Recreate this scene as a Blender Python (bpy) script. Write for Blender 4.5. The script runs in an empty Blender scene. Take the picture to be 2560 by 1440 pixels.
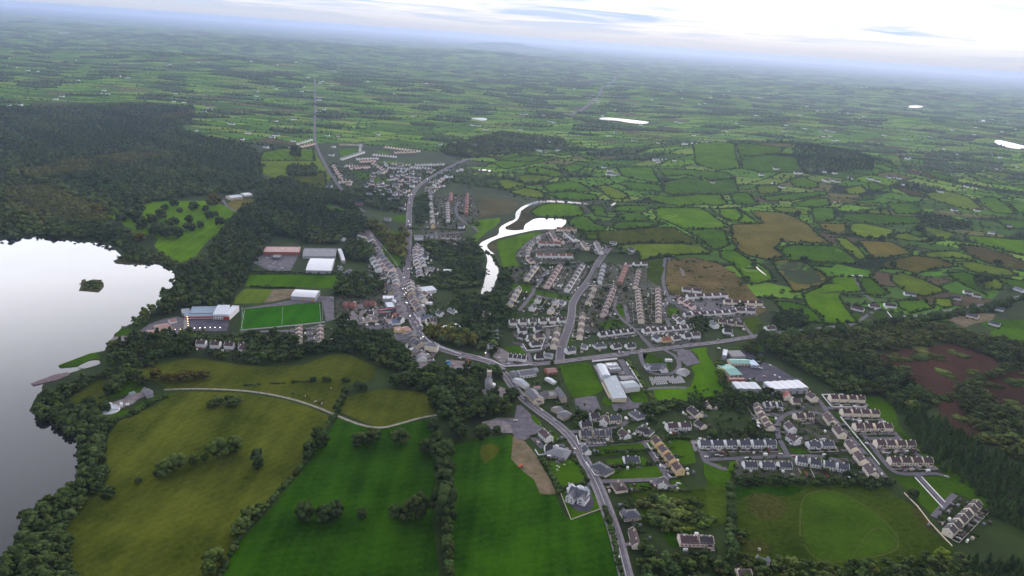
import bpy, bmesh, math, random
import numpy as np
from mathutils import Vector, Matrix
from mathutils.geometry import delaunay_2d_cdt, tessellate_polygon
random.seed(7); rng = np.random.default_rng(7)
S = bpy.context.scene
COL = S.collection
PI = math.pi

# ------------------------------------------------------------------ camera
CAM_H = 400.0
HAZE = 5.2e-5
FPX, PITCH, ROLL = 1828.0, math.atan(627 / 1828.0), math.atan(182 / 2560.0)
F = np.array([0, math.cos(PITCH), -math.sin(PITCH)])
U0 = np.array([0, math.sin(PITCH), math.cos(PITCH)])
R0 = np.array([1.0, 0, 0])
CX = math.cos(ROLL) * R0 + math.sin(ROLL) * U0
CY = -math.sin(ROLL) * R0 + math.cos(ROLL) * U0
cam = bpy.data.objects.new('camera', bpy.data.cameras.new('camera'))
COL.objects.link(cam)
M = Matrix(((CX[0], CY[0], -F[0], 0), (CX[1], CY[1], -F[1], 0), (CX[2], CY[2], -F[2], CAM_H), (0, 0, 0, 1)))
cam.matrix_world = M
cam.data.sensor_width = 36.0
cam.data.lens = 36.0 * FPX / 2560.0
cam.data.clip_start = 1.0
cam.data.clip_end = 200000.0
S.camera = cam

# ------------------------------------------------------------------ sky, sun, exposure
S.view_settings.view_transform = 'Standard'
S.view_settings.look = 'None'
S.view_settings.exposure = 0.08
S.view_settings.gamma = 1.0
S.view_settings.use_curve_mapping = False
S.render.engine = 'CYCLES'
S.cycles.volume_bounces = 2
SUN_EL, SUN_AZ = math.radians(24), math.radians(12)      # ahead of the camera, a little to the right
W = bpy.data.worlds.new('World'); S.world = W; W.use_nodes = True
wn, wl = W.node_tree.nodes, W.node_tree.links
wn.clear()

def nd(tree, typ, **kw):
    n = tree.nodes.new(typ)
    for k, v in kw.items():
        setattr(n, k, v)
    return n

def ramp(tree, stops, interp='LINEAR'):
    r = tree.nodes.new('ShaderNodeValToRGB')
    r.color_ramp.interpolation = interp
    e = r.color_ramp.elements
    while len(e) < len(stops):
        e.new(0.5)
    for el, (p, c) in zip(e, stops):
        el.position = p
        el.color = (c[0], c[1], c[2], 1) if isinstance(c, tuple) else (c, c, c, 1)
    return r

def wmath(op, a, b=None, clamp=False, tree=None):
    t = tree or W.node_tree
    n = t.nodes.new('ShaderNodeMath'); n.operation = op; n.use_clamp = clamp
    for i, x in enumerate((a, b)):
        if x is None: continue
        if isinstance(x, (int, float)): n.inputs[i].default_value = x
        else: t.links.new(x, n.inputs[i])
    return n.outputs[0]

out = nd(W.node_tree, 'ShaderNodeOutputWorld'); bg = nd(W.node_tree, 'ShaderNodeBackground')
bg.inputs['Strength'].default_value = 0.1
sky = nd(W.node_tree, 'ShaderNodeTexSky', sky_type='NISHITA', sun_disc=False)
sky.sun_elevation = SUN_EL; sky.sun_rotation = SUN_AZ
tc = nd(W.node_tree, 'ShaderNodeTexCoord'); sp = nd(W.node_tree, 'ShaderNodeSeparateXYZ')
wl.new(tc.outputs['Generated'], sp.inputs[0])
X_, Y_, Z_ = sp.outputs
zc = wmath('MAXIMUM', Z_, 0.0)
K10 = 0.1                                                  # ramps hold radiance * 0.1, the shader multiplies by 100 * 0.1
front = ramp(W.node_tree, [(0.0, (.060, .066, .080)), (.020, (.070, .076, .088)), (.065, (.086, .089, .097)), (.11, (.15, .148, .156)),
                           (.20, (.50, .485, .49)), (.30, (.50, .485, .495)), (.42, (.25, .246, .262)), (.60, (.118, .118, .130)), (1.0, (.070, .070, .076))])
back = ramp(W.node_tree, [(0.0, (.060, .062, .072)), (.2, (.068, .069, .076)), (.6, (.070, .071, .078)), (1.0, (.070, .070, .076))])
wl.new(zc, front.inputs[0]); wl.new(zc, back.inputs[0])
ff = nd(W.node_tree, 'ShaderNodeMapRange', interpolation_type='SMOOTHSTEP')
wl.new(Y_, ff.inputs[0]); ff.inputs[1].default_value = -.35; ff.inputs[2].default_value = .75
mixfb = nd(W.node_tree, 'ShaderNodeMix', data_type='RGBA')
wl.new(ff.outputs[0], mixfb.inputs[0]); wl.new(back.outputs[0], mixfb.inputs[6]); wl.new(front.outputs[0], mixfb.inputs[7])
# streaky cloud deck, projected on a flat layer overhead
den = wmath('ADD', zc, .045)
cxx = wmath('DIVIDE', X_, den); cyy = wmath('DIVIDE', Y_, den)
cb = nd(W.node_tree, 'ShaderNodeCombineXYZ'); wl.new(cxx, cb.inputs[0]); wl.new(cyy, cb.inputs[1])
nz = nd(W.node_tree, 'ShaderNodeTexNoise'); nz.inputs['Scale'].default_value = .42; nz.inputs['Detail'].default_value = 7; nz.inputs['Roughness'].default_value = .58
nz.inputs['Distortion'].default_value = .6
mp = nd(W.node_tree, 'ShaderNodeMapping'); mp.inputs['Scale'].default_value = (.8, 1.0, 1); mp.inputs['Location'].default_value = (3.1, 1.7, 0)
wl.new(cb.outputs[0], mp.inputs[0]); wl.new(mp.outputs[0], nz.inputs[0])
cl = ramp(W.node_tree, [(.40, 0.0), (.56, 1.0)])
nb = wmath('ADD', nz.outputs[0], wmath('MULTIPLY', X_, .14)); wl.new(nb, cl.inputs[0])
cloudgain = nd(W.node_tree, 'ShaderNodeMix', data_type='RGBA')           # thin blue gaps <-> white sheets
cloudgain.inputs[6].default_value = (.62, .80, 1.06, 1); cloudgain.inputs[7].default_value = (1.45, 1.34, 1.26, 1)
wl.new(cl.outputs[0], cloudgain.inputs[0])
lowfade = nd(W.node_tree, 'ShaderNodeMapRange'); wl.new(zc, lowfade.inputs[0]); lowfade.inputs[1].default_value = .006; lowfade.inputs[2].default_value = .035
hifade = nd(W.node_tree, 'ShaderNodeMapRange'); wl.new(zc, hifade.inputs[0]); hifade.inputs[1].default_value = .12; hifade.inputs[2].default_value = .3
hifade.inputs[3].default_value = 1.0; hifade.inputs[4].default_value = .15
cf = wmath('MULTIPLY', lowfade.outputs[0], hifade.outputs[0])
gmix = nd(W.node_tree, 'ShaderNodeMix', data_type='RGBA'); gmix.inputs[6].default_value = (1, 1, 1, 1)
wl.new(cf, gmix.inputs[0]); wl.new(cloudgain.outputs[2], gmix.inputs[7])
mulc = nd(W.node_tree, 'ShaderNodeMix', data_type='RGBA', blend_type='MULTIPLY'); mulc.inputs[0].default_value = 1
wl.new(mixfb.outputs[2], mulc.inputs[6]); wl.new(gmix.outputs[2], mulc.inputs[7])
sc10 = nd(W.node_tree, 'ShaderNodeVectorMath', operation='SCALE'); wl.new(mulc.outputs[2], sc10.inputs[0]); sc10.inputs['Scale'].default_value = 100.0
mixsky = nd(W.node_tree, 'ShaderNodeMix', data_type='RGBA'); mixsky.inputs[0].default_value = .96   # a thick overcast over the blue sky
wl.new(sky.outputs[0], mixsky.inputs[6]); wl.new(sc10.outputs[0], mixsky.inputs[7])
wl.new(mixsky.outputs[2], bg.inputs['Color']); wl.new(bg.outputs[0], out.inputs['Surface'])

sun = bpy.data.objects.new('sun', bpy.data.lights.new('sun', 'SUN')); COL.objects.link(sun)
sun.data.energy = 0.7; sun.data.angle = math.radians(25); sun.data.color = (1.0, .93, .86)
sd = Vector((math.sin(SUN_AZ) * math.cos(SUN_EL), math.cos(SUN_AZ) * math.cos(SUN_EL), math.sin(SUN_EL)))
sun.rotation_euler = sd.to_track_quat('Z', 'Y').to_euler()

# ------------------------------------------------------------------ terrain heights and survey of the ground
def ray(u, v):
    return F + (u - 1280) / FPX * CX - (v - 720) / FPX * CY

def flat(u, v, z=0.0):
    d = ray(u, v)
    t = (CAM_H - z) / -d[2]
    return d[0] * t, d[1] * t

HILLS = []                                                   # x, y, height, sx, sy, rotation
def hill(u, v, h, sx, sy, rot=0.0):
    x, y = flat(u, v)
    HILLS.append((x, y, h, sx, sy, math.radians(rot)))
hill(1880, 420, 62, 330, 250, -10)
hill(2080, 435, 40, 260, 200, 0)
hill(1385, 532, 11, 85, 60)
hill(1560, 540, 8, 90, 60); hill(1570, 560, 8, 90, 55); hill(1620, 600, 10, 150, 70); hill(1640, 640, 9, 150, 60)
hill(1870, 590, 12, 120, 90); hill(2010, 640, 12, 140, 80); hill(1980, 690, 8, 100, 60); hill(2300, 660, 14, 120, 80)
hill(2150, 600, 14, 140, 90)
HILLS.append((-3400, 10500, 90, 1500, 900, 0)); HILLS.append((-700, 24500, 190, 700, 900, 0))
HILLS.append((-6200, 13500, 60, 1800, 900, 0)); HILLS.append((-1000, 12500, 90, 1500, 700, 0)); HILLS.append((4200, 9000, 80, 1200, 600, 0))
HILLS.append((-900, 5200, 45, 500, 350, 0)); HILLS.append((1500, 4300, 40, 450, 300, 0)); HILLS.append((-1900, 4700, 45, 420, 300, 0))
HILLS.append((700, 6000, 55, 600, 350, 0)); HILLS.append((2700, 5000, 55, 600, 350, 0)); HILLS.append((-2900, 6200, 60, 700, 380, 0))

def height(x, y):
    x = np.asarray(x, float); y = np.asarray(y, float)
    r = np.hypot(x, y)
    z = np.zeros_like(r)
    for hx, hy, h, sx, sy, ro in HILLS:
        c, s = math.cos(ro), math.sin(ro)
        dx, dy = x - hx, y - hy
        a = (dx * c + dy * s) / sx; b = (-dx * s + dy * c) / sy
        z = z + h * np.exp(-.5 * (a * a + b * b))
    k = np.clip((r - 1700) / 2600, 0, 1); k = k * k * (3 - 2 * k)
    amp = 13 * k + 26 * np.clip((r - 4000) / 9000, 0, 1)
    z = z + amp * (.5 + .5 * np.sin(x / 210 + .6 * np.sin(y / 330)) * np.sin(y / 260 + x / 700 + .8 * np.sin(x / 410)))
    z = z + amp * .8 * (.5 + .5 * np.sin(x / 620 + 1.3 + np.sin(y / 900)) * np.sin(y / 710 + 2))
    return z

def at(u, v):
    """ground point seen in direction (u, v) of the survey photograph"""
    d = ray(u, v)
    if d[2] > -.012: d = np.array([d[0], d[1], -.012])
    lo = max((CAM_H - 95) / -d[2], 50)
    hi = CAM_H / -d[2]
    if hi < 1500: return d[0] * hi, d[1] * hi
    t = np.linspace(lo, hi * 1.0001, 160)
    fz = CAM_H + d[2] * t - height(d[0] * t, d[1] * t)
    i = int(np.argmax(fz <= 0)) if (fz <= 0).any() else len(t) - 1
    if i == 0: return d[0] * lo, d[1] * lo
    a, b = fz[i - 1], fz[i]
    tt = t[i - 1] + (t[i] - t[i - 1]) * (a / (a - b) if a != b else 0)
    return d[0] * tt, d[1] * tt

SHEETS = {'X': (0, 0, 1), 'A': (1200, 640, 5.12), 'B': (1560, 620, 5.12), 'D': (1200, 880, 5.12), 'E': (1600, 860, 5.12), 'G': (2050, 780, 4.965),
          'J': (1200, 1080, 4), 'K': (1600, 1080, 4), 'L': (2040, 960, 3), 'M': (600, 380, 4), 'N': (1200, 380, 4), 'P': (1800, 380, 3.349),
          'Q': (0, 700, 4), 'R': (600, 680, 4), 'S': (0, 1040, 3.6), 'T': (660, 1040, 3.6), 'U': (0, 380, 4), 'C': (840, 560, 6.4), 'H': (780, 330, 5.76), 'I': (900, 720, 7.2), 'O': (1380, 1000, 7.11), 'V': (1900, 960, 6)}
def px(s):
    """'A:x,y x,y' -> list of survey directions (a letter names the survey sheet)"""
    k = 'X'
    if ':' in s: k, s = s.split(':')
    ox, oy, m = SHEETS[k]
    return [(ox + float(a) / m, oy + float(b) / m) for a, b in (p.split(',') for p in s.split())]
def pts(s, z=None):
    return [flat(u, v, z) if z is not None else at(u, v) for u, v in px(s)]

# ------------------------------------------------------------------ materials
def lin(c):
    c = c / 255.0
    return c / 12.92 if c <= .04045 else ((c + .055) / 1.055) ** 2.4
LIGHT = 1.08
def rgb(r, g, b, k=1.0):
    return tuple(min(.85, lin(x) / LIGHT * k) for x in (r, g, b))
MATS = {}
def mat(name, c1, c2=None, scale=.05, rough=.9, detail=4, spec=.06, obj_var=0.0, attr=None, stretch=None, bump=0, metal=0, emit=0, contrast=(.35, .65), coords='Object'):
    if name in MATS: return MATS[name]
    m = bpy.data.materials.new(name); m.use_nodes = True
    t = m.node_tree; n = t.nodes; l = t.links
    b = n['Principled BSDF']
    b.inputs['Roughness'].default_value = rough; b.inputs['Specular IOR Level'].default_value = spec; b.inputs['Metallic'].default_value = metal
    c2 = c2 or tuple(x * .75 for x in c1)
    co = nd(t, 'ShaderNodeTexCoord')
    src = co.outputs[coords]
    if stretch:
        mpn = nd(t, 'ShaderNodeMapping'); mpn.inputs['Scale'].default_value = stretch[:3]; mpn.inputs['Rotation'].default_value = (0, 0, math.radians(stretch[3]))
        l.new(src, mpn.inputs[0]); src = mpn.outputs[0]
    no = nd(t, 'ShaderNodeTexNoise'); no.inputs['Scale'].default_value = scale; no.inputs['Detail'].default_value = detail; no.inputs['Roughness'].default_value = .62
    l.new(src, no.inputs[0])
    r = ramp(t, [(contrast[0], c2), (contrast[1], c1)]); l.new(no.outputs[0], r.inputs[0])
    colr = r.outputs[0]
    if attr:
        a = nd(t, 'ShaderNodeAttribute', attribute_name=attr)
        mx = nd(t, 'ShaderNodeMix', data_type='RGBA', blend_type='MULTIPLY'); mx.inputs[0].default_value = 1
        l.new(colr, mx.inputs[6]); l.new(a.outputs['Color'], mx.inputs[7]); colr = mx.outputs[2]
    if obj_var:
        oi = nd(t, 'ShaderNodeObjectInfo')
        mr = nd(t, 'ShaderNodeMapRange'); l.new(oi.outputs['Random'], mr.inputs[0]); mr.inputs[3].default_value = 1 - obj_var; mr.inputs[4].default_value = 1 + obj_var
        hs = nd(t, 'ShaderNodeHueSaturation'); l.new(mr.outputs[0], hs.inputs['Value']); l.new(colr, hs.inputs['Color'])
        mh = nd(t, 'ShaderNodeMapRange'); l.new(wmath('FRACT', wmath('MULTIPLY', oi.outputs['Random'], 7.31, tree=t), tree=t), mh.inputs[0])
        mh.inputs[3].default_value = .5 - obj_var * .14; mh.inputs[4].default_value = .5 + obj_var * .10
        l.new(mh.outputs[0], hs.inputs['Hue']); colr = hs.outputs[0]
    l.new(colr, b.inputs['Base Color'])
    if bump:
        bp = nd(t, 'ShaderNodeBump'); bp.inputs['Strength'].default_value = bump; bp.inputs['Distance'].default_value = 1.0
        l.new(no.outputs[0], bp.inputs['Height']); l.new(bp.outputs[0], b.inputs['Normal'])
    if emit:
        l.new(colr, b.inputs['Emission Color']); b.inputs['Emission Strength'].default_value = emit
    MATS[name] = m
    return m

def field_mat(name, c1, c2, mow=0, k=1.0, clump=.35):
    """grass: broad patches, fine tussocks, and faint mowing or grazing lines"""
    key = 'grass_' + name
    if key in MATS: return MATS[key]
    c1 = rgb(*c1, k); c2 = rgb(*c2, k)
    m = bpy.data.materials.new(key); m.use_nodes = True
    t = m.node_tree; n = t.nodes; l = t.links; b = n['Principled BSDF']
    b.inputs['Roughness'].default_value = 1.0; b.inputs['Specular IOR Level'].default_value = 0.0
    co = nd(t, 'ShaderNodeTexCoord')
    n1 = nd(t, 'ShaderNodeTexNoise'); n1.inputs['Scale'].default_value = .016; n1.inputs['Detail'].default_value = 5; n1.inputs['Roughness'].default_value = .6
    n2 = nd(t, 'ShaderNodeTexNoise'); n2.inputs['Scale'].default_value = .22; n2.inputs['Detail'].default_value = 3; n2.inputs['Roughness'].default_value = .7
    for q in (n1, n2): l.new(co.outputs['Object'], q.inputs[0])
    fac = wmath('ADD', wmath('MULTIPLY', n1.outputs[0], 1 - clump, tree=t), wmath('MULTIPLY', n2.outputs[0], clump, tree=t), tree=t)
    if mow:
        mpn = nd(t, 'ShaderNodeMapping'); mpn.inputs['Rotation'].default_value = (0, 0, math.radians(mow))
        mpn.inputs['Scale'].default_value = (.085, .004, 1)
        l.new(co.outputs['Object'], mpn.inputs[0])
        n3 = nd(t, 'ShaderNodeTexNoise'); n3.inputs['Scale'].default_value = 1.0; n3.inputs['Detail'].default_value = 3; l.new(mpn.outputs[0], n3.inputs[0])
        fac = wmath('ADD', wmath('MULTIPLY', fac, .74, tree=t), wmath('MULTIPLY', n3.outputs[0], .26, tree=t), tree=t)
    if mow:
        wv = nd(t, 'ShaderNodeTexWave', wave_type='BANDS', bands_direction='X'); wv.inputs['Scale'].default_value = .035; wv.inputs['Distortion'].default_value = 7.0; wv.inputs['Detail'].default_value = 2; wv.inputs['Detail Scale'].default_value = .4
        mw = nd(t, 'ShaderNodeMapping'); mw.inputs['Rotation'].default_value = (0, 0, math.radians(mow)); l.new(co.outputs['Object'], mw.inputs[0]); l.new(mw.outputs[0], wv.inputs[0])
        fac = wmath('ADD', fac, wmath('MULTIPLY', wmath('SUBTRACT', wv.outputs['Fac'], .5, tree=t), .028, tree=t), tree=t)
    r = ramp(t, [(.38, tuple(x * .80 for x in c2)), (.60, tuple(x * 1.06 for x in c1))]); l.new(fac, r.inputs[0])
    oi = nd(t, 'ShaderNodeObjectInfo'); mr = nd(t, 'ShaderNodeMapRange'); l.new(oi.outputs['Random'], mr.inputs[0])
    mr.inputs[3].default_value = .84; mr.inputs[4].default_value = 1.16
    hs = nd(t, 'ShaderNodeHueSaturation'); l.new(mr.outputs[0], hs.inputs['Value']); l.new(r.outputs[0], hs.inputs['Color'])
    l.new(hs.outputs[0], b.inputs['Base Color'])
    MATS[key] = m
    return m

G = {
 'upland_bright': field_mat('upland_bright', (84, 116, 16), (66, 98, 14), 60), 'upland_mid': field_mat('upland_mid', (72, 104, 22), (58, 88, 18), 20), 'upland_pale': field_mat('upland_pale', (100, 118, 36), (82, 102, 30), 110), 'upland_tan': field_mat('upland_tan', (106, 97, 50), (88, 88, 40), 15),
 'paddock': field_mat('paddock', (60, 84, 18), (48, 70, 14), 0),
 'rushes': field_mat('rushes', (72, 72, 34), (46, 58, 18), 0, clump=.6),
 'waste': field_mat('waste', (112, 96, 66), (70, 70, 38), 0, clump=.5),
 'lush':   field_mat('lush', (46, 80, 8), (24, 56, 4), 70),
 'olive':  field_mat('olive', (80, 86, 28), (52, 64, 14), 35),
 'bright': field_mat('bright', (74, 110, 12), (56, 90, 10), 60),
 'mid':    field_mat('mid', (66, 100, 18), (52, 84, 14), 20),
 'pale':   field_mat('pale', (92, 110, 34), (76, 96, 28), 110),
 'tan':    field_mat('tan', (100, 94, 46), (82, 86, 38), 15),
 'rough':  field_mat('rough', (66, 82, 22), (46, 64, 14), 0, clump=.45),
 'brown':  field_mat('brown', (84, 74, 44), (62, 62, 30), 0, clump=.55),
 'bog':    field_mat('bog', (70, 48, 42), (56, 46, 36), 0, clump=.5),
 'lawn':   field_mat('lawn', (66, 96, 16), (50, 78, 12), 0),
 'pitch':  field_mat('pitch', (48, 104, 8), (38, 88, 8), 85),
 'reed':   field_mat('reed', (88, 84, 60), (64, 66, 48), 0, clump=.5),
}
asphalt = mat('asphalt', rgb(108, 104, 112), rgb(84, 82, 90), .12, .85)
asphalt_dark = mat('dark_asphalt', rgb(86, 84, 96), rgb(66, 64, 76), .1, .85)
road_mat = mat('road_asphalt', rgb(108, 104, 112), rgb(90, 87, 95), .15, .85)
gravel = mat('gravel', rgb(138, 130, 132), rgb(104, 98, 102), .15, .95)
dirt = mat('bare_earth', rgb(124, 108, 90), rgb(90, 86, 62), .08, .95)
paver = mat('concrete_paving', rgb(142, 136, 140), rgb(118, 114, 120), .2, .9)
path_mat = mat('path_gravel', rgb(150, 146, 136), rgb(120, 118, 106), .2, .9)
white_line = mat('road_paint', rgb(205, 205, 205), rgb(180, 180, 180), .5, .7)
kerb_mat = mat('kerb_stone', rgb(168, 164, 168), rgb(140, 138, 142), .5, .8)

# ------------------------------------------------------------------ object helpers
def obj(name, mesh, parent=None, m=None):
    o = bpy.data.objects.new(name, mesh); COL.objects.link(o)
    if m is not None and len(mesh.materials) == 0: mesh.materials.append(m)
    if parent is not None: o.parent = parent
    return o
def tag(o, label=None, cat=None, group=None, kind=None):
    if label: o['label'] = label
    if cat: o['category'] = cat
    if group: o['group'] = group
    if kind: o['kind'] = kind
    return o
def thing(name, label, cat, loc=(0, 0, 0), rz=0.0, group=None):
    o = bpy.data.objects.new(name, None); COL.objects.link(o)
    o.location = loc; o.rotation_euler = (0, 0, rz); o.empty_display_size = 1
    return tag(o, label, cat, group)
def kids(o): return [c for c in ALLKIDS.get(o.name, [])]
def copy_tree(o, parent=None):
    c = o.copy(); COL.objects.link(c)
    if parent is not None: c.parent = parent
    for ch in o.children: copy_tree(ch, c)
    return c
def mesh_of(name, verts, faces, m=None, smooth=False):
    me = bpy.data.meshes.new(name); me.from_pydata([tuple(v) for v in verts], [], faces); me.update()
    if m is not None: me.materials.append(m)
    if smooth: me.polygons.foreach_set('use_smooth', [True] * len(me.polygons))
    return me
def tri_mesh(name, V, T, m, tint=None):
    """fast triangle mesh from arrays"""
    me = bpy.data.meshes.new(name)
    V = np.ascontiguousarray(V, np.float32); T = np.ascontiguousarray(T, np.int32)
    me.vertices.add(len(V)); me.vertices.foreach_set('co', V.ravel())
    me.loops.add(T.size); me.loops.foreach_set('vertex_index', T.ravel())
    me.polygons.add(len(T)); me.polygons.foreach_set('loop_start', np.arange(0, T.size, T.shape[1], dtype=np.int32))
    me.update(calc_edges=True)
    if tint is not None:
        a = me.color_attributes.new('tint', 'FLOAT_COLOR', 'POINT')
        c = np.ones((len(V), 4), np.float32); c[:, :3] = tint
        a.data.foreach_set('color', c.ravel())
    me.materials.append(m)
    return me
class MB:
    def __init__(s): s.v = []; s.f = []; s.mi = []; s.ms = []
    def _m(s, m):
        if m not in s.ms: s.ms.append(m)
        return s.ms.index(m)
    def poly(s, vs, fs, m=None):
        o = len(s.v); s.v += [tuple(v) for v in vs]; s.f += [tuple(i + o for i in f) for f in fs]; s.mi += [s._m(m)] * len(fs)
    def box(s, x0, x1, y0, y1, z0, z1, m=None):
        s.poly([(x0, y0, z0), (x1, y0, z0), (x1, y1, z0), (x0, y1, z0), (x0, y0, z1), (x1, y0, z1), (x1, y1, z1), (x0, y1, z1)],
               [(0, 3, 2, 1), (4, 5, 6, 7), (0, 1, 5, 4), (1, 2, 6, 5), (2, 3, 7, 6), (3, 0, 4, 7)], m)
    def prism(s, x0, x1, prof, m=None):
        n = len(prof)
        s.poly([(x0, y, z) for y, z in prof] + [(x1, y, z) for y, z in prof],
               [tuple(range(n - 1, -1, -1)), tuple(range(n, 2 * n))] + [(i, (i + 1) % n, n + (i + 1) % n, n + i) for i in range(n)], m)
    def cyl(s, x, y, z0, z1, r0, r1, n=8, m=None):
        a = [(x + r0 * math.cos(2 * PI * i / n), y + r0 * math.sin(2 * PI * i / n), z0) for i in range(n)]
        b = [(x + r1 * math.cos(2 * PI * i / n), y + r1 * math.sin(2 * PI * i / n), z1) for i in range(n)]
        s.poly(a + b, [tuple(range(n - 1, -1, -1)), tuple(range(n, 2 * n))] + [(i, (i + 1) % n, n + (i + 1) % n, n + i) for i in range(n)], m)
    def mesh(s, name, m=None):
        me = bpy.data.meshes.new(name); me.from_pydata(s.v, [], s.f)
        if s.ms and s.ms[0] is not None:
            for q in s.ms: me.materials.append(q)
            me.polygons.foreach_set('material_index', s.mi)
        elif m is not None: me.materials.append(m)
        me.update(); return me
    def obj(s, name, m=None, parent=None): return obj(name, s.mesh(name, m), parent)

def smooth_poly(p, closed=True, it=1):
    for _ in range(it):
        q = []
        n = len(p)
        for i in range(n if closed else n - 1):
            a, b = p[i], p[(i + 1) % n]
            q += [(a[0] * .75 + b[0] * .25, a[1] * .75 + b[1] * .25), (a[0] * .25 + b[0] * .75, a[1] * .25 + b[1] * .75)]
        if not closed: q = [p[0]] + q + [p[-1]]
        p = q
    return p
def densify(p, step, closed=True, jit=0.0):
    q = []; n = len(p)
    for i in range(n if closed else n - 1):
        a, b = np.array(p[i]), np.array(p[(i + 1) % n])
        k = max(1, int(np.hypot(*(b - a)) / step))
        for j in range(k):
            v = a + (b - a) * j / k
            if jit and not (not closed and i == 0 and j == 0): v = v + rng.normal(0, jit, 2)
            q.append((float(v[0]), float(v[1])))
    if not closed: q.append(tuple(p[-1]))
    return q
def inside(P, poly):
    P = np.atleast_2d(P); x, y = P[:, 0], P[:, 1]; c = np.zeros(len(P), bool); n = len(poly)
    for i in range(n):
        x0, y0 = poly[i]; x1, y1 = poly[i - 1]
        if y0 == y1: continue
        k = ((y0 > y) != (y1 > y)) & (x < (x1 - x0) * (y - y0) / (y1 - y0) + x0)
        c ^= k
    return c
def fill_points(poly, step, jit=.35):
    a = np.array(poly); lo, hi = a.min(0), a.max(0)
    gx, gy = np.meshgrid(np.arange(lo[0], hi[0] + step, step), np.arange(lo[1], hi[1] + step, step * .87))
    gx = gx + (np.arange(gx.shape[0]) % 2)[:, None] * step / 2
    P = np.c_[gx.ravel(), gy.ravel()] + rng.uniform(-jit, jit, (gx.size, 2)) * step
    return P[inside(P, poly)]
def lift(x, y, layer):
    r = np.hypot(x, y)
    return height(x, y) + layer + np.clip(r - 1400, 0, None) * 2.2e-4 * (1 + layer)
def sheet(name, poly, m, layer, grid=None, kind='structure'):
    """a thin ground sheet following the terrain"""
    r = np.mean([math.hypot(*p) for p in poly])
    P = list(poly)
    if r > 1450:
        P = densify(poly, 25); extra = [tuple(q) for q in fill_points(poly, grid or 32, .1)]
        vv = [Vector(q) for q in P + extra]
        v2, e2, f2, *_ = delaunay_2d_cdt(vv, [], [list(range(len(P)))], 1, 1e-3)
        V = np.array([(q.x, q.y) for q in v2]); fs = [tuple(f) for f in f2]
    else:
        V = np.array(P); fs = [tuple(f) for f in tessellate_polygon([[Vector((a, b, 0)) for a, b in P]])]
    z = lift(V[:, 0], V[:, 1], layer)
    W3 = np.c_[V, z]
    good = []
    for f in fs:
        a, b, c = (V[i] for i in f[:3])
        s_ = (b[0] - a[0]) * (c[1] - a[1]) - (b[1] - a[1]) * (c[0] - a[0])
        if abs(s_) < 1e-6: continue
        good.append(f if s_ > 0 else f[::-1])
    o = obj(name, mesh_of(name, W3, good, m)); tag(o, kind=kind)
    return o
def ribbon_pts(line, w0, w1=None, step=12):
    line = densify(smooth_poly(line, False, 2), step, False)
    L = np.array(line); d = np.gradient(L, axis=0); d /= np.hypot(d[:, 0], d[:, 1])[:, None] + 1e-9
    n = np.c_[-d[:, 1], d[:, 0]]
    w = np.linspace(w0, w1 if w1 is not None else w0, len(L))[:, None]
    return L, n, w
def ribbon(name, line, w0, m, layer, w1=None, off=0.0, thick=0.0, dash=None, kind='structure', step=12):
    L, n, w = ribbon_pts(line, w0, w1, step)
    a = L + n * (off + w / 2); b = L + n * (off - w / 2)
    za = lift(a[:, 0], a[:, 1], layer); zb = lift(b[:, 0], b[:, 1], layer); z = np.maximum(za, zb)
    V = []; fs = []; k = len(L)
    for i in range(k): V += [(*a[i], z[i]), (*b[i], z[i])]
    for i in range(k - 1):
        if dash and (i % dash[0]) >= dash[1]: continue
        fs.append((2 * i, 2 * i + 1, 2 * i + 3, 2 * i + 2))
    if thick:
        o = len(V)
        V += [(x, y, zz - thick) for x, y, zz in V]
        for i in range(k - 1):
            fs.append((o + 2 * i, 2 * i, 2 * i + 2, o + 2 * i + 2)); fs.append((2 * i + 1, o + 2 * i + 1, o + 2 * i + 3, 2 * i + 3))
    ob = obj(name, mesh_of(name, V, fs, m)); tag(ob, kind=kind)
    return ob

# ------------------------------------------------------------------ the land
def build_terrain():
    ang = np.r_[np.arange(-52, 52.01, .45), np.arange(58, 308, 8.0)]
    ang = np.radians(90 - ang)
    rad = [0.0]; r = 200.0
    while r < 62000: rad.append(r); r *= 1.016 if r < 16000 else 1.05
    rad = np.array(rad); nA = len(ang)
    RR, AA = np.meshgrid(rad[1:], ang, indexing='ij')
    X, Y = RR * np.cos(AA), RR * np.sin(AA)
    V = np.c_[X.ravel(), Y.ravel(), height(X, Y).ravel()]
    V = np.vstack([V, [0, 0, 0]]); nR = len(rad) - 1
    i, j = np.meshgrid(np.arange(nR - 1), np.arange(nA), indexing='ij'); j2 = (j + 1) % nA
    q = np.stack([i * nA + j, i * nA + j2, (i + 1) * nA + j2, (i + 1) * nA + j], -1).reshape(-1, 4)
    T = np.vstack([q[:, [0, 1, 2]], q[:, [0, 2, 3]], np.c_[np.arange(nA), np.full(nA, len(V) - 1), (np.arange(nA) + 1) % nA]])
    T = T[:, ::-1]
    a, b, c = V[T[:100, 0]], V[T[:100, 1]], V[T[:100, 2]]
    if np.cross(b - a, c - a)[:, 2].mean() < 0: T = T[:, ::-1]
    m = mat('countryside', rgb(50, 68, 28), rgb(34, 44, 24), .012, detail=8)
    t = m.node_tree
    for n in t.nodes:                                        # three scales of patchwork for the land beyond the built fields
        if n.type == 'TEX_NOISE': n.inputs['Roughness'].default_value = .72
    me = tri_mesh('ground', V, T, m); me.polygons.foreach_set('use_smooth', [True] * len(me.polygons))
    tag(obj('ground', me), kind='structure')
build_terrain()

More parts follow.
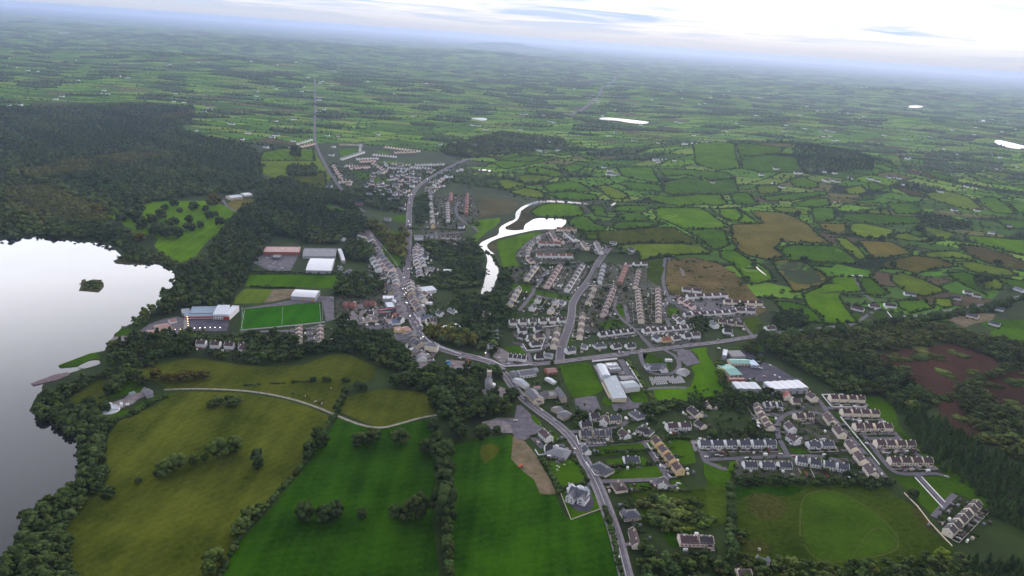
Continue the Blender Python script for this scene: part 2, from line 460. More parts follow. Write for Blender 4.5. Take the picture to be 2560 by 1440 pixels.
# ------------------------------------------------------------------ the evening air
def build_haze():
    m = bpy.data.materials.new('haze_air'); m.use_nodes = True; t = m.node_tree; t.nodes.clear()
    o_ = nd(t, 'ShaderNodeOutputMaterial'); v = nd(t, 'ShaderNodeVolumePrincipled')
    v.inputs['Color'].default_value = (.42, .505, .70, 1); v.inputs['Density'].default_value = HAZE; v.inputs['Anisotropy'].default_value = .62
    t.links.new(v.outputs[0], o_.inputs['Volume'])
    b = MB(); b.box(-66000, 66000, -66000, 66000, -3, 412)
    tag(b.obj('haze', m), kind='stuff')
build_haze()

# water: the lough, its pond, the river and far lakes
def water_mat():
    m = bpy.data.materials.new('lake_water'); m.use_nodes = True
    t = m.node_tree; b = t.nodes['Principled BSDF']
    b.inputs['Base Color'].default_value = (.012, .014, .016, 1); b.inputs['Roughness'].default_value = .04
    b.inputs['IOR'].default_value = 1.46
    co = nd(t, 'ShaderNodeTexCoord'); no = nd(t, 'ShaderNodeTexNoise'); no.inputs['Scale'].default_value = .35; no.inputs['Detail'].default_value = 4
    t.links.new(co.outputs['Object'], no.inputs[0])
    n2 = nd(t, 'ShaderNodeTexNoise'); n2.inputs['Scale'].default_value = .012; n2.inputs['Detail'].default_value = 3; t.links.new(co.outputs['Object'], n2.inputs[0])
    rr = nd(t, 'ShaderNodeMapRange'); t.links.new(n2.outputs[0], rr.inputs[0]); rr.inputs[1].default_value = .35; rr.inputs[2].default_value = .65
    rr.inputs[3].default_value = .02; rr.inputs[4].default_value = .10
    t.links.new(rr.outputs[0], b.inputs['Roughness'])
    bp = nd(t, 'ShaderNodeBump'); bp.inputs['Strength'].default_value = .05; bp.inputs['Distance'].default_value = .3
    t.links.new(no.outputs[0], bp.inputs['Height']); t.links.new(bp.outputs[0], b.inputs['Normal'])
    return m
water = water_mat()
LAKE = ('-700,640 -60,606 0,604 12,600 40,595 95,590 105,591 150,596 175,603 205,607 245,605 275,614 295,630 305,641 283,652 290,659 320,662 395,661 425,674 440,684 437,677 455,688 472,697 '
        '450,705 433,716 405,730 400,741 411,748 402,772 380,782 355,800 322,812 303,822 288,838 275,856 262,876 226,884 190,898 147,914 148,920 172,921 196,916 214,910 250,903 250,909 206,922 '
        '170,934 136,938 78,960 84,965 112,958 100,977 80,1012 74,1026 84,1036 100,1046 117,1052 147,1068 178,1086 190,1102 200,1125 196,1150 205,1172 190,1204 168,1226 148,1246 95,1262 60,1300 40,1340 20,1400 -10,1445 -60,1500 -700,1500')
LAKE_P = [flat(u, v) for u, v in px(LAKE)]
sheet('lake', densify(LAKE_P, 9, True, .9), water, .05)
RIVER = ('1200,734 1216,740 1222,736 1240,705 1249,672 1240,660 1238,640 1229,628 1217,617 1222,607 1250,594 1295,584 1320,578 1350,573 1390,573 1405,568 1415,558 1415,548 1390,547 1340,545 1325,553 '
         '1312,562 1307,576 1270,576 1262,568 1278,560 1290,553 1298,543 1304,526 1316,517 1345,508.5 1370,505 1420,508.5 1470,511.5 1471,509 1420,503 1370,500.5 1340,503 1312,513 1293,526 1287,537 1290,547 1268,557 '
         '1247,568 1249,586 1225,596 1205,605 1197,615 1211,627 1219,650 1216,670 1214,695 1208,715')
RIVER_P = densify(smooth_poly(pts(RIVER), True, 1), 14, True, .5)
sheet('river', RIVER_P, water, .07)
FARWATER = []
for w_ in ('1170,299 1180,297 1205,296 1217,298 1218,303 1205,304 1190,301', '1495,298 1510,295 1545,298 1575,301 1600,304 1623,307 1618,311 1590,311 1570,309 1540,303 1505,302',
           '2482,355 2496,352 2515,356 2560,367 2580,372 2570,376 2530,374 2500,366', '2270,267 2290,265 2310,268 2300,271 2272,271', '2440,303 2455,302 2467,304 2462,306 2444,306',
           '1190,425 1210,424 1231,427 1229,430 1212,428', '1503,518 1520,516 1536,507 1541,507 1532,515 1521,519', '140,83 178,84 178,86 140,85', '408,86 455,87 453,90 410,89',
           '1880,672 1898,687 1914,697 1914,698 1897,689 1880,674'):
    w_p = smooth_poly(pts(w_), True, 1); FARWATER.append(w_p); sheet('pond' if len(w_) < 60 else 'lough', w_p, water, 2.4 if len(w_) > 0 and '1880,672' not in w_ and '1503,518' not in w_ and '1190,425' not in w_ else .5)

FIELDS = []         # polygon in metres, colour name
LAYER = [.14]
FOOT = []; ROADLINES = []
def fields(col, *ss, hedge=True, name='field', smooth=0):
    for s in ss:
        p = pts(s)
        if smooth: p = smooth_poly(p, True, smooth)
        LAYER[0] += .0012
        c_ = col
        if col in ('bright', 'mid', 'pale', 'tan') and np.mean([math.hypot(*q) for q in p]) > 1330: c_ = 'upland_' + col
        sheet(name, p, G[c_] if isinstance(col, str) else col, LAYER[0])
        FIELDS.append((p, col if isinstance(col, str) else 'x', hedge, name))
# beside the lough and in the foreground
fields('olive', '420,985 480,979 600,982 700,997 770,1017 828,1041 815,1060 775,1120 760,1150 740,1175 660,1270 600,1340 560,1420 520,1500 190,1500 180,1400 150,1350 120,1310 190,1270 240,1230 270,1200 262,1150 270,1090 300,1050 400,1010', hedge=False)
fields('lush', '845,1045 940,1077 1090,1042 1102,1080 1092,1140 1087,1180 1092,1230 1082,1300 1105,1500 520,1500 600,1350 680,1270 760,1170 800,1110', hedge=False)
fields('lush', '1120,1120 1180,1098 1280,1088 1290,1100 1300,1160 1320,1180 1390,1240 1410,1290 1430,1300 1512,1276 1532,1340 1565,1500 1112,1500 1122,1330 1142,1250', hedge=False)
fields('olive', '170,1005 200,970 300,930 390,912 480,895 560,905 660,918 760,912 830,885 870,885 940,918 935,950 870,965 850,985 838,1032 780,1014 700,990 600,975 500,968 420,973 380,950 300,960 250,1010', hedge=False)
fields('olive', '872,990 960,972 1060,982 1085,1010 1088,1034 1010,1055 945,1069 855,1033 842,1022', hedge=False)
fields('mid', '1092,1000 1160,980 1200,1005 1180,1045 1100,1045', 'Q:1110,1090 1300,1010 1440,1060 1400,1130 1280,1140 1100,1180', 'Q:1080,1350 1330,1290 1500,1180 1560,1150 1600,1170 1400,1280 1150,1390', hedge=False)
fields('pitch', '597,826 606,772 802,756 806,806', hedge=False, name='pitch')
fields('bright', '613,717 622,683 700,682 760,683 856,690 845,722 700,716', hedge=False)
fields('pale', '585,760 590,740 612,722 692,724 690,745 650,758', hedge=False)
# demesne
fields('bright', 'U:1040,640 1250,600 1500,500 1750,490 2060,490 2300,550 2420,620 2250,710 2210,790 2120,850 2020,960 1960,1040 1800,1110 1640,1020 1540,940 1580,870 1500,830 1330,820 1200,700', hedge=False)
fields('tan', 'U:2270,520 2340,480 2580,470 2500,530 2400,610 2330,570', hedge=False)
fields('mid', '772,520 800,510 830,512 880,530 900,541 850,541', '1020,535 960,545 1018,560', hedge=False)
fields('pale', '640,390 700,371 785,372 800,400 828,440 812,470 735,460 690,447 650,432', hedge=False)
fields('bright', '655,382 700,372 782,373 785,402 730,402 652,402')
fields('olive', '730,440 812,430 815,465 740,460')
# town greens and the river side
fields('mid', 'H:380,250 720,240 760,300 440,400', 'H:880,680 1180,660 1150,740 900,740', 'H:960,420 1900,440 1960,470 1050,450', 'H:560,560 880,600 1000,650 700,680', 'H:1180,600 1500,590 1480,640 1200,650', hedge=False, name='green')
fields('bright', 'H:930,270 1130,300 1080,330 950,320', 'H:960,430 1230,415 1230,440 980,450', hedge=False, name='green')
fields('bright', 'M:2250,735 2330,700 2400,680 2500,668 2600,655 2600,700 2560,740 2480,790 2380,880 2330,960 2300,930 2310,870 2380,800 2330,760', 'N:170,890 330,850 480,815 620,800 600,830 520,860 480,920 420,960 370,990 350,1040 360,1090 400,1140 230,1145 200,1050 170,960', hedge=False, name='green')
fields('mid', 'C:1960,600 2360,590 2300,645 1960,650', 'C:1950,700 2250,720 2200,790 1950,770', 'C:1400,400 1560,390 1570,440 1400,445', 'C:1420,490 1900,500 1900,540 1420,530', hedge=False, name='lawn')
fields('reed', 'N:500,560 520,600 560,640 640,658 560,662 500,690 450,720 435,780 260,775 250,750 330,715 390,680 400,640 410,590 450,560', hedge=False, name='marsh')
fields('reed', 'N:70,930 160,890 175,960 160,1030 100,990 75,960', 'N:-20,450 300,470 390,520 340,600 270,620 100,640 -20,650', hedge=False, name='rough_ground')
# drumlins above the river
fields('bright', 'N:130,110 230,80 440,45 600,45 730,80 640,100 560,110 400,150 250,170 160,130', 'N:470,170 560,150 760,190 830,215 820,250 740,255 640,225 480,225', 'N:510,600 590,545 720,515 880,520 980,540 1040,620 1000,640 850,655 680,655 560,640',
       'N:1620,420 1900,450 2200,430 2400,430 2470,520 2400,540 2240,530 2000,540 1800,510 1680,470', 'N:1730,590 1790,560 2200,565 2290,610 2480,740 2400,770 2240,760 2030,770 1950,730 1880,700 1780,660', 'N:2310,575 2560,560 2620,640 2580,690 2470,680')
fields('pale', 'N:350,245 480,230 650,240 740,260 640,300 560,320 470,315 400,290', 'N:160,290 270,275 470,325 380,350 260,385 200,340', 'N:290,400 450,360 590,390 660,430 620,470 440,440', 'N:1160,350 1260,335 1400,390 1480,440 1430,475 1310,465 1220,400')
fields('mid', 'N:630,340 760,310 880,290 990,310 1120,390 1000,400 900,390 740,410 670,390', 'N:1370,160 1560,150 1720,160 1790,290 1760,305 1580,280 1430,240', 'N:1390,320 1450,300 1800,330 1820,400 1700,390 1500,370', 'N:1780,170 2100,180 2480,210 2540,260 2300,280 2050,230 1850,240',
       'N:670,410 900,395 1150,430 1180,480 1000,485 800,470 690,440', 'N:1340,560 1440,540 1650,540 1720,560 1640,600 1450,595 1350,600', 'N:1370,640 1470,610 1600,615 1700,680 1640,690 1480,690 1400,690', 'N:1300,750 1400,700 1640,700 1860,720 1700,750 1500,765 1360,775',
       'N:900,680 960,645 1080,650 1150,720 1260,750 1230,790 1000,790 890,720', 'N:1060,540 1220,540 1260,600 1270,650 1150,640', 'N:1830,310 2050,260 2300,290 2540,270 2580,400 2480,430 2250,420 1900,430 1830,380', 'N:1040,800 1180,800 1170,880 1060,860')
fields('olive', 'N:1020,800 1200,800 1300,790 1550,770 1800,755 1940,760 2050,830 2200,900 2240,920 2000,910 1730,905 1600,900 1500,920 1280,930 1190,880 1050,870')
fields('pale', 'N:1290,960 1450,930 1720,915 2000,920 2200,940 2270,980 2300,1060 2200,1075 2000,1080 1800,1080 1600,1115 1590,1050 1500,990 1320,990')
fields('mid', 'N:2060,790 2290,770 2440,790 2490,930 2390,970 2330,975 2200,870', 'N:700,10 900,0 950,20 820,40', 'N:960,10 1070,25 1200,70 1080,75', 'N:780,155 940,120 1050,150 1000,190 900,200', '1240,400 1275,385 1380,392 1320,406')
fields('bright', 'X:1732,364 1775,358 1835,362 1838,385 1850,420 1790,425 1740,410', 'X:1840,360 1890,362 1960,372 1950,382 1880,392 1848,385')
fields('mid', 'X:1850,392 1930,388 1990,395 2000,420 1985,432 1900,430 1858,422')
# fields on the right
fields('bright', 'P:0,480 150,478 240,540 318,592 250,600 100,590 60,570 0,545', 'P:0,830 130,830 240,900 330,990 420,1050 430,1090 330,1110 260,1115 180,1050 90,970 0,930', 'P:690,1200 830,1150 950,1080 1130,1075 1190,1180 1020,1190 1000,1220 1040,1290 1150,1425 880,1440 850,1380 740,1290',
       'P:460,1260 560,1255 720,1290 800,1350 870,1430 680,1420 600,1380 510,1310', 'P:580,235 690,205 820,265 810,300 720,305 620,290', 'P:2060,700 2545,740 2600,870 2400,830 2200,780 2080,740', 'P:1240,260 1300,255 1400,300 1310,330 1250,310', 'P:2150,390 2300,380 2380,430 2480,520 2300,510 2200,450')
fields('tan', 'P:260,500 500,510 640,555 720,600 800,680 935,780 830,765 600,755 505,750 470,810 530,870 575,930 480,935 390,950 290,930 190,850 110,750 95,650 110,610 330,605 370,600', 'P:430,970 520,955 680,965 850,1060 900,1105 820,1140 680,1170 620,1180 570,1120 480,1040',
       'P:1360,930 1620,870 1850,900 1980,960 1800,1020 1640,1050 1500,1020 1400,980', 'P:1150,745 1420,755 1520,800 1600,850 1400,885 1290,890 1220,820', 'P:820,600 1050,605 1060,690 960,690 850,640')
fields('mid', 'P:545,795 640,780 900,790 980,800 1080,860 1180,960 1150,985 1000,975 900,925 700,915 590,920 530,860 520,830', 'P:700,930 900,935 950,980 920,1005 770,1000 720,980', 'P:1010,520 1250,520 1500,540 1760,545 1770,600 1650,600 1330,610 1150,590 1040,570', 'P:770,470 950,470 960,560 900,585 790,580',
       'P:340,380 600,350 880,330 890,360 700,390 600,410 400,410', 'P:80,350 230,340 330,440 250,450 120,435', 'P:620,430 760,395 900,390 920,450 760,465 600,455', 'P:1390,430 1600,430 1700,490 1640,520 1480,520 1420,470', 'P:1900,1020 2040,1005 2120,1060 2130,1110 2230,1200 2050,1130 1950,1080',
       'P:1140,1075 1260,1080 1410,1190 1330,1210 1220,1200', 'P:1480,1250 1700,1240 1780,1310 1600,1350 1500,1300', 'P:1180,370 1260,360 1290,400 1200,405', 'P:1600,130 1900,200 1980,250 1800,220', 'P:1930,120 2200,210 2400,280 2200,260')
fields('pale', 'P:960,715 1060,730 1150,800 1230,890 1160,900 1080,850 1010,780', 'P:1090,605 1200,600 1450,655 1440,690 1400,720 1250,725 1110,690 1080,640', 'P:1470,690 1560,680 1740,740 1870,745 1700,755 1560,740 1460,720', 'P:430,465 560,465 735,490 740,530 600,520 470,490', 'P:300,290 480,280 500,330 430,355 330,350',
       'P:1720,350 1900,330 2080,380 2200,480 2100,490 1940,450 1750,390', 'P:1690,850 1950,830 2130,880 2120,905 1950,890 1760,885', 'P:1960,920 2100,920 2400,980 2500,1040 2300,1030 2100,1000', 'P:2140,1030 2260,1040 2370,1120 2350,1160 2220,1160 2170,1080', 'P:1420,1060 1500,1040 1700,1090 1900,1170 1700,1210 1560,1180 1440,1100',
       'P:1800,1230 1930,1230 1950,1290 1880,1310 1800,1270', 'P:1690,620 1950,680 1980,700 1900,735 1800,720 1700,670', 'P:1040,310 1180,280 1230,330 1180,360 1080,350', 'P:1120,430 1340,430 1360,455 1180,455', 'P:1170,490 1400,480 1430,525 1250,520', 'P:2000,120 2300,150 2600,240 2300,200', 'P:1330,30 1500,40 1580,130 1450,110')
fields('mid', 'P:2300,1050 2600,1100 2600,1180 2420,1130', 'P:2440,280 2600,270 2600,330', 'P:2310,340 2600,370 2600,400 2380,370', 'P:2300,560 2600,580 2600,650 2400,640', 'P:2400,420 2600,440 2600,520 2500,510')
fields('brown', 'P:1990,780 2200,800 2400,860 2600,950 2600,1010 2350,960 2200,920 2100,870', 'P:1430,300 1520,300 1700,350 1720,380 1600,370 1500,320')
fields('mid', 'N:2370,1010 2560,990 2600,1200 2450,1120 2390,1070', '2440,800 2560,800 2600,860 2540,850 2480,830', '2465,845 2560,880 2600,900 2600,820 2500,810', hedge=False)
# greens, lawns and rough ground of the town
fields('lawn', 'D:1010,170 1380,130 1420,180 1480,300 1580,460 1560,500 1440,560 1190,590 1100,430 1050,280', 'D:1910,480 2100,490 2170,640 1960,650', 'D:1590,560 1640,600 1700,640 1820,640 1800,665 1640,690 1560,640', 'E:1060,50 1640,10 1540,90 1400,70 1280,60', 'E:0,120 100,120 60,200 80,280 130,340 380,340 400,240 330,230 200,160 170,130',
       'A:400,350 670,370 630,470 380,440', 'A:720,445 1200,520 1180,575 1130,575 690,485', 'A:1800,500 1900,480 1830,640 1870,770 1800,770 1750,690 1770,600', 'A:1560,850 1830,800 1880,860 1700,930 1500,950', 'A:330,1170 460,1150 560,1180 580,1260 420,1240 310,1210', 'A:330,700 470,720 440,780 340,790',
       'A:1130,1010 1210,990 1220,1080 1130,1140', 'B:540,780 680,765 700,860 570,885', 'A:580,650 640,560 730,530 720,560 640,610', 'L:350,96 480,100 560,150 600,220 620,310 700,400 830,520 980,600 1100,700 1200,800 1310,900 1250,930 1200,880 1040,812 965,890 800,700 990,690 880,640 750,500 640,400 560,310 470,240 400,180',
       'L:590,690 735,700 945,930 870,980 780,900 650,760', 'L:140,215 160,215 300,385 480,610 470,620 290,400', 'J:890,50 940,30 985,130 930,130', 'D:650,850 680,810 760,890 770,940 740,950 650,870', 'D:820,1020 900,1020 960,1070 1000,1110 930,1170 860,1130', 'J:1180,130 1420,110 1600,100 1700,190 1600,220 1210,240',
       'J:1260,280 1440,260 1640,250 1700,320 1640,340 1280,330', 'J:1290,370 1780,340 1830,460 1300,480', 'J:1490,520 1690,510 1700,570 1500,575', 'K:310,490 400,480 460,560 330,575', 'K:1330,70 1430,200 1400,210 1320,150', 'K:1490,170 1610,160 1700,215 1590,220 1520,210', 'E:1610,930 1750,930 1700,1020 1620,1000',
       'J:850,590 1000,540 1080,540 1230,760 910,875 800,610', 'K:0,120 240,60 500,100 540,200 560,310 440,330 250,230', 'K:640,310 800,320 830,360 880,370 900,300 980,290 900,480 860,560 700,560 640,420', 'P:1090,1355 1160,1355 1230,1420 1170,1420', 'P:1240,1340 1330,1335 1420,1390 1330,1400', 'P:1430,1345 1500,1340 1550,1385 1470,1390',
       'J:700,300 960,270 1080,500 830,560 720,440', hedge=False, name='lawn')
fields('bright', 'E:170,590 400,560 650,550 700,400 650,290 770,250 740,150 640,70 850,40 860,140 970,300 1010,420 1070,560 1060,650 950,690 750,720 500,740 200,720', hedge=False, name='green')
fields('rough', '1840,1212 2000,1212 2200,1216 2290,1270 2330,1330 2390,1370 2360,1410 2200,1500 1850,1500', 'K:0,600 450,590 640,560 700,590 860,560 870,900 700,950 500,940 300,960 0,900', 'J:1500,600 1700,590 2080,600 2080,900 1600,900 1560,740', 'K:640,560 860,540 870,900 720,960', hedge=False, name='rough_ground')
fields('lush', 'K:960,540 1500,545 1640,560 1600,600 1500,640 1050,640 970,700', 'K:200,980 560,960 560,1080 320,1160', hedge=False, name='rough_ground')
fields('paddock', '2000,1270 2010,1240 2040,1228 2080,1227 2120,1240 2180,1275 2230,1320 2245,1355 2240,1375 2200,1385 2120,1400 2070,1405 2030,1390 2008,1340', hedge=False, name='green', smooth=2)
fields('rushes', 'K:1060,640 1200,600 1380,640 1470,700 1440,860 1300,900 1150,860 1040,760', 'K:1000,1180 1100,1060 1250,1080 1330,1200 1200,1240', 'L:690,900 800,960 900,1080 860,1120 760,1020', hedge=False, name='rough_ground', smooth=2)
fields('rough', 'B:330,200 480,190 520,260 480,380 400,520 330,480 290,330', 'B:1530,900 1720,880 1800,1000 1650,1100 1560,1080', hedge=False, name='rough_ground')
fields('waste', 'B:560,200 900,180 1200,260 1400,350 1560,480 1700,640 1830,800 1650,880 1500,830 1300,640 800,620 600,580 530,480 540,300', hedge=False, name='waste_ground')
fields('tan', 'B:560,290 700,290 770,400 560,420', 'B:980,300 1150,330 1330,420 1010,410', 'B:560,440 1000,430 1150,520 560,540', 'B:1330,460 1480,460 1560,580 1440,580', hedge=False, name='waste_ground')
fields('bog', '2190,890 2240,875 2300,868 2380,860 2440,880 2480,895 2510,920 2420,945 2400,965 2360,1005 2300,965 2230,915', '2440,960 2520,930 2600,920 2600,1050 2500,1020', '2330,985 2400,1000 2420,1060 2470,1090 2420,1100 2350,1040', hedge=False, name='bog')
fields('brown', '2010,280 2080,268 2150,268 2300,276 2200,284 2100,278', '1130,240 1180,232 1210,240 1190,252 1130,255', '930,330 960,305 1020,298 1030,315 1000,325', '340,310 480,270 498,290 420,315', hedge=False)
fields(dirt, 'J:330,40 450,100 560,230 640,380 700,470 770,620 690,630 600,620 540,480 420,390 310,270 320,170', 'G:1570,90 1780,20 1980,10 2180,30 2140,100 1900,150 1800,190 1650,130', 'R:330,180 560,170 530,260 330,300 240,310', hedge=False, name='bare_ground')
fields('olive', 'J:10,130 80,122 130,110 170,150 200,180 180,210 170,240 110,270 60,330 40,310 20,290 0,200', hedge=False, smooth=2, name='bare_ground')

# yards, courts and car parks
def yards(m, *ss, name='yard'):
    for s in ss:
        LAYER[0] += .0012
        sheet(name, pts(s), m, LAYER[0] + .06)
yards(asphalt_dark, 'Q:1880,390 2300,390 2270,515 1890,515', 'E:1230,280 1500,290 1620,240 1700,270 1960,430 2090,450 2080,470 1570,480 1500,490 1500,420 1350,470', 'E:1280,60 1400,60 1560,110 1580,200 1380,190', name='car_park')
yards(asphalt, 'E:460,70 640,80 775,245 600,285 500,200', 'D:1210,600 1380,570 1480,570 1550,740 1500,790 1380,800 1230,740', 'D:1680,670 1870,650 1860,570 1900,580 1960,650 2100,650 2040,720 1720,760', name='play_court')
yards(asphalt, 'D:470,690 520,680 640,790 780,950 800,1010 700,1060 560,1140 460,1110 420,1050 380,900 190,860 200,840 440,850', 'R:0,370 330,320 520,280 800,240 940,250 940,480 860,500 820,300 20,375', 'Q:1380,520 1500,440 1640,390 1760,370 1850,380 1810,540 1640,570 1420,570', 'J:500,60 590,60 640,140 700,130 840,120 850,140 600,170',
      'M:130,1110 240,1000 600,1010 560,1090 500,1190 300,1190', 'R:1240,560 1420,500 1560,490 1600,550 1480,570 1250,580')
yards(gravel, 'D:20,900 200,860 380,900 420,1040 300,1040 180,1000 40,950', 'Q:960,1290 1060,1250 1240,1190 1290,1140 1400,1130 1440,1070 1530,1110 1530,1140 1390,1190 1330,1240 1160,1310 1060,1340', 'D:10,480 130,490 200,440 330,470 340,590 180,590 60,560', 'R:1150,330 1340,300 1420,420 1240,500 1050,520', 'Q:1090,620 1140,570 1240,560 1310,570 1300,610 1150,640',
      'A:170,1150 250,1170 420,1270 580,1290 640,1390 300,1390 170,1300', 'R:2060,880 2330,900 2300,970 2080,990', 'R:1700,880 1860,830 1990,790 1830,990 1720,970')
yards(asphalt_dark, 'J:850,620 900,570 980,548 1090,538 1110,600 1140,700 1130,760 1080,800 1000,800 920,760 870,690', name='driveway')
yards(paver, 'D:1430,100 1750,70 1760,105 1440,130', 'D:1450,170 1500,170 1700,600 1840,610 1650,610 1560,420', 'D:1770,240 1860,250 1850,290 1770,290', 'Q:1840,380 1880,390 1885,520 1830,540', 'K:505,90 640,85 560,200 540,190')
yards(asphalt, 'D:1760,100 1840,100 1980,300 1870,310', 'K:590,200 780,200 700,240 620,290', 'B:560,600 700,640 1300,640 1700,700 1600,770 760,800 560,690')
def gardens():
    for s in ('A:380,150 720,130 900,160 690,440 300,340', 'A:900,150 1350,110 1430,140 1180,510 780,430', 'A:420,860 1120,860 1000,1180 420,1130', 'N:420,1120 400,1000 560,860 720,780 960,770 1000,920 1020,1120', 'A:1500,130 2130,110 2150,880 1900,850 1700,950 1450,980 1240,1100 1230,800 1350,420', 'B:150,300 540,560 580,1000 100,1000',
              'B:600,610 1740,720 1700,900 760,960', 'B:200,1000 950,1000 1000,1230 300,1290', 'M:1860,430 2300,420 2400,640 2250,800 2000,960 1800,820', 'K:540,90 1330,90 1400,230 600,250', 'K:960,280 2080,260 2110,430 2060,470 940,440', 'E:1440,680 2280,680 2540,1100 2540,1250 1900,1300 1860,1000 1500,1000', 'R:960,260 1620,100 1620,580 960,560'):
        LAYER[0] += .0012
        sheet('garden', pts(s), mat('garden_ground', rgb(56, 66, 40), rgb(84, 80, 80), .11, detail=5, contrast=(.42, .56)), .1 + .0001 * LAYER[0])
gardens()

# roads with pavements, kerbs and paint
def road(s, w, m=None, pave=0, line=None, name='road', layer=.30):
    L = pts(s)
    LAYER[0] += .0012
    ROADLINES.append((np.array(densify(smooth_poly(L, False, 2), 6, False)), w / 2 + pave))
    ribbon(name, L, w, m or road_mat, layer + LAYER[0] * .2)
    if pave:
        for sd_ in (1, -1):
            ribbon('pavement', L, pave, paver, layer + .12 + LAYER[0] * .2, off=sd_ * (w / 2 + pave / 2), thick=.14)
    if line:
        ribbon('road_marking', L, .45, white_line, layer + .02 + LAYER[0] * .2, dash=None if line == 'solid' else (3, 2), step=4)
        for sd_ in (1, -1): ribbon('road_marking', L, .16, white_line, layer + .02 + LAYER[0] * .2, off=sd_ * (w / 2 - .5))
road('1580,1500 1565,1440 1555,1400 1543,1350 1530,1310 1510,1255 1490,1205 1465,1160 1440,1110 1415,1080 1385,1055 1350,1030 1310,1000 1285,970 1265,940 1240,914', 9.0, pave=1.7, line='solid')
road('1252,925 1235,908 1205,898 1165,890 1120,878 1085,865 1060,845 1040,815 1025,785 1018,755 1011,730 1006,700', 11, pave=2.0, line='dash')
road('1006,712 995,675 967,636 942,606 920,580 905,558', 8, pave=1.4)
road('1012,712 1017,672 1020,630 1022,590 1022,550 1024,520 1028,490 1045,465 1075,445 1110,425 1145,408 1170,398 1195,390 1230,375 1258,365', 9, pave=1.6)
road('905,562 890,530 868,492 850,470 835,450 820,425 806,400 796,380 788,358 786,330 787,300 788,270 788,240 787,215 787,190', 9, pave=0, layer=1.6)
road('1415,293 1440,283 1465,270 1480,255 1500,237 1520,215 1550,187', 20, layer=2.6)
road('1248,914 1300,912 1350,910 1400,905 1450,898 1500,892 1560,884 1620,877 1700,866 1760,860 1800,855 1860,845 1900,840 1950,832 2000,828 2050,823 2110,815 2170,807 2230,800 2300,790 2370,778 2440,768 2500,755 2600,732', 7.6, pave=1.3, line='dash')
road('1400,905 1400,885 1410,850 1425,810 1430,780 1430,760 1445,735 1465,710 1480,690 1490,665 1505,648 1518,634 1522,622 1518,612', 9, pave=1.8)
E_ROADS = ['A:870,180 700,430 620,560 500,700', 'A:680,500 860,540 1150,585', 'A:1390,395 1820,382', 'A:1900,190 1850,380 1800,440 1730,560 1715,690 1790,790 1900,880 2000,960 2090,1060 2220,1200', 'A:1960,450 1880,560 1850,650 1890,780 1900,850',
           'B:520,180 500,300 500,480 560,600 560,700 480,770 520,870 560,940 590,1010', 'B:600,1010 380,1025 150,1045', 'B:560,640 740,790 830,820 1400,765 1720,770', 'B:1450,890 1510,970 1660,1140', 'A:870,930 870,1020 820,1150 780,1210 600,1240 530,1140', 'A:610,1240 660,1390',
           'K:620,280 900,268 1300,250 1500,240 1800,242 1950,272 2040,325', 'E:2010,865 1850,900 1770,1000 1750,1150 1850,1350 1900,1440', 'E:2010,865 2250,880 2420,930', 'E:1690,890 1780,920', 'L:-30,70 30,130 90,220 200,330 330,480 470,640 555,745', 'L:60,180 380,190', 'L:290,290 400,440 520,600 590,668 700,680 880,670 960,685', 'L:400,410 610,412',
           'L:380,185 560,330 620,410 760,520 880,650', 'L:770,690 965,905', 'L:1040,830 965,905 880,1000', 'J:970,150 1330,115 1620,100 1760,75 1920,40', 'J:1640,105 1740,250 1880,470', 'J:1190,495 1450,490 1880,470', 'D:1080,1040 1400,1000 1650,985 1800,955 1880,890', 'E:40,590 250,560 600,560', 'N:370,1050 440,950 560,850 700,800', 'N:480,1000 700,985 960,1000 980,930',
           'N:550,1130 960,1110', 'N:860,780 960,910', 'M:2180,500 2150,600 2220,700 2330,740 2380,800', 'M:1740,840 1900,830 2250,800', 'M:1960,800 1970,940', 'E:560,70 420,90', 'E:30,60 0,150 50,280 140,390 420,390 520,290 460,150 320,90 340,70', 'M:1010,270 930,130 1050,160', 'M:1100,110 1300,200 1470,190', 'M:900,560 1130,520 1250,600', 'R:930,470 1250,520 1500,460', 'R:850,530 600,590 0,600',
           'R:690,590 700,720', 'E:1580,240 1640,300 1510,420 1510,480', 'D:1740,60 1900,40', 'P:1120,1080 1200,1190 1290,1260', 'P:1150,1425 1280,1340', 'U:2230,480 2280,560 2400,610', 'J:1080,510 1140,540', '1180,860 1195,830 1192,800', 'A:90,1300 130,1100 190,960', 'B:560,180 600,220', 'K:640,290 820,370 870,370']
for s in E_ROADS: road(s, 6.0, pave=0, name='lane')
road('410,975 480,972 560,974 640,980 720,995 790,1017 850,1043 900,1063 950,1072 1000,1060 1050,1045 1092,1038', 3.6, path_mat, name='path')
road('2000,1340 2000,1270 2010,1240 2040,1228 2080,1227 2120,1240 2180,1275 2230,1320 2250,1355 2240,1378 2200,1390 2120,1403 2070,1408 2030,1393 2010,1360', 1.3, mat('worn_track', rgb(82, 88, 36), rgb(62, 76, 28), .08), name='path')
road('2248,1360 2190,1305 2130,1392', .9, MATS['worn_track'], name='path')
LAYER[0] += .002
sheet('pond', smooth_poly(pts('Q:778,868 850,835 900,812 1000,806 998,848 920,872 850,892 800,888'), True, 1), water, LAYER[0] + .2)
fields('lawn', 'Q:582,858 640,835 760,790 920,730 985,740 1000,790 900,805 850,826 770,860 700,872 610,884', 'Q:1140,545 1200,505 1270,485 1310,500 1300,550 1180,570', hedge=False)
fields('reed', '197,727 202,716 204,701 213,698 216,704 232,699 246,700 258,706 260,716 253,725 246,731 226,729 212,728', '286,653 300,645 330,640 400,642 425,660 425,673 395,659 330,660 296,660', '436,686 440,678 462,680 474,694 456,700 444,698', hedge=False, name='reed_bed')
fields('mid', 'C:720,400 880,640 940,695 1060,695 1095,380 1100,150 900,120', hedge=False, name='green')
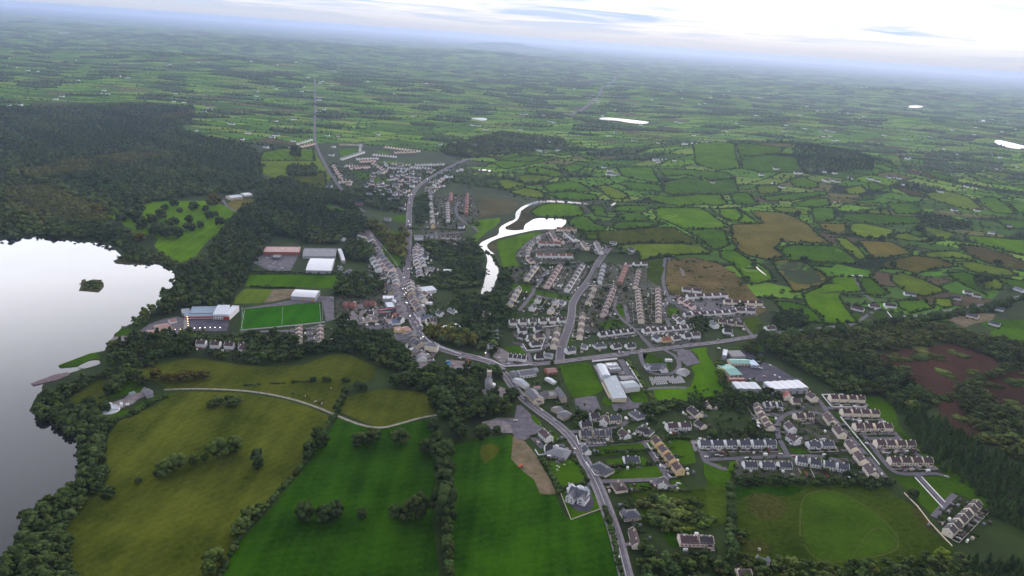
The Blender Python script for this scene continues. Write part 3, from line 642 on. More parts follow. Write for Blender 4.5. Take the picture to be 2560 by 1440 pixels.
# the quay below the trees and the slip
q_ = MB()
def slab(name, s, z0, z1, m):
    p = pts(s); n = len(p)
    a = sum(p[i][0] * p[(i + 1) % n][1] - p[(i + 1) % n][0] * p[i][1] for i in range(n))
    if a < 0: p = p[::-1]
    me = mesh_of(name, [(x, y, z0) for x, y in p] + [(x, y, z1) for x, y in p], [tuple(range(n - 1, -1, -1)), tuple(range(n, 2 * n))] + [(i, (i + 1) % n, n + (i + 1) % n, n + i) for i in range(n)], m)
    return obj(name, me)
tag(slab('pier', '78,960 84,965 112,958 140,952 175,938 170,932 136,938', -.5, .8, mat('pier_stone', rgb(120, 104, 108), rgb(92, 80, 86), .3)), 'long grey stone pier reaching into the lough below the shore trees', 'pier')
tag(slab('jetty', '303,816 303,819 318,819 318,816', -.3, .6, MATS['pier_stone']), 'small dark jetty at the grassy corner below the lakeside school', 'jetty')

# ------------------------------------------------------------------ far farmland: a patchwork of fields with hedge banks between
DETAIL = [at(u, v) for u, v in px('-300,262 150,262 300,255 480,262 490,290 432,312 482,342 620,364 642,388 700,368 790,350 1000,372 1150,392 1250,395 1300,385 1400,380 1500,385 1600,380 1720,352 1900,352 2010,372 2300,382 2420,395 2700,400 2700,1500 -300,1500')]
def hsum(ix, iy, k):
    v = math.sin(ix * 127.1 + iy * 311.7 + k * 74.7) * 43758.5453
    return v - math.floor(v)
HB = {'V': [], 'T': [], 'n': 0, 'C': []}
ICO = None
def ico(sub):
    bm = bmesh.new(); bmesh.ops.create_icosphere(bm, subdivisions=sub, radius=1.0)
    bm.verts.ensure_lookup_table()
    V = np.array([v.co[:] for v in bm.verts]); T = np.array([[v.index for v in f.verts] for f in bm.faces]); bm.free()
    return V, T
ICO0, ICO1 = ico(1), ico(2)                                  # 20 and 80 triangles
BLOBS0 = [(ICO0[0] * (1 + rng.uniform(-.3, .3, (len(ICO0[0]), 1))), ICO0[1]) for _ in range(6)]
OCT = (np.array([(1, 0, 0), (0, 1, 0), (-1, 0, 0), (0, -1, 0), (0, 0, 1), (0, 0, -1)], float), np.array([(0, 1, 4), (1, 2, 4), (2, 3, 4), (3, 0, 4), (1, 0, 5), (2, 1, 5), (3, 2, 5), (0, 3, 5)]))
BLOBS2 = [(OCT[0] * (1.12 + rng.uniform(-.25, .25, (6, 1))), OCT[1]) for _ in range(8)]
BLOBS1 = [(ICO1[0] * (1 + rng.uniform(-.32, .28, (len(ICO1[0]), 1))), ICO1[1]) for _ in range(6)]
def scatter(templates, P, SC, ang=None):
    """copies of small templates at points P (n,3) with scales SC (n,3): one triangle soup"""
    P = np.asarray(P, float); SC = np.asarray(SC, float); n = len(P)
    which = rng.integers(0, len(templates), n); Vs, Ts, owner, off = [], [], [], 0
    for k, (V, T) in enumerate(templates):
        ids = np.nonzero(which == k)[0]
        if not len(ids): continue
        if ang is None:
            a = rng.uniform(0, 2 * PI, len(ids)); c, s = np.cos(a), np.sin(a)
            x = V[None, :, 0] * c[:, None] - V[None, :, 1] * s[:, None]; y = V[None, :, 0] * s[:, None] + V[None, :, 1] * c[:, None]
            q = np.stack([x, y, np.repeat(V[None, :, 2], len(ids), 0)], -1) * SC[ids][:, None, :] + P[ids][:, None, :]
        else:                                                # lumps stretched along their bank
            c, s = np.cos(ang[ids])[:, None], np.sin(ang[ids])[:, None]
            x0, y0 = V[None, :, 0] * SC[ids, 0:1], V[None, :, 1] * SC[ids, 1:2]
            q = np.stack([x0 * c - y0 * s, x0 * s + y0 * c, V[None, :, 2] * SC[ids, 2:3]], -1) + P[ids][:, None, :]
        Vs.append(q.reshape(-1, 3)); Ts.append((T[None] + (np.arange(len(ids)) * len(V))[:, None, None] + off).reshape(-1, 3)); owner.append(np.repeat(ids, len(V))); off += len(ids) * len(V)
    return np.vstack(Vs), np.vstack(Ts), np.concatenate(owner)

leaf = mat('foliage', rgb(98, 112, 62), rgb(42, 54, 36), .55, .95, attr='tint', spec=0.0, detail=3)
leaf_far = mat('far_foliage', rgb(86, 104, 64), rgb(56, 72, 48), .08, .95, attr='tint', spec=0.0, detail=4)
RURAL = pts('1240,376 1300,383 1400,378 1500,383 1600,378 1720,350 1900,350 2010,370 2300,380 2420,393 2700,398 2700,715 2560,742 2300,783 2060,816 1960,800 1900,760 1835,690 1770,640 1600,632 1525,600 1500,560 1440,556 1420,545 1470,515 1540,535 1540,500 1400,494 1300,490 1240,468 1165,440')
def blocked(q):
    for p, bx in FBOX:
        if bx[0] < q[0] < bx[1] and bx[2] < q[1] < bx[3] and inside([q], p)[0]: return True
    if inside([q], RIVER_P)[0]: return True
    for L, hw, x0, x1, y0, y1 in RBOX:
        if x0 < q[0] < x1 and y0 < q[1] < y1 and np.min(np.hypot(L[:, 0] - q[0], L[:, 1] - q[1])) < hw + 5: return True
    return False
def far_blocked(q, pad=0):
    for p, x0, x1, y0, y1 in FWB:
        if x0 - 60 < q[0] < x1 + 60 and y0 - 150 < q[1] < y1 + 60:
            u = np.array(q) / np.hypot(*q)                   # keep the banks low so that the water shows
            for t in (0, 25, 55, 90, 125):
                if inside([(q[0] + u[0] * t, q[1] + u[1] * t)], p)[0]: return True
    for L, hw, x0, x1, y0, y1 in FARROADS:
        if x0 - 40 < q[0] < x1 + 40 and y0 - 40 < q[1] < y1 + 40 and np.min(np.hypot(L[:, 0] - q[0], L[:, 1] - q[1])) < hw + 26: return True
    return False
FWB = []
for w_p in FARWATER:
    a_ = np.array(w_p); FWB.append((w_p, a_[:, 0].min(), a_[:, 0].max(), a_[:, 1].min(), a_[:, 1].max()))
def far_fields(step=128.0, RMIN=1150, RMAX=12000):
    global FARROADS, RBOX
    RBOX = [(L[::2], hw, L[:, 0].min() - 15, L[:, 0].max() + 15, L[:, 1].min() - 15, L[:, 1].max() + 15) for L, hw in ROADLINES]
    FARROADS = [(L[::3], hw, L[:, 0].min(), L[:, 0].max(), L[:, 1].min(), L[:, 1].max()) for L, hw in ROADLINES if np.hypot(L[:, 0], L[:, 1]).max() > 3000]
    global FBOX
    FBOX = [([(c[0] + (a - c[0]) * 1.03, c[1] + (b - c[1]) * 1.03) for a, b in p], (min(q[0] for q in p) - 9, max(q[0] for q in p) + 9, min(q[1] for q in p) - 9, max(q[1] for q in p) + 9)) for p, _, _, _ in FIELDS for c in [np.mean(p, 0)]]
    th = math.radians(-14); c, s = math.cos(th), math.sin(th)
    pal = [(rgb(106, 142, 50), 4), (rgb(84, 122, 44), 5), (rgb(118, 142, 64), 3), (rgb(74, 102, 46), 3), (rgb(104, 104, 66), 1), (rgb(92, 82, 66), .6), (rgb(46, 58, 42), 2.0)]
    cols = np.array([p[0] for p in pal]); wts = np.array([p[1] for p in pal], float); wts /= wts.sum()
    V, T, CC = [], [], []; off = 0
    hed = []
    cell = {}
    def node(i, j):
        gx = (i + .5 * (j % 2)) * step + (hsum(i, j, 1) - .5) * step * .62
        gy = j * step * .62 + (hsum(i, j, 2) - .5) * step * .36
        # rows wander, as old field banks do
        gx += 60 * math.sin(gy / 700) ; gy += 55 * math.sin(gx / 520)
        return gx * c - gy * s, gx * s + gy * c
    det = np.array(DETAIL)
    nmax = int((RMAX + 500) / step)
    for j in range(int(RMIN * .5 / (step * .62)), int((RMAX + 500) / (step * .62))):
        for i in range(-nmax, nmax):
            q = [node(i, j), node(i + 1, j), node(i + 1 + (j % 2), j + 1), node(i + (j % 2), j + 1)]
            cx_, cy_ = sum(p[0] for p in q) / 4, sum(p[1] for p in q) / 4
            r = math.hypot(cx_, cy_)
            if r < RMIN or r > RMAX or abs(math.atan2(cx_, cy_)) > .72: continue
            mid_ = r < 4200 and inside([(cx_, cy_)], RURAL)[0]
            if r < 4200 and not mid_ and inside([(cx_, cy_)], DETAIL)[0]: continue
            if r < 1250: continue
            if r > 2000 and any(inside([(cx_, cy_)], w_)[0] for w_ in FARWATER): continue
            k = rng.choice(len(pal), p=wts)
            cells = 3 if step < 200 else 2
            a, b, d, e = (np.array(p) for p in q)
            u = np.linspace(.03, .97, cells + 1)
            gu, gv = np.meshgrid(u, u)
            P = (a[None, None] * ((1 - gu) * (1 - gv))[..., None] + b[None, None] * (gu * (1 - gv))[..., None] + d[None, None] * (gu * gv)[..., None] + e[None, None] * ((1 - gu) * gv)[..., None]).reshape(-1, 2)
            z = lift(P[:, 0], P[:, 1], .05 if mid_ else .4)
            V.append(np.c_[P, z]); n = cells + 1
            for y in range(cells):
                for x in range(cells):
                    o = off + y * n + x; T += [(o, o + 1, o + n + 1), (o, o + n + 1, o + n)]
            off += n * n; CC.append(np.repeat(cols[k][None] * rng.uniform(.85, 1.15), n * n, 0))
            for (p0, p1) in ((a, b), (a, e)):
                if rng.random() < .93: hed.append((p0, p1, r))
            if k == 6 or rng.random() < .06: cell[(i, j)] = (q, r)
    m = mat('far_fields', (1, 1, 1), (.78, .78, .78), .03, .95, attr='tint', spec=0.0, detail=4)
    me = tri_mesh('farmland', np.vstack(V), np.array(T), m, np.vstack(CC)); tag(obj('farmland', me), kind='structure')
    # hedge banks and trees between those fields
    P, SC, AN = [], [], []
    for p0, p1, r in hed:
        L = math.hypot(*(p1 - p0)); st = 10 if r < 3500 else 20 if r < 6000 else 38 if r < 12000 else 100
        k = max(2, int(L / st)); an = math.atan2(p1[1] - p0[1], p1[0] - p0[0])
        for t in range(k):
            if rng.random() < (.16 if r < 12000 else .35): continue
            q = p0 + (p1 - p0) * ((t + rng.uniform(0, 1)) / k) + rng.normal(0, .7, 2)
            if (blocked(q) if r < 3300 else far_blocked(q)): continue
            tr_ = rng.random() < (.20 if r < 5000 else .13)
            h = rng.uniform(4.5, 8) if tr_ else rng.uniform(1.5, 3.0) if r < 12000 else rng.uniform(4, 7)
            w = rng.uniform(3.2, 5.2) if r < 12000 else 14
            P.append((q[0], q[1], 0, r)); SC.append((w, w, h) if tr_ else (st * .62, rng.uniform(1.4, 2.3), h)); AN.append(an)
    for q, r in cell.values():                               # small woods
        a, b, d, e = (np.array(p) for p in q)
        if (blocked((a + d) / 2) or rng.random() < .5) if r < 3300 else far_blocked((a + d) / 2, 60): continue
        for _ in range(60 if r < 6000 else 30 if r < 12000 else 14):
            u, v = rng.uniform(.02, .98, 2)
            p = a * (1 - u) * (1 - v) + b * u * (1 - v) + d * u * v + e * (1 - u) * v
            if r < 3300 and blocked(p): continue
            w = rng.uniform(6, 9) if r < 6000 else rng.uniform(9, 13) if r < 12000 else 32
            P.append((p[0], p[1], 0, r)); SC.append((w, w, rng.uniform(7, 11))); AN.append(0)
    P = np.array(P); SC = np.array(SC)
    z = height(P[:, 0], P[:, 1]) + SC[:, 2] * .35
    V, T, ow = scatter(BLOBS2, np.c_[P[:, :2], z], SC, np.array(AN))
    tint = (np.array([1.0, 1.0, 1.0])[None] * rng.uniform(.7, 1.2, (len(P), 1)))[ow]
    tag(obj('hedgerows', tri_mesh('hedgerows', V, T, leaf_far, tint)), kind='stuff')
    print('far tris', len(T))
far_fields()
far_fields(300.0, 11800, 26000)

# ------------------------------------------------------------------ trees
def tree_mesh(kind, seed, clumps, sub):
    r_ = np.random.default_rng(seed); B = BLOBS2 if sub < 0 else BLOBS0
    P, SC, tn = [], [], []
    if kind == 'conifer':
        V, T = [], []; o = 0
        tiers = 5
        for t in range(tiers):
            z0 = .10 + .80 * t / tiers; z1 = min(1.0, z0 + .36); rad = .30 * (1 - t / (tiers + .4)); n = 9
            ph = r_.uniform(0, 6)
            ring = [(rad * (1.0 if i % 2 else .68) * r_.uniform(.85, 1.15) * math.cos(ph + 2 * PI * i / n), rad * (1.0 if i % 2 else .68) * math.sin(ph + 2 * PI * i / n), z0 + r_.uniform(-.03, .03)) for i in range(n)]
            V += ring + [(r_.normal(0, .01), r_.normal(0, .01), z1)]
            T += [(o + i, o + (i + 1) % n, o + n) for i in range(n)]; o += n + 1
        V = np.array(V)
        return V, np.array(T), np.repeat(r_.uniform(.8, 1.2, (len(V), 1)), 3, 1)
    # broadleaf: unit height 1, crown radius .5, many leaf clumps through an uneven dome
    for i in range(clumps):
        a = r_.uniform(0, 2 * PI); zz = r_.uniform(.22, 1.0); rr = math.sqrt(r_.uniform(.05, 1))
        env = .40 * math.sqrt(max(.05, 1 - ((zz - .55) / .50) ** 2))
        w = r_.uniform(.10, .19) * (1.6 if clumps < 8 else 1.15 if clumps < 20 else 1.0)
        P.append((math.cos(a) * env * rr, math.sin(a) * env * rr, zz * .88)); SC.append((w, w, w * r_.uniform(.7, 1.0)))
        tn.append(r_.uniform(.62, 1.3))
    V, T, ow = scatter(B, P, SC)
    return V, T, np.array(tn)[ow][:, None] * np.ones(3)
CROWNS = {('broad', 1): [tree_mesh('broad', i, 44, 0) for i in range(5)], ('broad', 0): [tree_mesh('broad', 20 + i, 13, 0) for i in range(6)], ('broad', -1): [tree_mesh('broad', 40 + i, 6, -1) for i in range(6)],
          ('conifer', 1): [tree_mesh('conifer', 60 + i, 0, 0) for i in range(4)]}
CROWNS[('conifer', 0)] = CROWNS[('conifer', -1)] = CROWNS[('conifer', 1)]
TINTS = {'bracken': ((1.12, .92, .74), .2), 'dark': ((.60, .68, .68), .16), 'green': ((1.0, 1.06, .82), .18), 'mixed': ((.72, .76, .68), .22), 'russet': ((1.32, .86, .62), .2), 'bronze': ((1.25, 1.0, .58), .2), 'grey': ((.92, .98, .98), .12), 'conifer': ((.40, .52, .48), .16), 'heath': ((.82, .76, .70), .22), 'lime': ((1.6, 1.6, .7), .1)}
def tints(kind, n):
    c, v = TINTS[kind]
    return np.array(c)[None] * (1 + rng.normal(0, v, (n, 1))).clip(.5, 1.6) * (1 + rng.normal(0, .06, (n, 3)))
WOODCOUNT = [0]
def wood(name, poly, spacing, hgt, kind='mixed', shape='broad', lod=0, excl=(), jit=.42, widen=1.0):
    """a wood that reads as one mass"""
    p = pts(poly) if isinstance(poly, str) else poly
    P = fill_points(p, spacing, jit)
    for e in excl:
        if len(P): P = P[~inside(P, e)]
    if not len(P): return
    n = len(P); H = rng.uniform(.6, 1.3, n) * hgt; Wd = spacing * rng.uniform(1.0, 1.8, n) * widen
    SC = np.c_[Wd, Wd, H]; tn = tints(kind, n)
    pz = np.sin(P[:, 0] / 83 + 1.7 * np.sin(P[:, 1] / 120)) * np.sin(P[:, 1] / 61 + P[:, 0] / 210) + .5 * np.sin(P[:, 0] / 31 + P[:, 1] / 27)
    if kind in ('dark', 'mixed', 'green'):
        k_ = rng.random(n); tn[k_ < .07] *= np.array([1.25, 1.06, .85]); tn[k_ > .90] *= np.array([1.2, 1.24, 1.0])
    if kind != 'conifer': tn = tn * (1 + .22 * pz[:, None] * np.array([1.25, .95, .75]))
    add_soup(name, shape, lod, np.c_[P, height(P[:, 0], P[:, 1])], SC, tn)
def add_soup(name, shape, lod, P, SC, tn):
    tem = CROWNS[(shape, lod)]
    which = rng.integers(0, len(tem), len(P)); Vs, Ts, Cs, off = [], [], [], 0
    for k, (V, T, tt) in enumerate(tem):
        ids = np.nonzero(which == k)[0]
        if not len(ids): continue
        a = rng.uniform(0, 2 * PI, len(ids)); c, s = np.cos(a)[:, None], np.sin(a)[:, None]
        x = V[None, :, 0] * c - V[None, :, 1] * s; y = V[None, :, 0] * s + V[None, :, 1] * c
        q = np.stack([x, y, np.repeat(V[None, :, 2], len(ids), 0)], -1) * SC[ids][:, None, :] + P[ids][:, None, :]
        Vs.append(q.reshape(-1, 3)); Cs.append((tn[ids][:, None, :] * tt[None]).reshape(-1, 3))
        Ts.append((T[None] + (np.arange(len(ids)) * len(V))[:, None, None] + off).reshape(-1, 3)); off += len(ids) * len(V)
    T = np.vstack(Ts); WOODCOUNT[0] += len(T)
    tag(obj(name, tri_mesh(name, np.vstack(Vs), T, leaf, np.vstack(Cs))), kind='stuff')
DEM_MEADOW = pts('U:1040,640 1250,600 1500,500 1750,490 2060,490 2300,550 2420,620 2250,710 2210,790 2120,850 2020,960 1960,1040 1800,1110 1640,1020 1540,940 1580,870 1500,830 1330,820 1200,700')
# the great forest beyond the lough, in bands
HEATH = [pts('180,330 330,305 480,275 490,285 430,310 300,345'), pts('0,470 120,460 260,520 280,550 180,560 20,530'), pts('60,425 200,395 340,380 420,392 300,420 160,440 60,445')]
wood('forest', '-300,270 150,268 300,262 480,266 490,290 430,310 480,338 620,362 640,385 660,440 645,470 590,482 480,492 380,505 300,530 200,480 100,430 -300,420', 13, 13, 'dark', lod=-1, excl=HEATH)
wood('forest', '-300,420 100,430 200,480 300,530 260,560 318,580 330,610 310,628 280,612 240,600 180,598 100,588 0,598 -60,600 -300,560', 13, 12, 'mixed', lod=-1, excl=HEATH)
wood('scrub', '60,425 200,395 340,380 420,392 300,420 160,440 60,445', 10, 6, 'bracken', lod=-1)
wood('forest', '40,350 200,315 330,300 480,300 430,330 300,360 160,400 60,410', 11, 15, 'conifer', 'conifer')
wood('forest', '480,345 620,365 640,385 650,430 560,440 470,400', 11, 16, 'conifer', 'conifer')
wood('scrub', '0,470 120,460 260,520 280,550 180,560 20,530', 9, 5, 'bracken', lod=-1)
wood('scrub', '180,330 330,305 480,275 490,285 430,310 300,345', 14, 8, 'bracken', lod=-1)
# demesne wood running from the house to the shore
WD = '645,478 662,462 700,452 740,460 790,476 868,492 885,520 905,548 922,566 912,588 860,598 800,600 720,596 690,592 662,612 640,652 622,690 600,722 586,742 570,770 480,772 432,768 405,772 412,748 440,712 478,695 462,672 520,645 548,600 580,555 608,528 640,505'
wood('wood', WD, 13, 16, 'dark', lod=0, excl=[pts('775,518 830,510 885,530 902,542 850,543')])
wood('scrub', '296,648 320,636 372,626 400,632 440,655 470,668 462,676 430,672 395,659 330,659', 9, 7, 'mixed', lod=-1)
wood('scrub', '300,600 320,590 345,625 400,640 360,628 315,636', 9, 8, 'dark', lod=-1)
wood('scrub', '205,708 215,702 245,701 256,708 250,722 215,726', 6, 2.2, 'mixed', lod=-1)
wood('scrub', '438,678 460,682 470,695 452,702 440,692', 6, 5, 'heath', lod=-1)
wood('grove', '355,792 380,775 395,785 375,800 348,822 328,815', 10, 14, 'green', lod=0)
wood('grove', '395,770 420,765 430,785 405,795', 10, 16, 'dark', lod=0)
# belt north of the olive field
TERR = pts('Q:1950,640 2500,670 2500,790 1950,740')
wood('tree_belt', '252,894 280,874 310,858 335,846 420,838 455,830 520,848 560,862 540,885 480,885 400,900 330,915 275,922 262,912 290,895', 10, 12, 'mixed', lod=0, excl=[TERR])
wood('tree_belt', '545,850 620,838 730,842 740,868 830,862 845,800 870,800 925,835 980,850 1010,880 1040,920 1030,945 960,922 905,888 830,880 780,892 700,905 610,912 560,900 520,888', 11, 12, 'dark', lod=0, excl=[TERR])
wood('tree_belt', '150,975 180,958 235,942 300,926 400,905 390,915 300,938 230,962 180,995 160,1030 130,1032 92,1028 92,1005 115,992 135,985', 9, 9, 'mixed', lod=0)
# the town's woods
wood('grove', '850,700 880,692 940,700 958,735 900,745 840,742', 12, 14, 'dark', lod=0)
wood('grove', '868,612 930,612 950,645 900,655 860,645', 12, 14, 'dark', lod=0)
wood('grove', '750,588 850,592 845,610 760,612', 12, 12, 'mixed', lod=-1)
wood('grove', '1060,600 1180,605 1205,640 1215,690 1208,720 1130,728 1062,715 1055,690 1130,685 1120,660 1065,640', 15, 8, 'dark', lod=0, jit=.9)
wood('grove', '1130,735 1200,742 1232,742 1250,700 1262,672 1280,690 1268,760 1285,790 1250,850 1235,885 1205,885 1120,865 1065,840 1060,828 1130,820 1165,795 1130,768', 14, 11, 'dark', lod=0, jit=.8)
wood('avenue', '1062,835 1100,828 1180,845 1200,870 1120,862 1070,848', 10, 14, 'bronze', lod=0)
wood('grove', '1040,925 1090,915 1110,930 1200,925 1250,918 1262,950 1205,935 1185,975 1200,1000 1295,985 1290,1030 1240,1035 1190,1060 1120,1050 1092,1045 1090,985 1050,975 990,950', 13, 13, 'dark', lod=0)
wood('grove', '910,555 935,560 990,600 1018,560 1016,640 1005,655 990,640 962,615', 12, 14, 'bronze', lod=-1)
wood('grove', '860,480 950,470 1000,500 1000,530 930,520', 16, 9, 'dark', lod=-1)
wood('grove', '1040,500 1070,480 1075,550 1040,560', 14, 9, 'dark', lod=-1)
wood('grove', '716,442 722,420 790,420 792,442', 11, 16, 'dark', lod=-1)
wood('grove', '1100,370 1250,330 1400,345 1420,370 1300,382 1200,395 1120,392', 18, 10, 'mixed', lod=-1)
wood('grove', '1975,380 2060,368 2140,378 2190,410 2180,428 2080,430 2000,428', 13, 11, 'conifer', 'conifer')
# woods and bog scrub on the right
BOGS = [pts(s) for s in ('2190,890 2240,875 2300,868 2380,860 2440,880 2480,895 2510,920 2420,945 2400,965 2360,1005 2300,965 2230,915', '2440,960 2520,930 2600,920 2600,1050 2500,1020', '2330,985 2400,1000 2420,1060 2470,1090 2420,1100 2350,1040')]
wood('wood', '1892,858 1935,846 2010,836 2080,832 2200,822 2300,806 2330,810 2420,832 2500,850 2600,870 2700,1500 2560,1160 2440,1100 2330,1010 2240,945 2180,895 2150,880 2060,868', 12, 8, 'heath', lod=0, excl=BOGS)
wood('wood', '1905,870 1945,850 2060,868 2160,885 2240,945 2330,1010 2300,1040 2240,1010 2200,990 2110,984 2060,965 1990,925 1940,905', 12, 11, 'mixed', lod=0, excl=BOGS)
wood('conifer_wood', '2215,1000 2250,1005 2330,1040 2440,1110 2560,1180 2700,1300 2700,1500 2600,1500 2560,1330 2490,1310 2450,1250 2365,1185 2295,1120 2255,1045', 8.5, 13, 'conifer', 'conifer')
for b_ in BOGS: wood('bog_scrub', b_, 46, 2.2, 'heath', lod=-1, jit=.8, widen=.6)
wood('grove', '1905,905 1860,880 1850,870 1890,860', 11, 9, 'mixed', lod=0)
wood('grove', '1800,905 1815,960 1835,985 1820,990 1800,965 1790,920', 10, 9, 'green', lod=0)
wood('tree_line', '1600,1030 1640,1012 1760,1003 1830,985 1940,985 1960,995 1900,1010 1860,1020 1760,1020 1640,1035', 10, 8, 'dark', lod=0)
wood('tree_line', '1750,1090 1800,1082 1930,1085 1935,1098 1800,1100', 9, 8, 'dark', lod=0)
wood('tree_line', '1830,1200 2060,1195 2120,1190 2180,1195 2230,1212 2180,1222 1990,1214 1835,1212', 8, 6, 'dark', lod=0)
wood('grove', '1600,1370 1700,1400 1800,1390 1840,1330 1855,1300 1845,1500 1600,1500 1590,1420', 10, 8, 'dark', lod=0)
wood('grove', '1860,1400 2000,1415 2100,1420 2400,1395 2440,1440 2400,1500 1860,1500', 11, 7, 'mixed', lod=0)
wood('grove', '1600,1260 1660,1240 1750,1250 1790,1300 1700,1330 1630,1310', 15, 5, 'mixed', lod=0)
wood('grove', '1940,790 2000,780 2020,815 1960,828 1930,815', 10, 9, 'dark', lod=0)
wood('grove', '2280,540 2330,535 2430,560 2420,575 2330,570', 12, 10, 'dark', lod=-1)
wood('grove', '1720,800 1760,790 1770,830 1745,850 1725,835', 10, 7, 'dark', lod=0)
# shrubs and small trees in the gardens
def garden_trees():
    P = []
    for s, sp_ in (('A:380,150 720,130 1430,110 1400,260 1180,620 1120,860 1000,1180 420,1130 300,340', 22), ('N:420,1120 400,1000 560,860 960,770 1020,1120', 24), ('A:1500,130 2130,110 2150,880 1900,850 1700,950 1450,980 1240,1100 1230,800 1350,420', 20), ('B:200,600 1740,720 1700,900 960,960 150,1000', 26),
                   ('M:1860,430 2300,420 2400,640 2250,800 2000,960 1800,820', 22), ('K:540,90 1330,90 1400,230 2080,260 2060,470 940,440 600,250', 20), ('E:1440,680 2280,680 2540,1250 1900,1300 1500,1000', 18), ('R:960,260 1620,100 1620,580 960,560', 22), ('M:880,120 2100,120 1900,300 1750,420 1650,650 1100,560 900,300', 22), ('M:1900,180 2250,100 2300,200 1950,430 1850,420', 20),
                   ('D:900,560 1250,600 1560,820 1680,1000 1900,860 2200,1000 2200,1160 1100,1040', 17), ('R:1740,260 2200,330 2200,500 1850,500', 20), ('M:1680,820 1880,820 2100,1000 2400,1000 2400,1250 1740,1260', 24), ('J:1200,560 1500,560 1650,1300 1440,1000', 18), ('D:430,200 1080,190 1050,450 620,430', 20), ('E:540,560 1500,640 1560,1180 900,1200 640,900', 18)):
        q = pts(s); a = fill_points(q, sp_ * .62, .5); P.append(a[rng.random(len(a)) < .92])
    P = np.vstack(P)
    keep = np.ones(len(P), bool)
    for b in FOOT: keep &= ~(np.hypot(P[:, 0] - b[0], P[:, 1] - b[1]) < b[2] * .85 + 1.0)
    P = P[keep]
    for L, hw in ROADLINES: 
        d = np.min(np.hypot(P[:, None, 0] - L[None, :, 0], P[:, None, 1] - L[None, :, 1]), 1); P = P[d > hw + 2]
    n = len(P); H = 2.2 + 5.8 * rng.random(n) ** 1.3; Wd = H * rng.uniform(.8, 1.4, n)
    k = rng.random(n); tn = np.where(k[:, None] < .6, tints('dark', n), tints('green', n))
    add_soup('garden_shrubbery', 'broad', -1, np.c_[P, height(P[:, 0], P[:, 1])], np.c_[Wd, Wd, H], tn)

# ------------------------------------------------------------------ describing where things stand
LAND = [('the white villa', 'villa', 1447, 1245), ('the lakeside school', 'lakeside school', 525, 785), ('the playing pitch', 'pitch', 700, 790), ('the arched sports hall', 'sports hall', 765, 735), ('the green roofed store', 'store', 1828, 925),
        ('the long white warehouse', 'warehouse', 1963, 965), ('the little towered church', 'towered church', 1222, 965), ('the grey roofed school', 'school', 1545, 950), ('the slate roofed church', 'slate church', 1650, 915), ('the town green', 'town green', 1000, 640),
        ('the river pond', 'pond', 1360, 560), ('the waterworks', 'waterworks', 310, 1005), ('the red bog', 'bog', 2350, 910), ('the hilltop conifers', 'hill', 2080, 405), ('the demesne house', 'demesne', 610, 488), ('the farm with white sheds', 'farm', 2130, 685),
        ('the roadside bungalows', 'bungalow', 2190, 770), ('the oval green', 'oval green', 2120, 1310), ('the stone pier', 'pier', 110, 950), ('the brown waste ground', 'waste ground', 1740, 690), ('the factory yard', 'factory', 740, 650), ('the river bridge', 'bridge', 1195, 895),
        ('the junction lay-by', 'lay-by', 1310, 1060), ('the conifer wood', 'conifer wood', 2420, 1180), ('the north road', 'north road', 787, 300), ('the graveyard', 'graveyard', 1665, 955), ('the brown roofed farmhouse', 'farmhouse', 1740, 1360), ('the lough', 'lough', 120, 1150)]
LXY = [at(l[2], l[3]) for l in LAND]
ORD = ['first', 'second', 'third', 'fourth', 'fifth', 'sixth', 'seventh', 'eighth', 'ninth', 'tenth', 'eleventh', 'twelfth', 'thirteenth', 'fourteenth', 'fifteenth', 'sixteenth', 'seventeenth', 'eighteenth', 'nineteenth', 'twentieth']
ORD += ['twenty-' + o for o in ORD[:9]] + ['thirtieth'] + ['thirty-' + o for o in ORD[:9]]
def nearest_land(x, y):
    d = [math.hypot(x - a, y - b) for a, b in LXY]; i = int(np.argmin(d)); return i, d[i]
PENDING = {}
def label_later(o, desc, x, y, tail='out from'):
    i, d = nearest_land(x, y); PENDING.setdefault((desc, i, tail), []).append((d, o))
def finish_labels():
    for (desc, i, tail), L in PENDING.items():
        L.sort(key=lambda t: t[0])
        for k, (d, o) in enumerate(L):
            o['label'] = f"{desc}, {ORD[k]} {tail} {LAND[i][0]}" if len(L) > 1 else f"{desc}, not far from {LAND[i][0]}"

# ------------------------------------------------------------------ houses
ROOF = {k: mat('roof_' + k, rgb(*c), tuple(x * .72 for x in rgb(*c)), .7, .75, obj_var=.16, spec=.3) for k, c in dict(brown=(84, 68, 72), slate=(80, 82, 94), dark=(62, 57, 64), red=(128, 80, 78), grey=(126, 128, 136), teal=(72, 134, 130), terracotta=(150, 98, 84)).items()}
WALL = {k: mat('wall_' + k, rgb(*c, 1.4), tuple(x * .90 for x in rgb(*c, 1.4)), .3, .85, obj_var=.05) for k, c in dict(cream=(216, 202, 186), white=(222, 220, 222), pink=(212, 190, 182), stone=(172, 164, 154), yellow=(206, 184, 140), brick=(136, 102, 94), grey=(156, 154, 160)).items()}
glass = mat('window_glass', rgb(56, 58, 68), rgb(44, 46, 54), 2, .2, spec=.5)
frame_m = mat('white_frame', rgb(225, 225, 228), rgb(190, 190, 194), 2, .6)
door_m = {k: mat('door_' + k, rgb(*c), None, 2, .5) for k, c in dict(red=(120, 44, 44), blue=(48, 66, 104), green=(44, 82, 58), black=(40, 40, 46)).items()}
pot_m = mat('chimney_pot', rgb(150, 96, 76), None, 2, .8)
GARD = mat('render_wall', rgb(196, 188, 180), rgb(166, 158, 152), .3, .85)
WIN = {}
def window_mesh(w, h):
    k = (round(w, 1), round(h, 1))
    if k not in WIN:
        b = MB(); b.box(-w / 2 - .09, w / 2 + .09, -.05, .05, -.09, h + .09, frame_m); b.box(-w / 2, w / 2, -.075, .0, 0, h / 2 - .04, glass); b.box(-w / 2, w / 2, -.075, .0, h / 2 + .04, h, glass)
        WIN[k] = b.mesh('window')
    return WIN[k]
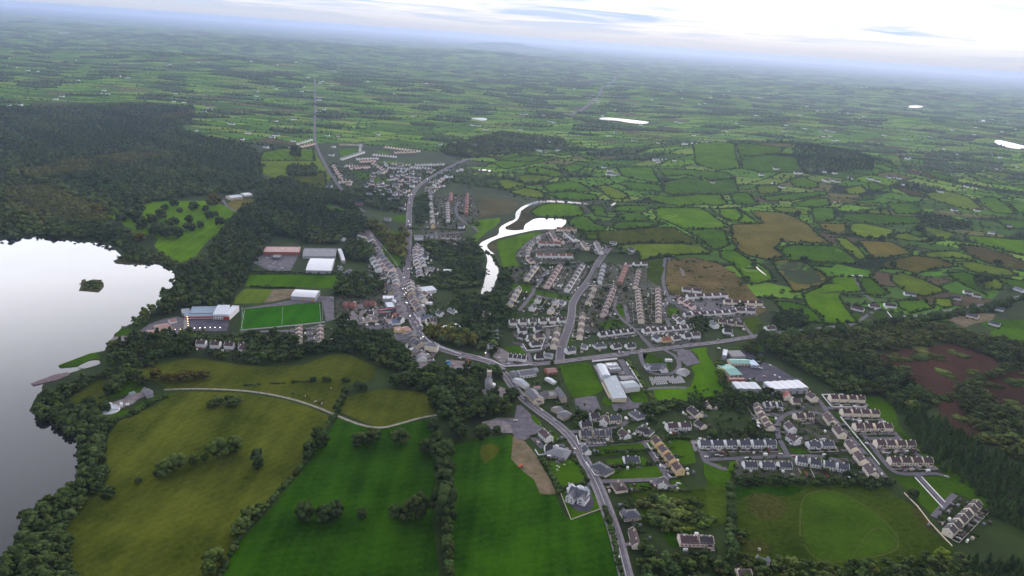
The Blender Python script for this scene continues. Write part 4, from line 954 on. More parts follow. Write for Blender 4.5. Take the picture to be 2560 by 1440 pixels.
DOORS = {}
def door_mesh(c):
    if c not in DOORS:
        b = MB(); b.box(-.55, .55, -.06, .05, 0, 2.1, door_m[c]); b.box(-.7, .7, -.04, .04, 2.1, 2.3, frame_m); DOORS[c] = b.mesh('door')
    return DOORS[c]
HP = {}
def house_parts(L, D, hw, rh, roof, wall, detail, semi, seed=0, hip=False, porch=True):
    key = (round(L * 2) / 2, round(D * 2) / 2, round(hw * 2) / 2, round(rh * 2) / 2, roof, wall, detail, semi, seed % 3, hip)
    if key in HP: return HP[key]
    L, D, hw, rh = key[:4]
    P = []
    b = MB()
    if hip: b.box(-L / 2, L / 2, -D / 2, D / 2, -1, hw)
    else:
        b.prism(-L / 2, L / 2, [(-D / 2, -1), (D / 2, -1), (D / 2, hw), (0, hw + rh), (-D / 2, hw)])
        for x0, x1 in ((-L / 2, -L / 2 + .3), (L / 2 - .3, L / 2)):       # gables raised over the tiles
            b.prism(x0, x1, [(-D / 2 - .2, hw - .25), (-D / 2 - .2, hw + .2), (0, hw + rh + .42), (D / 2 + .2, hw + .2), (D / 2 + .2, hw - .25), (0, hw + rh - .1)])
    P.append(('wall', b.mesh('wall', WALL[wall]), (0, 0, 0), 0, []))
    b = MB()
    if hip:
        e = .45; rx = max(.4, L / 2 - D / 2)
        b.poly([(-L / 2 - e, -D / 2 - e, hw), (L / 2 + e, -D / 2 - e, hw), (L / 2 + e, D / 2 + e, hw), (-L / 2 - e, D / 2 + e, hw), (-rx, 0, hw + rh), (rx, 0, hw + rh)], [(0, 1, 5, 4), (1, 2, 5), (2, 3, 4, 5), (3, 0, 4), (3, 2, 1, 0)])
    else:
        g = .32; e = .45; k = e * rh / (D / 2)
        for s in (-1, 1):
            pr = [(s * (D / 2 + e), hw - k), (0, hw + rh + .02), (0, hw + rh + .24), (s * (D / 2 + e), hw - k + .22)]
            b.prism(-L / 2 + g, L / 2 - g, pr if s < 0 else pr[::-1])
    P.append(('roof', b.mesh('roof', ROOF[roof]), (0, 0, 0), 0, []))
    # chimney with pots
    for cx_ in ((0,) if semi else (-L / 2 + .9,)) if L < 14 else (-L / 4, L / 4):
        b = MB(); b.box(-.55, .55, -.35, .35, -.8, 1.25, WALL['cream' if wall == 'pink' else wall]); b.box(-.65, .65, -.45, .45, 1.25, 1.4, WALL[wall])
        c = MB(); c.cyl(0, 0, 0, .55, .2, .15, 6)
        P.append(('chimney', b.mesh('chimney'), (cx_, 0, hw + rh - .1), 0, [('chimney_pot', c.mesh('chimney_pot', pot_m), (0, 0, 1.4), 0, [])]))
    if detail:
        n = max(2, int(round(L / 3.1))); floors = (1, 2) if hw > 3.9 else (1,)
        for s in (-1, 1):
            for fl in floors:
                for i in range(n):
                    x = -L / 2 + L * (i + .5) / n
                    z = .95 if fl == 1 else 3.35
                    if fl == 1 and s < 0 and i == n // 2:
                        P.append(('door', door_mesh(('red', 'blue', 'green', 'black')[(seed + i) % 4]), (x, s * D / 2 - .02, 0), 0, []))
                        continue
                    P.append(('window', window_mesh(1.35, 1.15), (x, s * (D / 2 + .01), z), 0 if s < 0 else PI, []))
        if hw > 3.9 and not hip:
            P.append(('window', window_mesh(.8, 1.0), (-L / 2 - .01, -D / 5, 3.4), -PI / 2, [])); P.append(('window', window_mesh(.8, 1.0), (L / 2 + .01, D / 5, 3.4), PI / 2, []))
        if porch and seed % 2 == 0:
            b = MB(); b.box(-1.6, 1.6, -1.5, 0, -.5, 2.3, WALL[wall]); b.poly([(-1.8, -1.75, 2.3), (1.8, -1.75, 2.3), (1.8, 0, 3.0), (-1.8, 0, 3.0), (-1.8, -1.75, 2.15), (1.8, -1.75, 2.15), (1.8, 0, 2.85), (-1.8, 0, 2.85)], [(0, 1, 2, 3), (4, 7, 6, 5), (0, 4, 5, 1), (1, 5, 6, 2), (3, 7, 4, 0)], ROOF[roof])
            P.append(('porch', b.mesh('porch'), (L * .22, -D / 2, 0), 0, []))
    HP[key] = P
    return P
def instance(parts, name, label, cat, x, y, z, rz, group=None):
    t = thing(name, label, cat, (x, y, z), rz, group)
    for nm, me, loc, r, sub in parts:
        o = bpy.data.objects.new(nm, me); COL.objects.link(o); o.parent = t; o.location = loc; o.rotation_euler = (0, 0, r)
        for nm2, me2, loc2, r2, _ in sub:
            q = bpy.data.objects.new(nm2, me2); COL.objects.link(q); q.parent = o; q.location = loc2; q.rotation_euler = (0, 0, r2)
    return t
HOUSES = []
def add_house(x, y, rz, L, D, hw, rh, roof, wall, label, semi=True, hip=False, seed=0, name='house', group=None):
    HOUSES.append(dict(x=x, y=y, rz=rz, a=(L, D, hw, rh, roof, wall), label=label, semi=semi, hip=hip, seed=seed, name=name, group=group, d=math.hypot(x, y, CAM_H)))
    FOOT.append((x, y, max(L, D) / 2 + 1))
RN = {'brown': 'brown roof', 'slate': 'slate roof', 'dark': 'dark roof', 'red': 'red roof', 'grey': 'grey roof', 'terracotta': 'terracotta roof', 'teal': 'teal roof'}
def row(name, s, n, roof='brown', wall='cream', D=8.8, hw=5.2, rh=3.0, gap=2.6, walls=True, var=0, flip=False, kind='house', Lmax=15.5):
    p = pts(s); L_ = densify(p, 1.0, False); A = np.array(L_); cum = np.r_[0, np.cumsum(np.hypot(*np.diff(A, axis=0).T))]
    tot = cum[-1]; sp_ = tot / max(1, n - 1); L = min(max(6.0, sp_ - gap), Lmax)
    ea, eb = A[0], A[-1]
    best = max(range(len(LAND)), key=lambda i: abs(math.hypot(*(ea - LXY[i])) - math.hypot(*(eb - LXY[i]))) / (60 + min(math.hypot(*(ea - LXY[i])), math.hypot(*(eb - LXY[i])))))
    start0 = math.hypot(*(ea - LXY[best])) <= math.hypot(*(eb - LXY[best]))
    for i in range(n):
        d = min(tot - .01, i * sp_); k = int(np.searchsorted(cum, d)); k = min(max(k, 1), len(A) - 1)
        q = A[k]; dr = A[min(k + 3, len(A) - 1)] - A[max(k - 4, 0)]; rz = math.atan2(dr[1], dr[0])
        if rz > PI / 2: rz -= PI
        if rz < -PI / 2: rz += PI
        if flip: rz += PI
        o_ = ORD[i if start0 else n - 1 - i]
        r_ = roof if not var or rng.random() > .35 else ('slate' if roof in ('brown', 'dark') else 'brown'); w_ = wall if not var or rng.random() > .4 else ('white', 'cream', 'pink', 'grey', 'stone', 'white', 'grey', 'cream', 'white', 'yellow')[int(rng.integers(10))]
        h_ = hw + (rng.uniform(-.6, 1.9) if var else 0)
        add_house(q[0], q[1], rz, L + (rng.uniform(-1, 1) if var else 0), D + (rng.uniform(-1, 2) if var else 0), h_, rh, r_, w_, f"{o_} house from the {LAND[best][1]} end of the {name}", True, False, i, kind if kind != 'shop' else 'shop', 'houses of the ' + name)
    if walls and n > 1:
        b = MB(); off = D / 2 + 6.5
        c, s_ = math.cos(math.atan2(eb[1] - ea[1], eb[0] - ea[0])), math.sin(math.atan2(eb[1] - ea[1], eb[0] - ea[0]))
        side = -1 if c > 0 or abs(c) < .2 else 1
        if flip: side = -side
        T = math.hypot(*(eb - ea)); m = (ea + eb) / 2
        b.box(-T / 2 - sp_ / 2, T / 2 + sp_ / 2, -off - .14, -off + .14, -.5, 1.0)
        for i in range(n + 1):
            x = -T / 2 - sp_ / 2 + i * (T + sp_) / n
            b.box(x - .12, x + .12, -off + .14, -D / 2 - .4, -.5, .9)
        o = b.obj('garden_wall', GARD); o.location = (m[0], m[1], float(height(m[0], m[1]))); o.rotation_euler = (0, 0, math.atan2(s_, c) + (PI if side > 0 else 0))
        tag(o, f'low pale garden wall with dividers in front of the {name}', 'garden wall', 'garden walls of the estates')
def one(label, s, L=13, D=9, hw=3.0, rh=2.8, roof='brown', wall='white', hip=False, wing=None, name='house'):
    """a house on its own; the two survey points give its middle and the line of its ridge"""
    a, b_ = pts(s)[:2]; rz = math.atan2(b_[1] - a[1], b_[0] - a[0])
    if rz > PI / 2: rz -= PI
    if rz < -PI / 2: rz += PI
    add_house(a[0], a[1], rz, L, D, hw, rh, roof, wall, label, False, hip, len(HOUSES), name)
    if wing: HOUSES[-1]['wing'] = wing

# estates between the river and the east road
row('slate terrace beside the riverside cul-de-sac', 'A:715,165 605,310', 4, 'slate', 'cream')
row('brown terrace across the cul-de-sac', 'A:1015,160 855,410', 7, 'brown', 'pink')
row('white terrace west of the estate road', 'A:1305,150 1115,450', 8, 'dark', 'white')
row('short slate terrace by the riverside trees', 'A:490,460 385,640', 4, 'slate', 'cream')
row('small dark terrace south of the long lawn', 'A:740,590 670,690', 2, 'dark', 'white')
row('bungalow pair below the long lawn', 'A:960,595 1050,620', 2, 'grey', 'white', hw=3)
row('stepped grey pair behind the estate bend', 'A:965,650 905,730', 2, 'grey', 'cream')
row('white gabled row behind the wooded stream', 'A:410,880 1040,850', 6, 'brown', 'white', Lmax=11)
row('inner close beside the stream trees', 'A:530,985 740,970', 2, 'dark', 'white', Lmax=12)
one('dark bungalow with curved white wall inside the close', 'A:545,1055 620,1070', roof='dark')
one('house with yellow dormer in the middle of the close', 'A:745,1060 830,1050', roof='brown', wall='cream', hw=4)
one('white bungalow inside a pale walled corner plot of the close', 'A:705,1150 790,1140', roof='dark', L=15)
row('brown row between close and estate road', 'A:985,1000 945,1170', 3, 'brown', 'cream')
row('brown row beside the shaded garden lane', 'A:1310,800 1275,1050', 4, 'brown', 'cream')
row('stepped row beside the dark gardens', 'A:1455,440 1385,620', 3, 'brown', 'cream')
row('pale zigzag row below the field house', 'A:1580,160 1530,350', 5, 'slate', 'white')
row('maroon terrace along the narrow street', 'A:1865,175 1790,360', 6, 'red', 'brick', gap=.6)
row('dark terrace with pale parapets by the crescent', 'A:1705,450 1580,770', 8, 'dark', 'pink', gap=1.2)
row('top row with white gables under the hedge', 'A:1890,150 2090,145', 3, 'brown', 'white', Lmax=12)
row('upper cream gabled row by the waste ground', 'A:2030,225 1985,420', 6, 'brown', 'cream', gap=3)
row('lower cream gabled row along the crescent lawn', 'A:2015,480 2060,850', 10, 'brown', 'cream', gap=3)
row('cream gabled row beside the dark curving road', 'A:2275,450 2285,840', 10, 'brown', 'cream', gap=3)
row('low dark row facing the triangular green', 'A:1550,1030 1920,985', 5, 'dark', 'white', hw=3.6)
row('low brown row beside the estate entrance', 'B:270,1085 840,1035', 7, 'brown', 'white', hw=3.6)
row('angled brown row at the waste ground corner', 'B:690,670 870,780', 4, 'brown', 'pink')
row('white gabled row below the waste ground', 'B:840,650 1270,630', 5, 'brown', 'white', Lmax=14)
row('half built row on the waste ground', 'B:790,560 930,575', 2, 'brown', 'white', walls=False)
row('far stepped row by the waste ground', 'B:1310,720 1720,735', 5, 'brown', 'cream')
row('long dark row along the back lane', 'B:800,880 1380,840', 7, 'brown', 'white', hw=4)
row('white gabled pair closing the back lane', 'B:1470,825 1610,830', 2, 'brown', 'white')
row('two brown houses by the small lawn', 'B:665,910 725,960', 2, 'brown', 'white', hw=3.6)
row('cream bungalow row above the slate farmhouse', 'B:1245,960 1480,995', 3, 'brown', 'cream', hw=3, walls=False)
one('white farmhouse with tall slate gable beside dark trees', 'B:1145,1015 1190,1040', roof='grey', hw=5.4, L=14)
one('slate roofed outbuilding house beside the dark parking yard', 'B:1320,1090 1430,1095', roof='dark', hw=3.4)
one('lone white bungalow at the edge of the east wood', 'B:1865,1045 1930,1040', roof='brown', L=17)
one('white house with dark gable at the estate entrance', 'B:420,1185 470,1215', roof='slate', hw=4.6)
one('yellow bungalow behind the east road wall', 'B:530,1195 590,1190', roof='terracotta', wall='yellow', L=15)
one('white bungalow inside long white plot walls', 'B:655,1175 710,1165', roof='dark', L=14)
one('white bungalow between two white boundary walls', 'B:800,1150 860,1140', roof='dark', L=13)
one('tall white gabled house at the row end', 'B:905,1145 980,1140', roof='brown', hw=5, L=14)
one('hipped slate house above the east road', 'A:1530,1170 1620,1160', roof='slate', hw=3.4, hip=True, L=17, D=11)
one('white bungalow beside the walled garden drive', 'A:1740,1180 1800,1170', roof='dark', L=14)
one('dark bungalow in a walled corner garden', 'A:1920,1175 2010,1165', roof='dark', L=14)
one('white two storey house at the estate road mouth', 'A:1150,1240 1210,1230', roof='slate', hw=5.2, L=14)
one('small white hall behind the road hedge', 'A:1335,1190 1390,1205', roof='grey', L=9, D=6)
row('long white dormer terrace on the road bend', 'A:380,1325 560,1345', 4, 'dark', 'white', gap=.4, walls=False)
one('eight sided grey bungalow at the road corner', 'A:870,1295 910,1300', roof='grey', hip=True, L=13, D=12)
one('white corner shop with red sign by the road', 'A:755,1320 830,1315', roof='dark', L=12, D=7)
one('pale house beside the leafy stream path', 'A:85,790 130,795', roof='brown', hw=4.4, L=11)
one('grey roofed bungalow on the lane above the bridge', 'A:185,995 220,990', roof='grey', L=10)
one('second grey bungalow lower on the bridge lane', 'A:190,1100 225,1095', roof='grey', L=11)
one('grey cottage at the foot of the bridge lane', 'A:140,1185 180,1180', roof='grey', L=10)
# upper estate by the pond
row('curved terrace facing the riverside green', 'N:525,925 480,1000 475,1060', 6, 'slate', 'cream', gap=2)
row('brown pair above the curved terrace', 'N:585,870 580,915', 2, 'brown', 'white')
row('maroon block above the oval lawn', 'N:610,950 770,960', 3, 'red', 'white', gap=1.6)
row('maroon block below the oval lawn', 'N:590,1060 890,1070', 5, 'red', 'white', gap=1.6)
row('narrow terrace climbing towards the pond', 'N:715,820 755,890', 5, 'brown', 'pink', gap=1)
row('short pink pair beneath the pond terrace', 'N:795,905 820,920', 2, 'brown', 'pink')
row('terrace on the far side of the pond close', 'N:860,830 945,895', 5, 'brown', 'white', gap=1.5)
row('top terrace on the pond shore', 'N:780,790 940,795', 4, 'red', 'cream', gap=1.5)
row('stepped terrace behind the pond estate', 'N:1025,925 1065,1010', 5, 'brown', 'cream', gap=1.5)
row('stepped terrace beside the road hook', 'N:1160,925 1205,1050', 7, 'brown', 'white', gap=1.5)
row('two brown houses at the green corner', 'N:490,1095 520,1120', 2, 'brown', 'pink')
one('grey roofed field house with bare yard', 'N:1505,1040 1560,1045', roof='slate', hw=4)
one('white shed house at the end of the field road', 'N:1330,925 1375,930', roof='grey', L=14, D=7)
# south of the east road
one('white gable house at the long lane', 'D:1585,920 1600,890', roof='brown', hw=5, L=12)
one('white house with solar roof beside the court', 'D:1450,870 1500,860', roof='dark', hw=5.2, L=12)
one('dark roofed bungalow on a black drive', 'D:1350,955 1410,950', roof='dark', L=13)
one('cream terrace with ribbed slate roof by the lane', 'D:1710,895 1770,890', roof='slate', wall='cream', hw=5, L=15, D=9)
row('slate stone terrace along the lane', 'D:1300,1095 1630,1085', 5, 'slate', 'stone', gap=.5, hw=5)
one('white bungalow on a gravel drive by the lane', 'D:1845,1080 1890,1120', roof='brown', L=13)
one('dark hipped bungalow behind the school hedge', 'D:2005,830 2060,870', roof='slate', hip=True, L=16, D=12)
one('dark bungalow with long white side roof', 'D:2110,1030 2190,1060', roof='dark', hip=True, L=17, D=12)
row('white double gabled houses beside the hedge', 'E:390,1095 565,1085', 2, 'brown', 'white', Lmax=13, walls=False)
one('courtyard bungalow with cream wall and paved drive', 'E:700,900 770,960', roof='dark', wall='cream', L=18, D=11)
one('brown garage house beside the courtyard bungalow', 'E:860,815 890,850', roof='brown', wall='cream', L=9, D=7)
one('cream bungalow beside the orange earth patch', 'E:770,1060 830,1100', roof='dark', wall='cream', L=12)
row('yellow stepped row along the narrow lane', 'K:165,130 375,400', 4, 'brown', 'yellow', hw=5.4, gap=4, Lmax=13)
row('long slate terrace above the cul-de-sac', 'K:630,150 1290,145', 6, 'slate', 'white', Lmax=13.5)
row('low bungalow row below the cul-de-sac', 'K:1085,350 1440,355', 3, 'slate', 'white', hw=3.2, Lmax=14, flip=True)
row('white two storey row below the cul-de-sac', 'K:1600,315 2020,385', 4, 'slate', 'white', flip=True, Lmax=13)
row('low slate pair by the estate junction', 'K:1720,150 1860,145', 2, 'slate', 'white', hw=3.4)
one('white gabled house at the bend of the crescent', 'V:445,700 500,760', roof='brown', hw=5.2, L=13)
one('second white gabled house along the crescent', 'V:490,870 560,920', roof='brown', hw=5.2, L=14)
row('cream pair above the crescent', 'V:560,530 715,520', 2, 'brown', 'cream', hw=4.6)
row('brown stepped terrace beside the turning circle', 'E:1500,830 1530,900 1660,1090', 5, 'brown', 'cream', hw=3.6)
row('low dark row above the turning circle', 'E:1600,800 1770,800', 3, 'dark', 'white', hw=3)
one('cream house with orange roof behind the warehouse', 'V:400,220 430,280', roof='terracotta', wall='cream', hw=4.4, L=13)
one('cream wing house beside the orange roofed house', 'V:530,290 590,290', roof='brown', wall='cream', hw=3.4, L=12)
one('white gabled house at the warehouse lane corner', 'V:770,240 820,280', roof='brown', wall='cream', hw=5, L=13)
row('stepped pale row beside the estate wall', 'V:1035,570 1180,760', 2, 'brown', 'cream', Lmax=20, walls=False)
row('stepped lower row beside the estate wall', 'V:1360,980 1650,1360', 3, 'brown', 'cream', Lmax=18, walls=False)
for i_, s_ in enumerate(('L:120,125 325,132', 'L:210,232 430,238', 'L:305,343 525,343', 'L:465,468 695,472', 'L:572,598 820,600')):
    row(('top', 'second', 'middle', 'fourth', 'lowest')[i_] + ' cream terrace of the conifer wood estate', s_, 4, 'brown', 'cream', Lmax=10.5 + i_ * .6, gap=1.6, flip=False)
row('end terrace inside the conifer wood', 'L:1190,935 995,1125', 6, 'dark', 'cream', gap=1.8)
# along the south road
one('long white house beside the lay-by', 'J:655,65 700,110', roof='brown', hw=5, L=17, D=9)
one('rambling slate bungalow below the lay-by', 'J:790,225 840,240', roof='grey', wall='grey', hip=True, L=20, D=17)
one('small white dormer house beside the slate bungalow', 'J:685,190 710,190', roof='dark', L=9, D=7)
one('small white bungalow across the south road', 'J:1060,205 1085,240', roof='slate', L=11, D=7)
one('dark roofed bungalow between two hedged lawns', 'J:1510,300 1600,300', roof='slate', L=16, D=10)
one('rambling stone bungalow beside the south road', 'J:1220,390 1270,420', roof='slate', wall='stone', hip=True, L=20, D=14)
one('brown hipped bungalow above the garden hedge', 'J:1390,570 1410,600', roof='brown', wall='cream', hip=True, L=14, D=12)
one('white gabled house beside the red car', 'J:1825,545 1830,500', roof='dark', hw=4.6, L=12)
one('wide grey bungalow on a bare plot', 'J:1500,850 1580,840', roof='slate', wall='stone', hip=True, L=16, D=12)
one('long cream cottage end on to the road', 'J:1540,1090 1565,1180', roof='brown', wall='cream', L=22, D=7)
one('broad brown farmhouse among dark garden trees', 'K:480,1110 540,1112', roof='brown', wall='pink', hw=4, L=17, D=11)
one('dark wing house beside the brown farmhouse', 'K:640,1115 700,1118', roof='dark', wall='pink', hw=4, L=14, D=11)
one('grey gabled cottage in the rough field corner', 'K:1220,1320 1260,1330', roof='grey', wall='grey', L=11, D=8)
one('cottage half hidden by trees at the south edge', 'K:1030,1440 1080,1440', roof='brown', wall='cream', L=12)
# right hand farms and bungalows
one('first white roadside bungalow with brown roof', 'P:1150,1325 1190,1335', roof='brown', L=20, D=9)
one('middle white roadside bungalow with brown roof', 'P:1290,1305 1330,1310', roof='brown', L=18, D=9)
one('big white roadside house with dark roof', 'P:1420,1300 1460,1305', roof='dark', L=19, D=11, hw=4)
one('white bungalow behind the roadside bungalows', 'P:1585,1205 1630,1210', roof='slate', L=20, D=9)
one('white farmhouse by the leaning hedge', 'P:1975,1235 2000,1240', roof='dark', L=15)
one('white cottage above the leaning hedge', 'P:2070,1190 2110,1195', roof='brown', L=15)
one('second white cottage above the leaning hedge', 'P:2145,1215 2175,1220', roof='brown', L=14)
one('white roadside house at the lane bend', 'P:2325,1325 2370,1335', roof='slate', L=18)
one('grey farmhouse at the right edge of the hedges', 'P:2500,1170 2545,1185', roof='grey', L=18)
one('new house on the bare pink site', 'P:2110,1385 2150,1395', roof='slate', wall='cream', L=18, D=10)
one('white bungalow on the lawn beside the bog', 'G:2160,165 2220,180', roof='slate', L=16)
one('house beside the mid hedge yard', 'P:970,425 1000,430', roof='red', wall='pink', L=16)
one('white house up the far lane', 'P:2410,625 2440,630', roof='slate', L=18)
one('white house behind the wide green field', 'P:2270,685 2300,690', roof='grey', L=16)
one('white gate house among dark hedges', 'N:1295,230 1330,235', roof='slate', L=16)
one('farmhouse on the dark farmyard', 'N:1370,235 1400,240', roof='grey', wall='grey', L=16)
one('pale cottage behind the dark hedge corner', 'N:2325,310 2350,312', roof='brown', L=14)
one('white bungalow in the sloping hill field', 'N:1780,105 1810,107', roof='slate', L=14)
one('second bungalow in the sloping hill field', 'N:1940,90 1970,92', roof='slate', L=14)
for i_, q_ in enumerate(('345,197', '450,270', '515,300', '470,147', '640,182', '670,182', '745,152', '880,242', '940,242', '980,252', '900,250', '960,182', '870,172', '1090,225', '1255,232', '1315,247', '1410,217', '1440,215', '1500,228', '1520,277', '1690,303', '1760,327', '1830,337', '1850,340', '2060,297', '2130,307', '1960,495', '2150,497', '2490,130', '2305,147', '1565,62', '1980,22')):
    a_, b_ = (float(t) for t in q_.split(','))
    x_, y_ = pts('P:' + q_)[0]
    add_house(x_, y_, rng.uniform(-.4, .4), rng.uniform(14, 20), 8, rng.uniform(3, 4.4), 2.8, ('slate', 'brown')[i_ % 2], 'white', None, False, False, i_, 'farmhouse')
# west side, by the pitch and the trees
row('white dormer terrace behind the lakeside trees', 'Q:2010,660 2440,690', 4, 'brown', 'white', walls=False, Lmax=12)
row('brown gabled row in the tree belt', 'R:590,590 590,710', 4, 'brown', 'cream')
row('second brown gabled row in the tree belt', 'R:800,590 805,720', 4, 'brown', 'cream')
one('white dormer house at the belt edge', 'R:50,790 90,795', roof='brown', hw=4.2)
one('pale house hidden in the tree belt', 'R:305,715 340,730', roof='brown', wall='pink')
one('grey cottage by the town yard hedge', 'R:1075,535 1080,500', roof='slate', L=12, D=7)
one('white house with wide porch behind town yard', 'R:1295,430 1340,432', roof='brown', L=12)
row('maroon school block by the town yard', 'R:1060,350 1130,355', 2, 'red', 'brick', D=14, walls=False)
row('maroon hall block by the town yard', 'R:1260,340 1330,345', 2, 'red', 'brick', D=14, walls=False)
row('low brown sheds behind the town yard', 'R:1190,510 1340,490', 3, 'grey', 'cream', hw=3, walls=False)
# the main street and its branches
ST = dict(D=11, gap=.3, walls=False, var=1, rh=3.4, Lmax=12)
row('street terrace along the green', 'C:530,230 640,420 760,600 900,760', 13, 'slate', 'grey', hw=6, **ST)
row('backland terrace behind the green street', 'C:600,430 700,620 790,800', 7, 'brown', 'pink', hw=4.4, **ST)
row('east street terrace above the junction', 'C:1300,380 1270,500 1290,650 1320,720', 9, 'brown', 'white', hw=5.6, **ST)
row('east street rear terrace', 'C:1370,400 1350,530 1400,680', 7, 'slate', 'white', hw=4, **ST)
row('street terrace below the junction', 'C:930,870 970,1000', 4, 'slate', 'cream', hw=6.4, **ST)
row('shop terrace by the white canopy roof', 'C:1190,1010 1210,1150 1260,1320', 7, 'slate', 'white', hw=6.4, **ST)
row('west shop terrace on the wide street', 'I:640,60 690,300 770,530', 6, 'slate', 'grey', hw=6.2, **ST)
row('town yard rear terrace', 'I:520,590 640,600 720,620', 3, 'slate', 'white', hw=5, **ST)
row('lower street terrace by the bridge lane', 'I:930,930 970,1010 1060,1060', 4, 'slate', 'stone', hw=5.4, **ST)
row('east shop terrace by the river lane', 'I:950,240 1010,350 1090,480', 5, 'slate', 'grey', hw=5.6, **ST)
row('rear sheds behind the east shops', 'C:1310,1060 1340,1180 1400,1260', 5, 'grey', 'white', hw=3.6, **ST)
one('tall white house behind the east street', 'C:1325,250 1380,252', roof='grey', wall='white', hw=6.5, L=18, D=13)
one('small white lodge beside the tall white house', 'C:1500,225 1530,226', roof='grey', hw=4)
one('cream three storey block above the bridge', 'I:1290,1120 1360,1130', roof='grey', wall='cream', hw=8, L=17, D=11, hip=True)
one('white gabled house behind the blue roofed shop', 'I:1440,500 1500,530', roof='slate', hw=4.6, L=11)
one('white cottage behind the gabled house', 'I:1660,450 1720,470', roof='grey', hw=3.2, L=14, D=7)
one('white dormer house by the stream trees', 'I:2270,530 2330,540', roof='brown', hw=4.4, L=10)
one('white house by the green lane head', 'C:120,265 140,300', roof='slate', hw=4.2, L=10)
one('dark slate house on the bend lane', 'C:225,790 250,830', roof='slate', L=16, D=12, hip=True)
row('bungalow crescent above the riverside garden', 'C:1700,235 1960,250', 4, 'brown', 'white', hw=3.2, walls=False)
row('lower bungalow crescent by the riverside garden', 'C:1660,290 1750,320 1850,340', 3, 'brown', 'white', hw=3.2, walls=False)
row('bungalow pair by the river bend', 'C:1980,300 2100,330', 2, 'brown', 'white', hw=3.2, walls=False)
row('white stepped row by the river green', 'H:1950,1050 1960,1290', 8, 'brown', 'white', gap=2.5)
row('red terrace above the white stepped row', 'H:2000,920 2000,1010', 4, 'red', 'brick', gap=.6)
row('red stepped terrace by the field edge', 'H:2235,930 2220,1190', 8, 'red', 'brick', gap=1)
row('white garden row off the north lane', 'H:1700,900 1740,1380', 9, 'brown', 'white', var=1, walls=False)
row('scattered row up the north lane', 'H:1720,830 1880,690 2150,560', 10, 'slate', 'white', var=1, walls=False, Lmax=12)
for i_, (q_, w_) in enumerate((('1250,640', 'white'), ('1220,680', 'white'), ('1440,670', 'white'), ('1365,725', 'white'), ('1525,710', 'cream'), ('820,925', 'white'), ('1100,870', 'grey'), ('1325,880', 'white'), ('1190,925', 'white'), ('930,870', 'cream'), ('1305,1060', 'pink'), ('1300,1130', 'white'), ('675,1050', 'brick'), ('875,1040', 'brick'), ('1090,1280', 'grey'), ('1250,575', 'white'), ('1275,500', 'white'), ('530,770', 'pink'), ('1010,800', 'white'), ('1000,760', 'white'), ('1200,780', 'grey'), ('280,345', 'white'), ('2260,300', 'white'), ('310,225', 'white'), ('250,800', 'grey'), ('155,850', 'white'), ('1140,1000', 'grey'), ('2150,1390', 'white'), ('1770,1190', 'white'))):
    x_, y_ = pts('H:' + q_)[0]
    add_house(x_, y_, rng.uniform(-.5, .5), rng.uniform(11, 17), 9, rng.uniform(3.2, 5), 3, ('slate', 'brown', 'grey')[i_ % 3], w_, None, False, i_ % 3 == 0, i_, 'house')
for i_, (s_, n_, rf, wl_) in enumerate((('H:310,505 440,720', 8, 'brown', 'pink'), ('H:430,405 740,305', 12, 'slate', 'white'), ('H:650,405 940,395', 8, 'brown', 'white'), ('H:490,500 640,520', 5, 'brown', 'white'), ('H:560,540 820,520', 8, 'brown', 'pink'), ('H:880,340 1200,370', 9, 'brown', 'white'), ('H:1050,230 1540,290', 13, 'brown', 'cream'), ('H:1200,310 1480,300', 7, 'brown', 'pink'),
     ('H:1040,460 1100,525', 4, 'slate', 'white'), ('H:1110,530 1400,550', 8, 'slate', 'white'), ('H:1420,520 1700,545', 8, 'slate', 'white'), ('H:880,470 1060,580', 6, 'brown', 'pink'), ('H:410,190 720,200', 9, 'slate', 'cream'), ('H:700,200 690,280', 4, 'slate', 'white'), ('H:400,740 560,730', 4, 'brown', 'cream'), ('H:1500,490 1900,480', 10, 'brown', 'white'), ('H:700,440 900,430', 6, 'brown', 'pink'), ('H:1150,470 1400,490', 6, 'slate', 'cream'), ('X:745,362 778,352', 6, 'brown', 'white'), ('X:748,370 785,362', 6, 'brown', 'pink'))):
    row('north estate', s_, n_, rf, wl_, walls=False, gap=5.5, Lmax=11)
row('backyard houses behind the junction terrace', 'C:760,830 860,850 930,860', 4, 'slate', 'white', hw=5, **ST)
row('lane houses by the bright white roof', 'C:420,890 560,895 740,880', 4, 'grey', 'white', hw=3.6, **ST)
row('houses at the head of the green street', 'C:400,200 520,240', 3, 'brown', 'white', hw=5, **ST)
row('second backland row of the green street', 'C:560,520 610,640 690,760', 5, 'slate', 'white', hw=4.4, **ST)
row('rear row behind the east street', 'C:1440,760 1530,770 1600,780', 4, 'grey', 'white', hw=4, **ST)
row('yard row east of the junction', 'C:1330,780 1340,840 1350,870', 3, 'slate', 'white', hw=4.4, **ST)
row('rear row of west shop terrace', 'I:490,30 560,60 600,110', 3, 'slate', 'grey', hw=5, **ST)
row('far end of the green street', 'C:560,300 600,380', 3, 'brown', 'pink', hw=5, **ST)
row('rear row of east shop terrace', 'I:1020,110 1060,180 1130,150', 4, 'slate', 'grey', hw=5, **ST)
row('lower shop row by the wall', 'I:1020,360 1060,420', 2, 'grey', 'stone', hw=5, **ST)
row('river lane cottages', 'I:1210,650 1330,640', 3, 'dark', 'white', hw=4, **ST)
row('hotel rear row', 'I:700,930 800,950 900,900', 3, 'slate', 'stone', hw=4.6, **ST)
row('bridge yard sheds', 'I:1010,1180 1100,1220 1110,1300', 3, 'grey', 'white', hw=3.2, **ST)
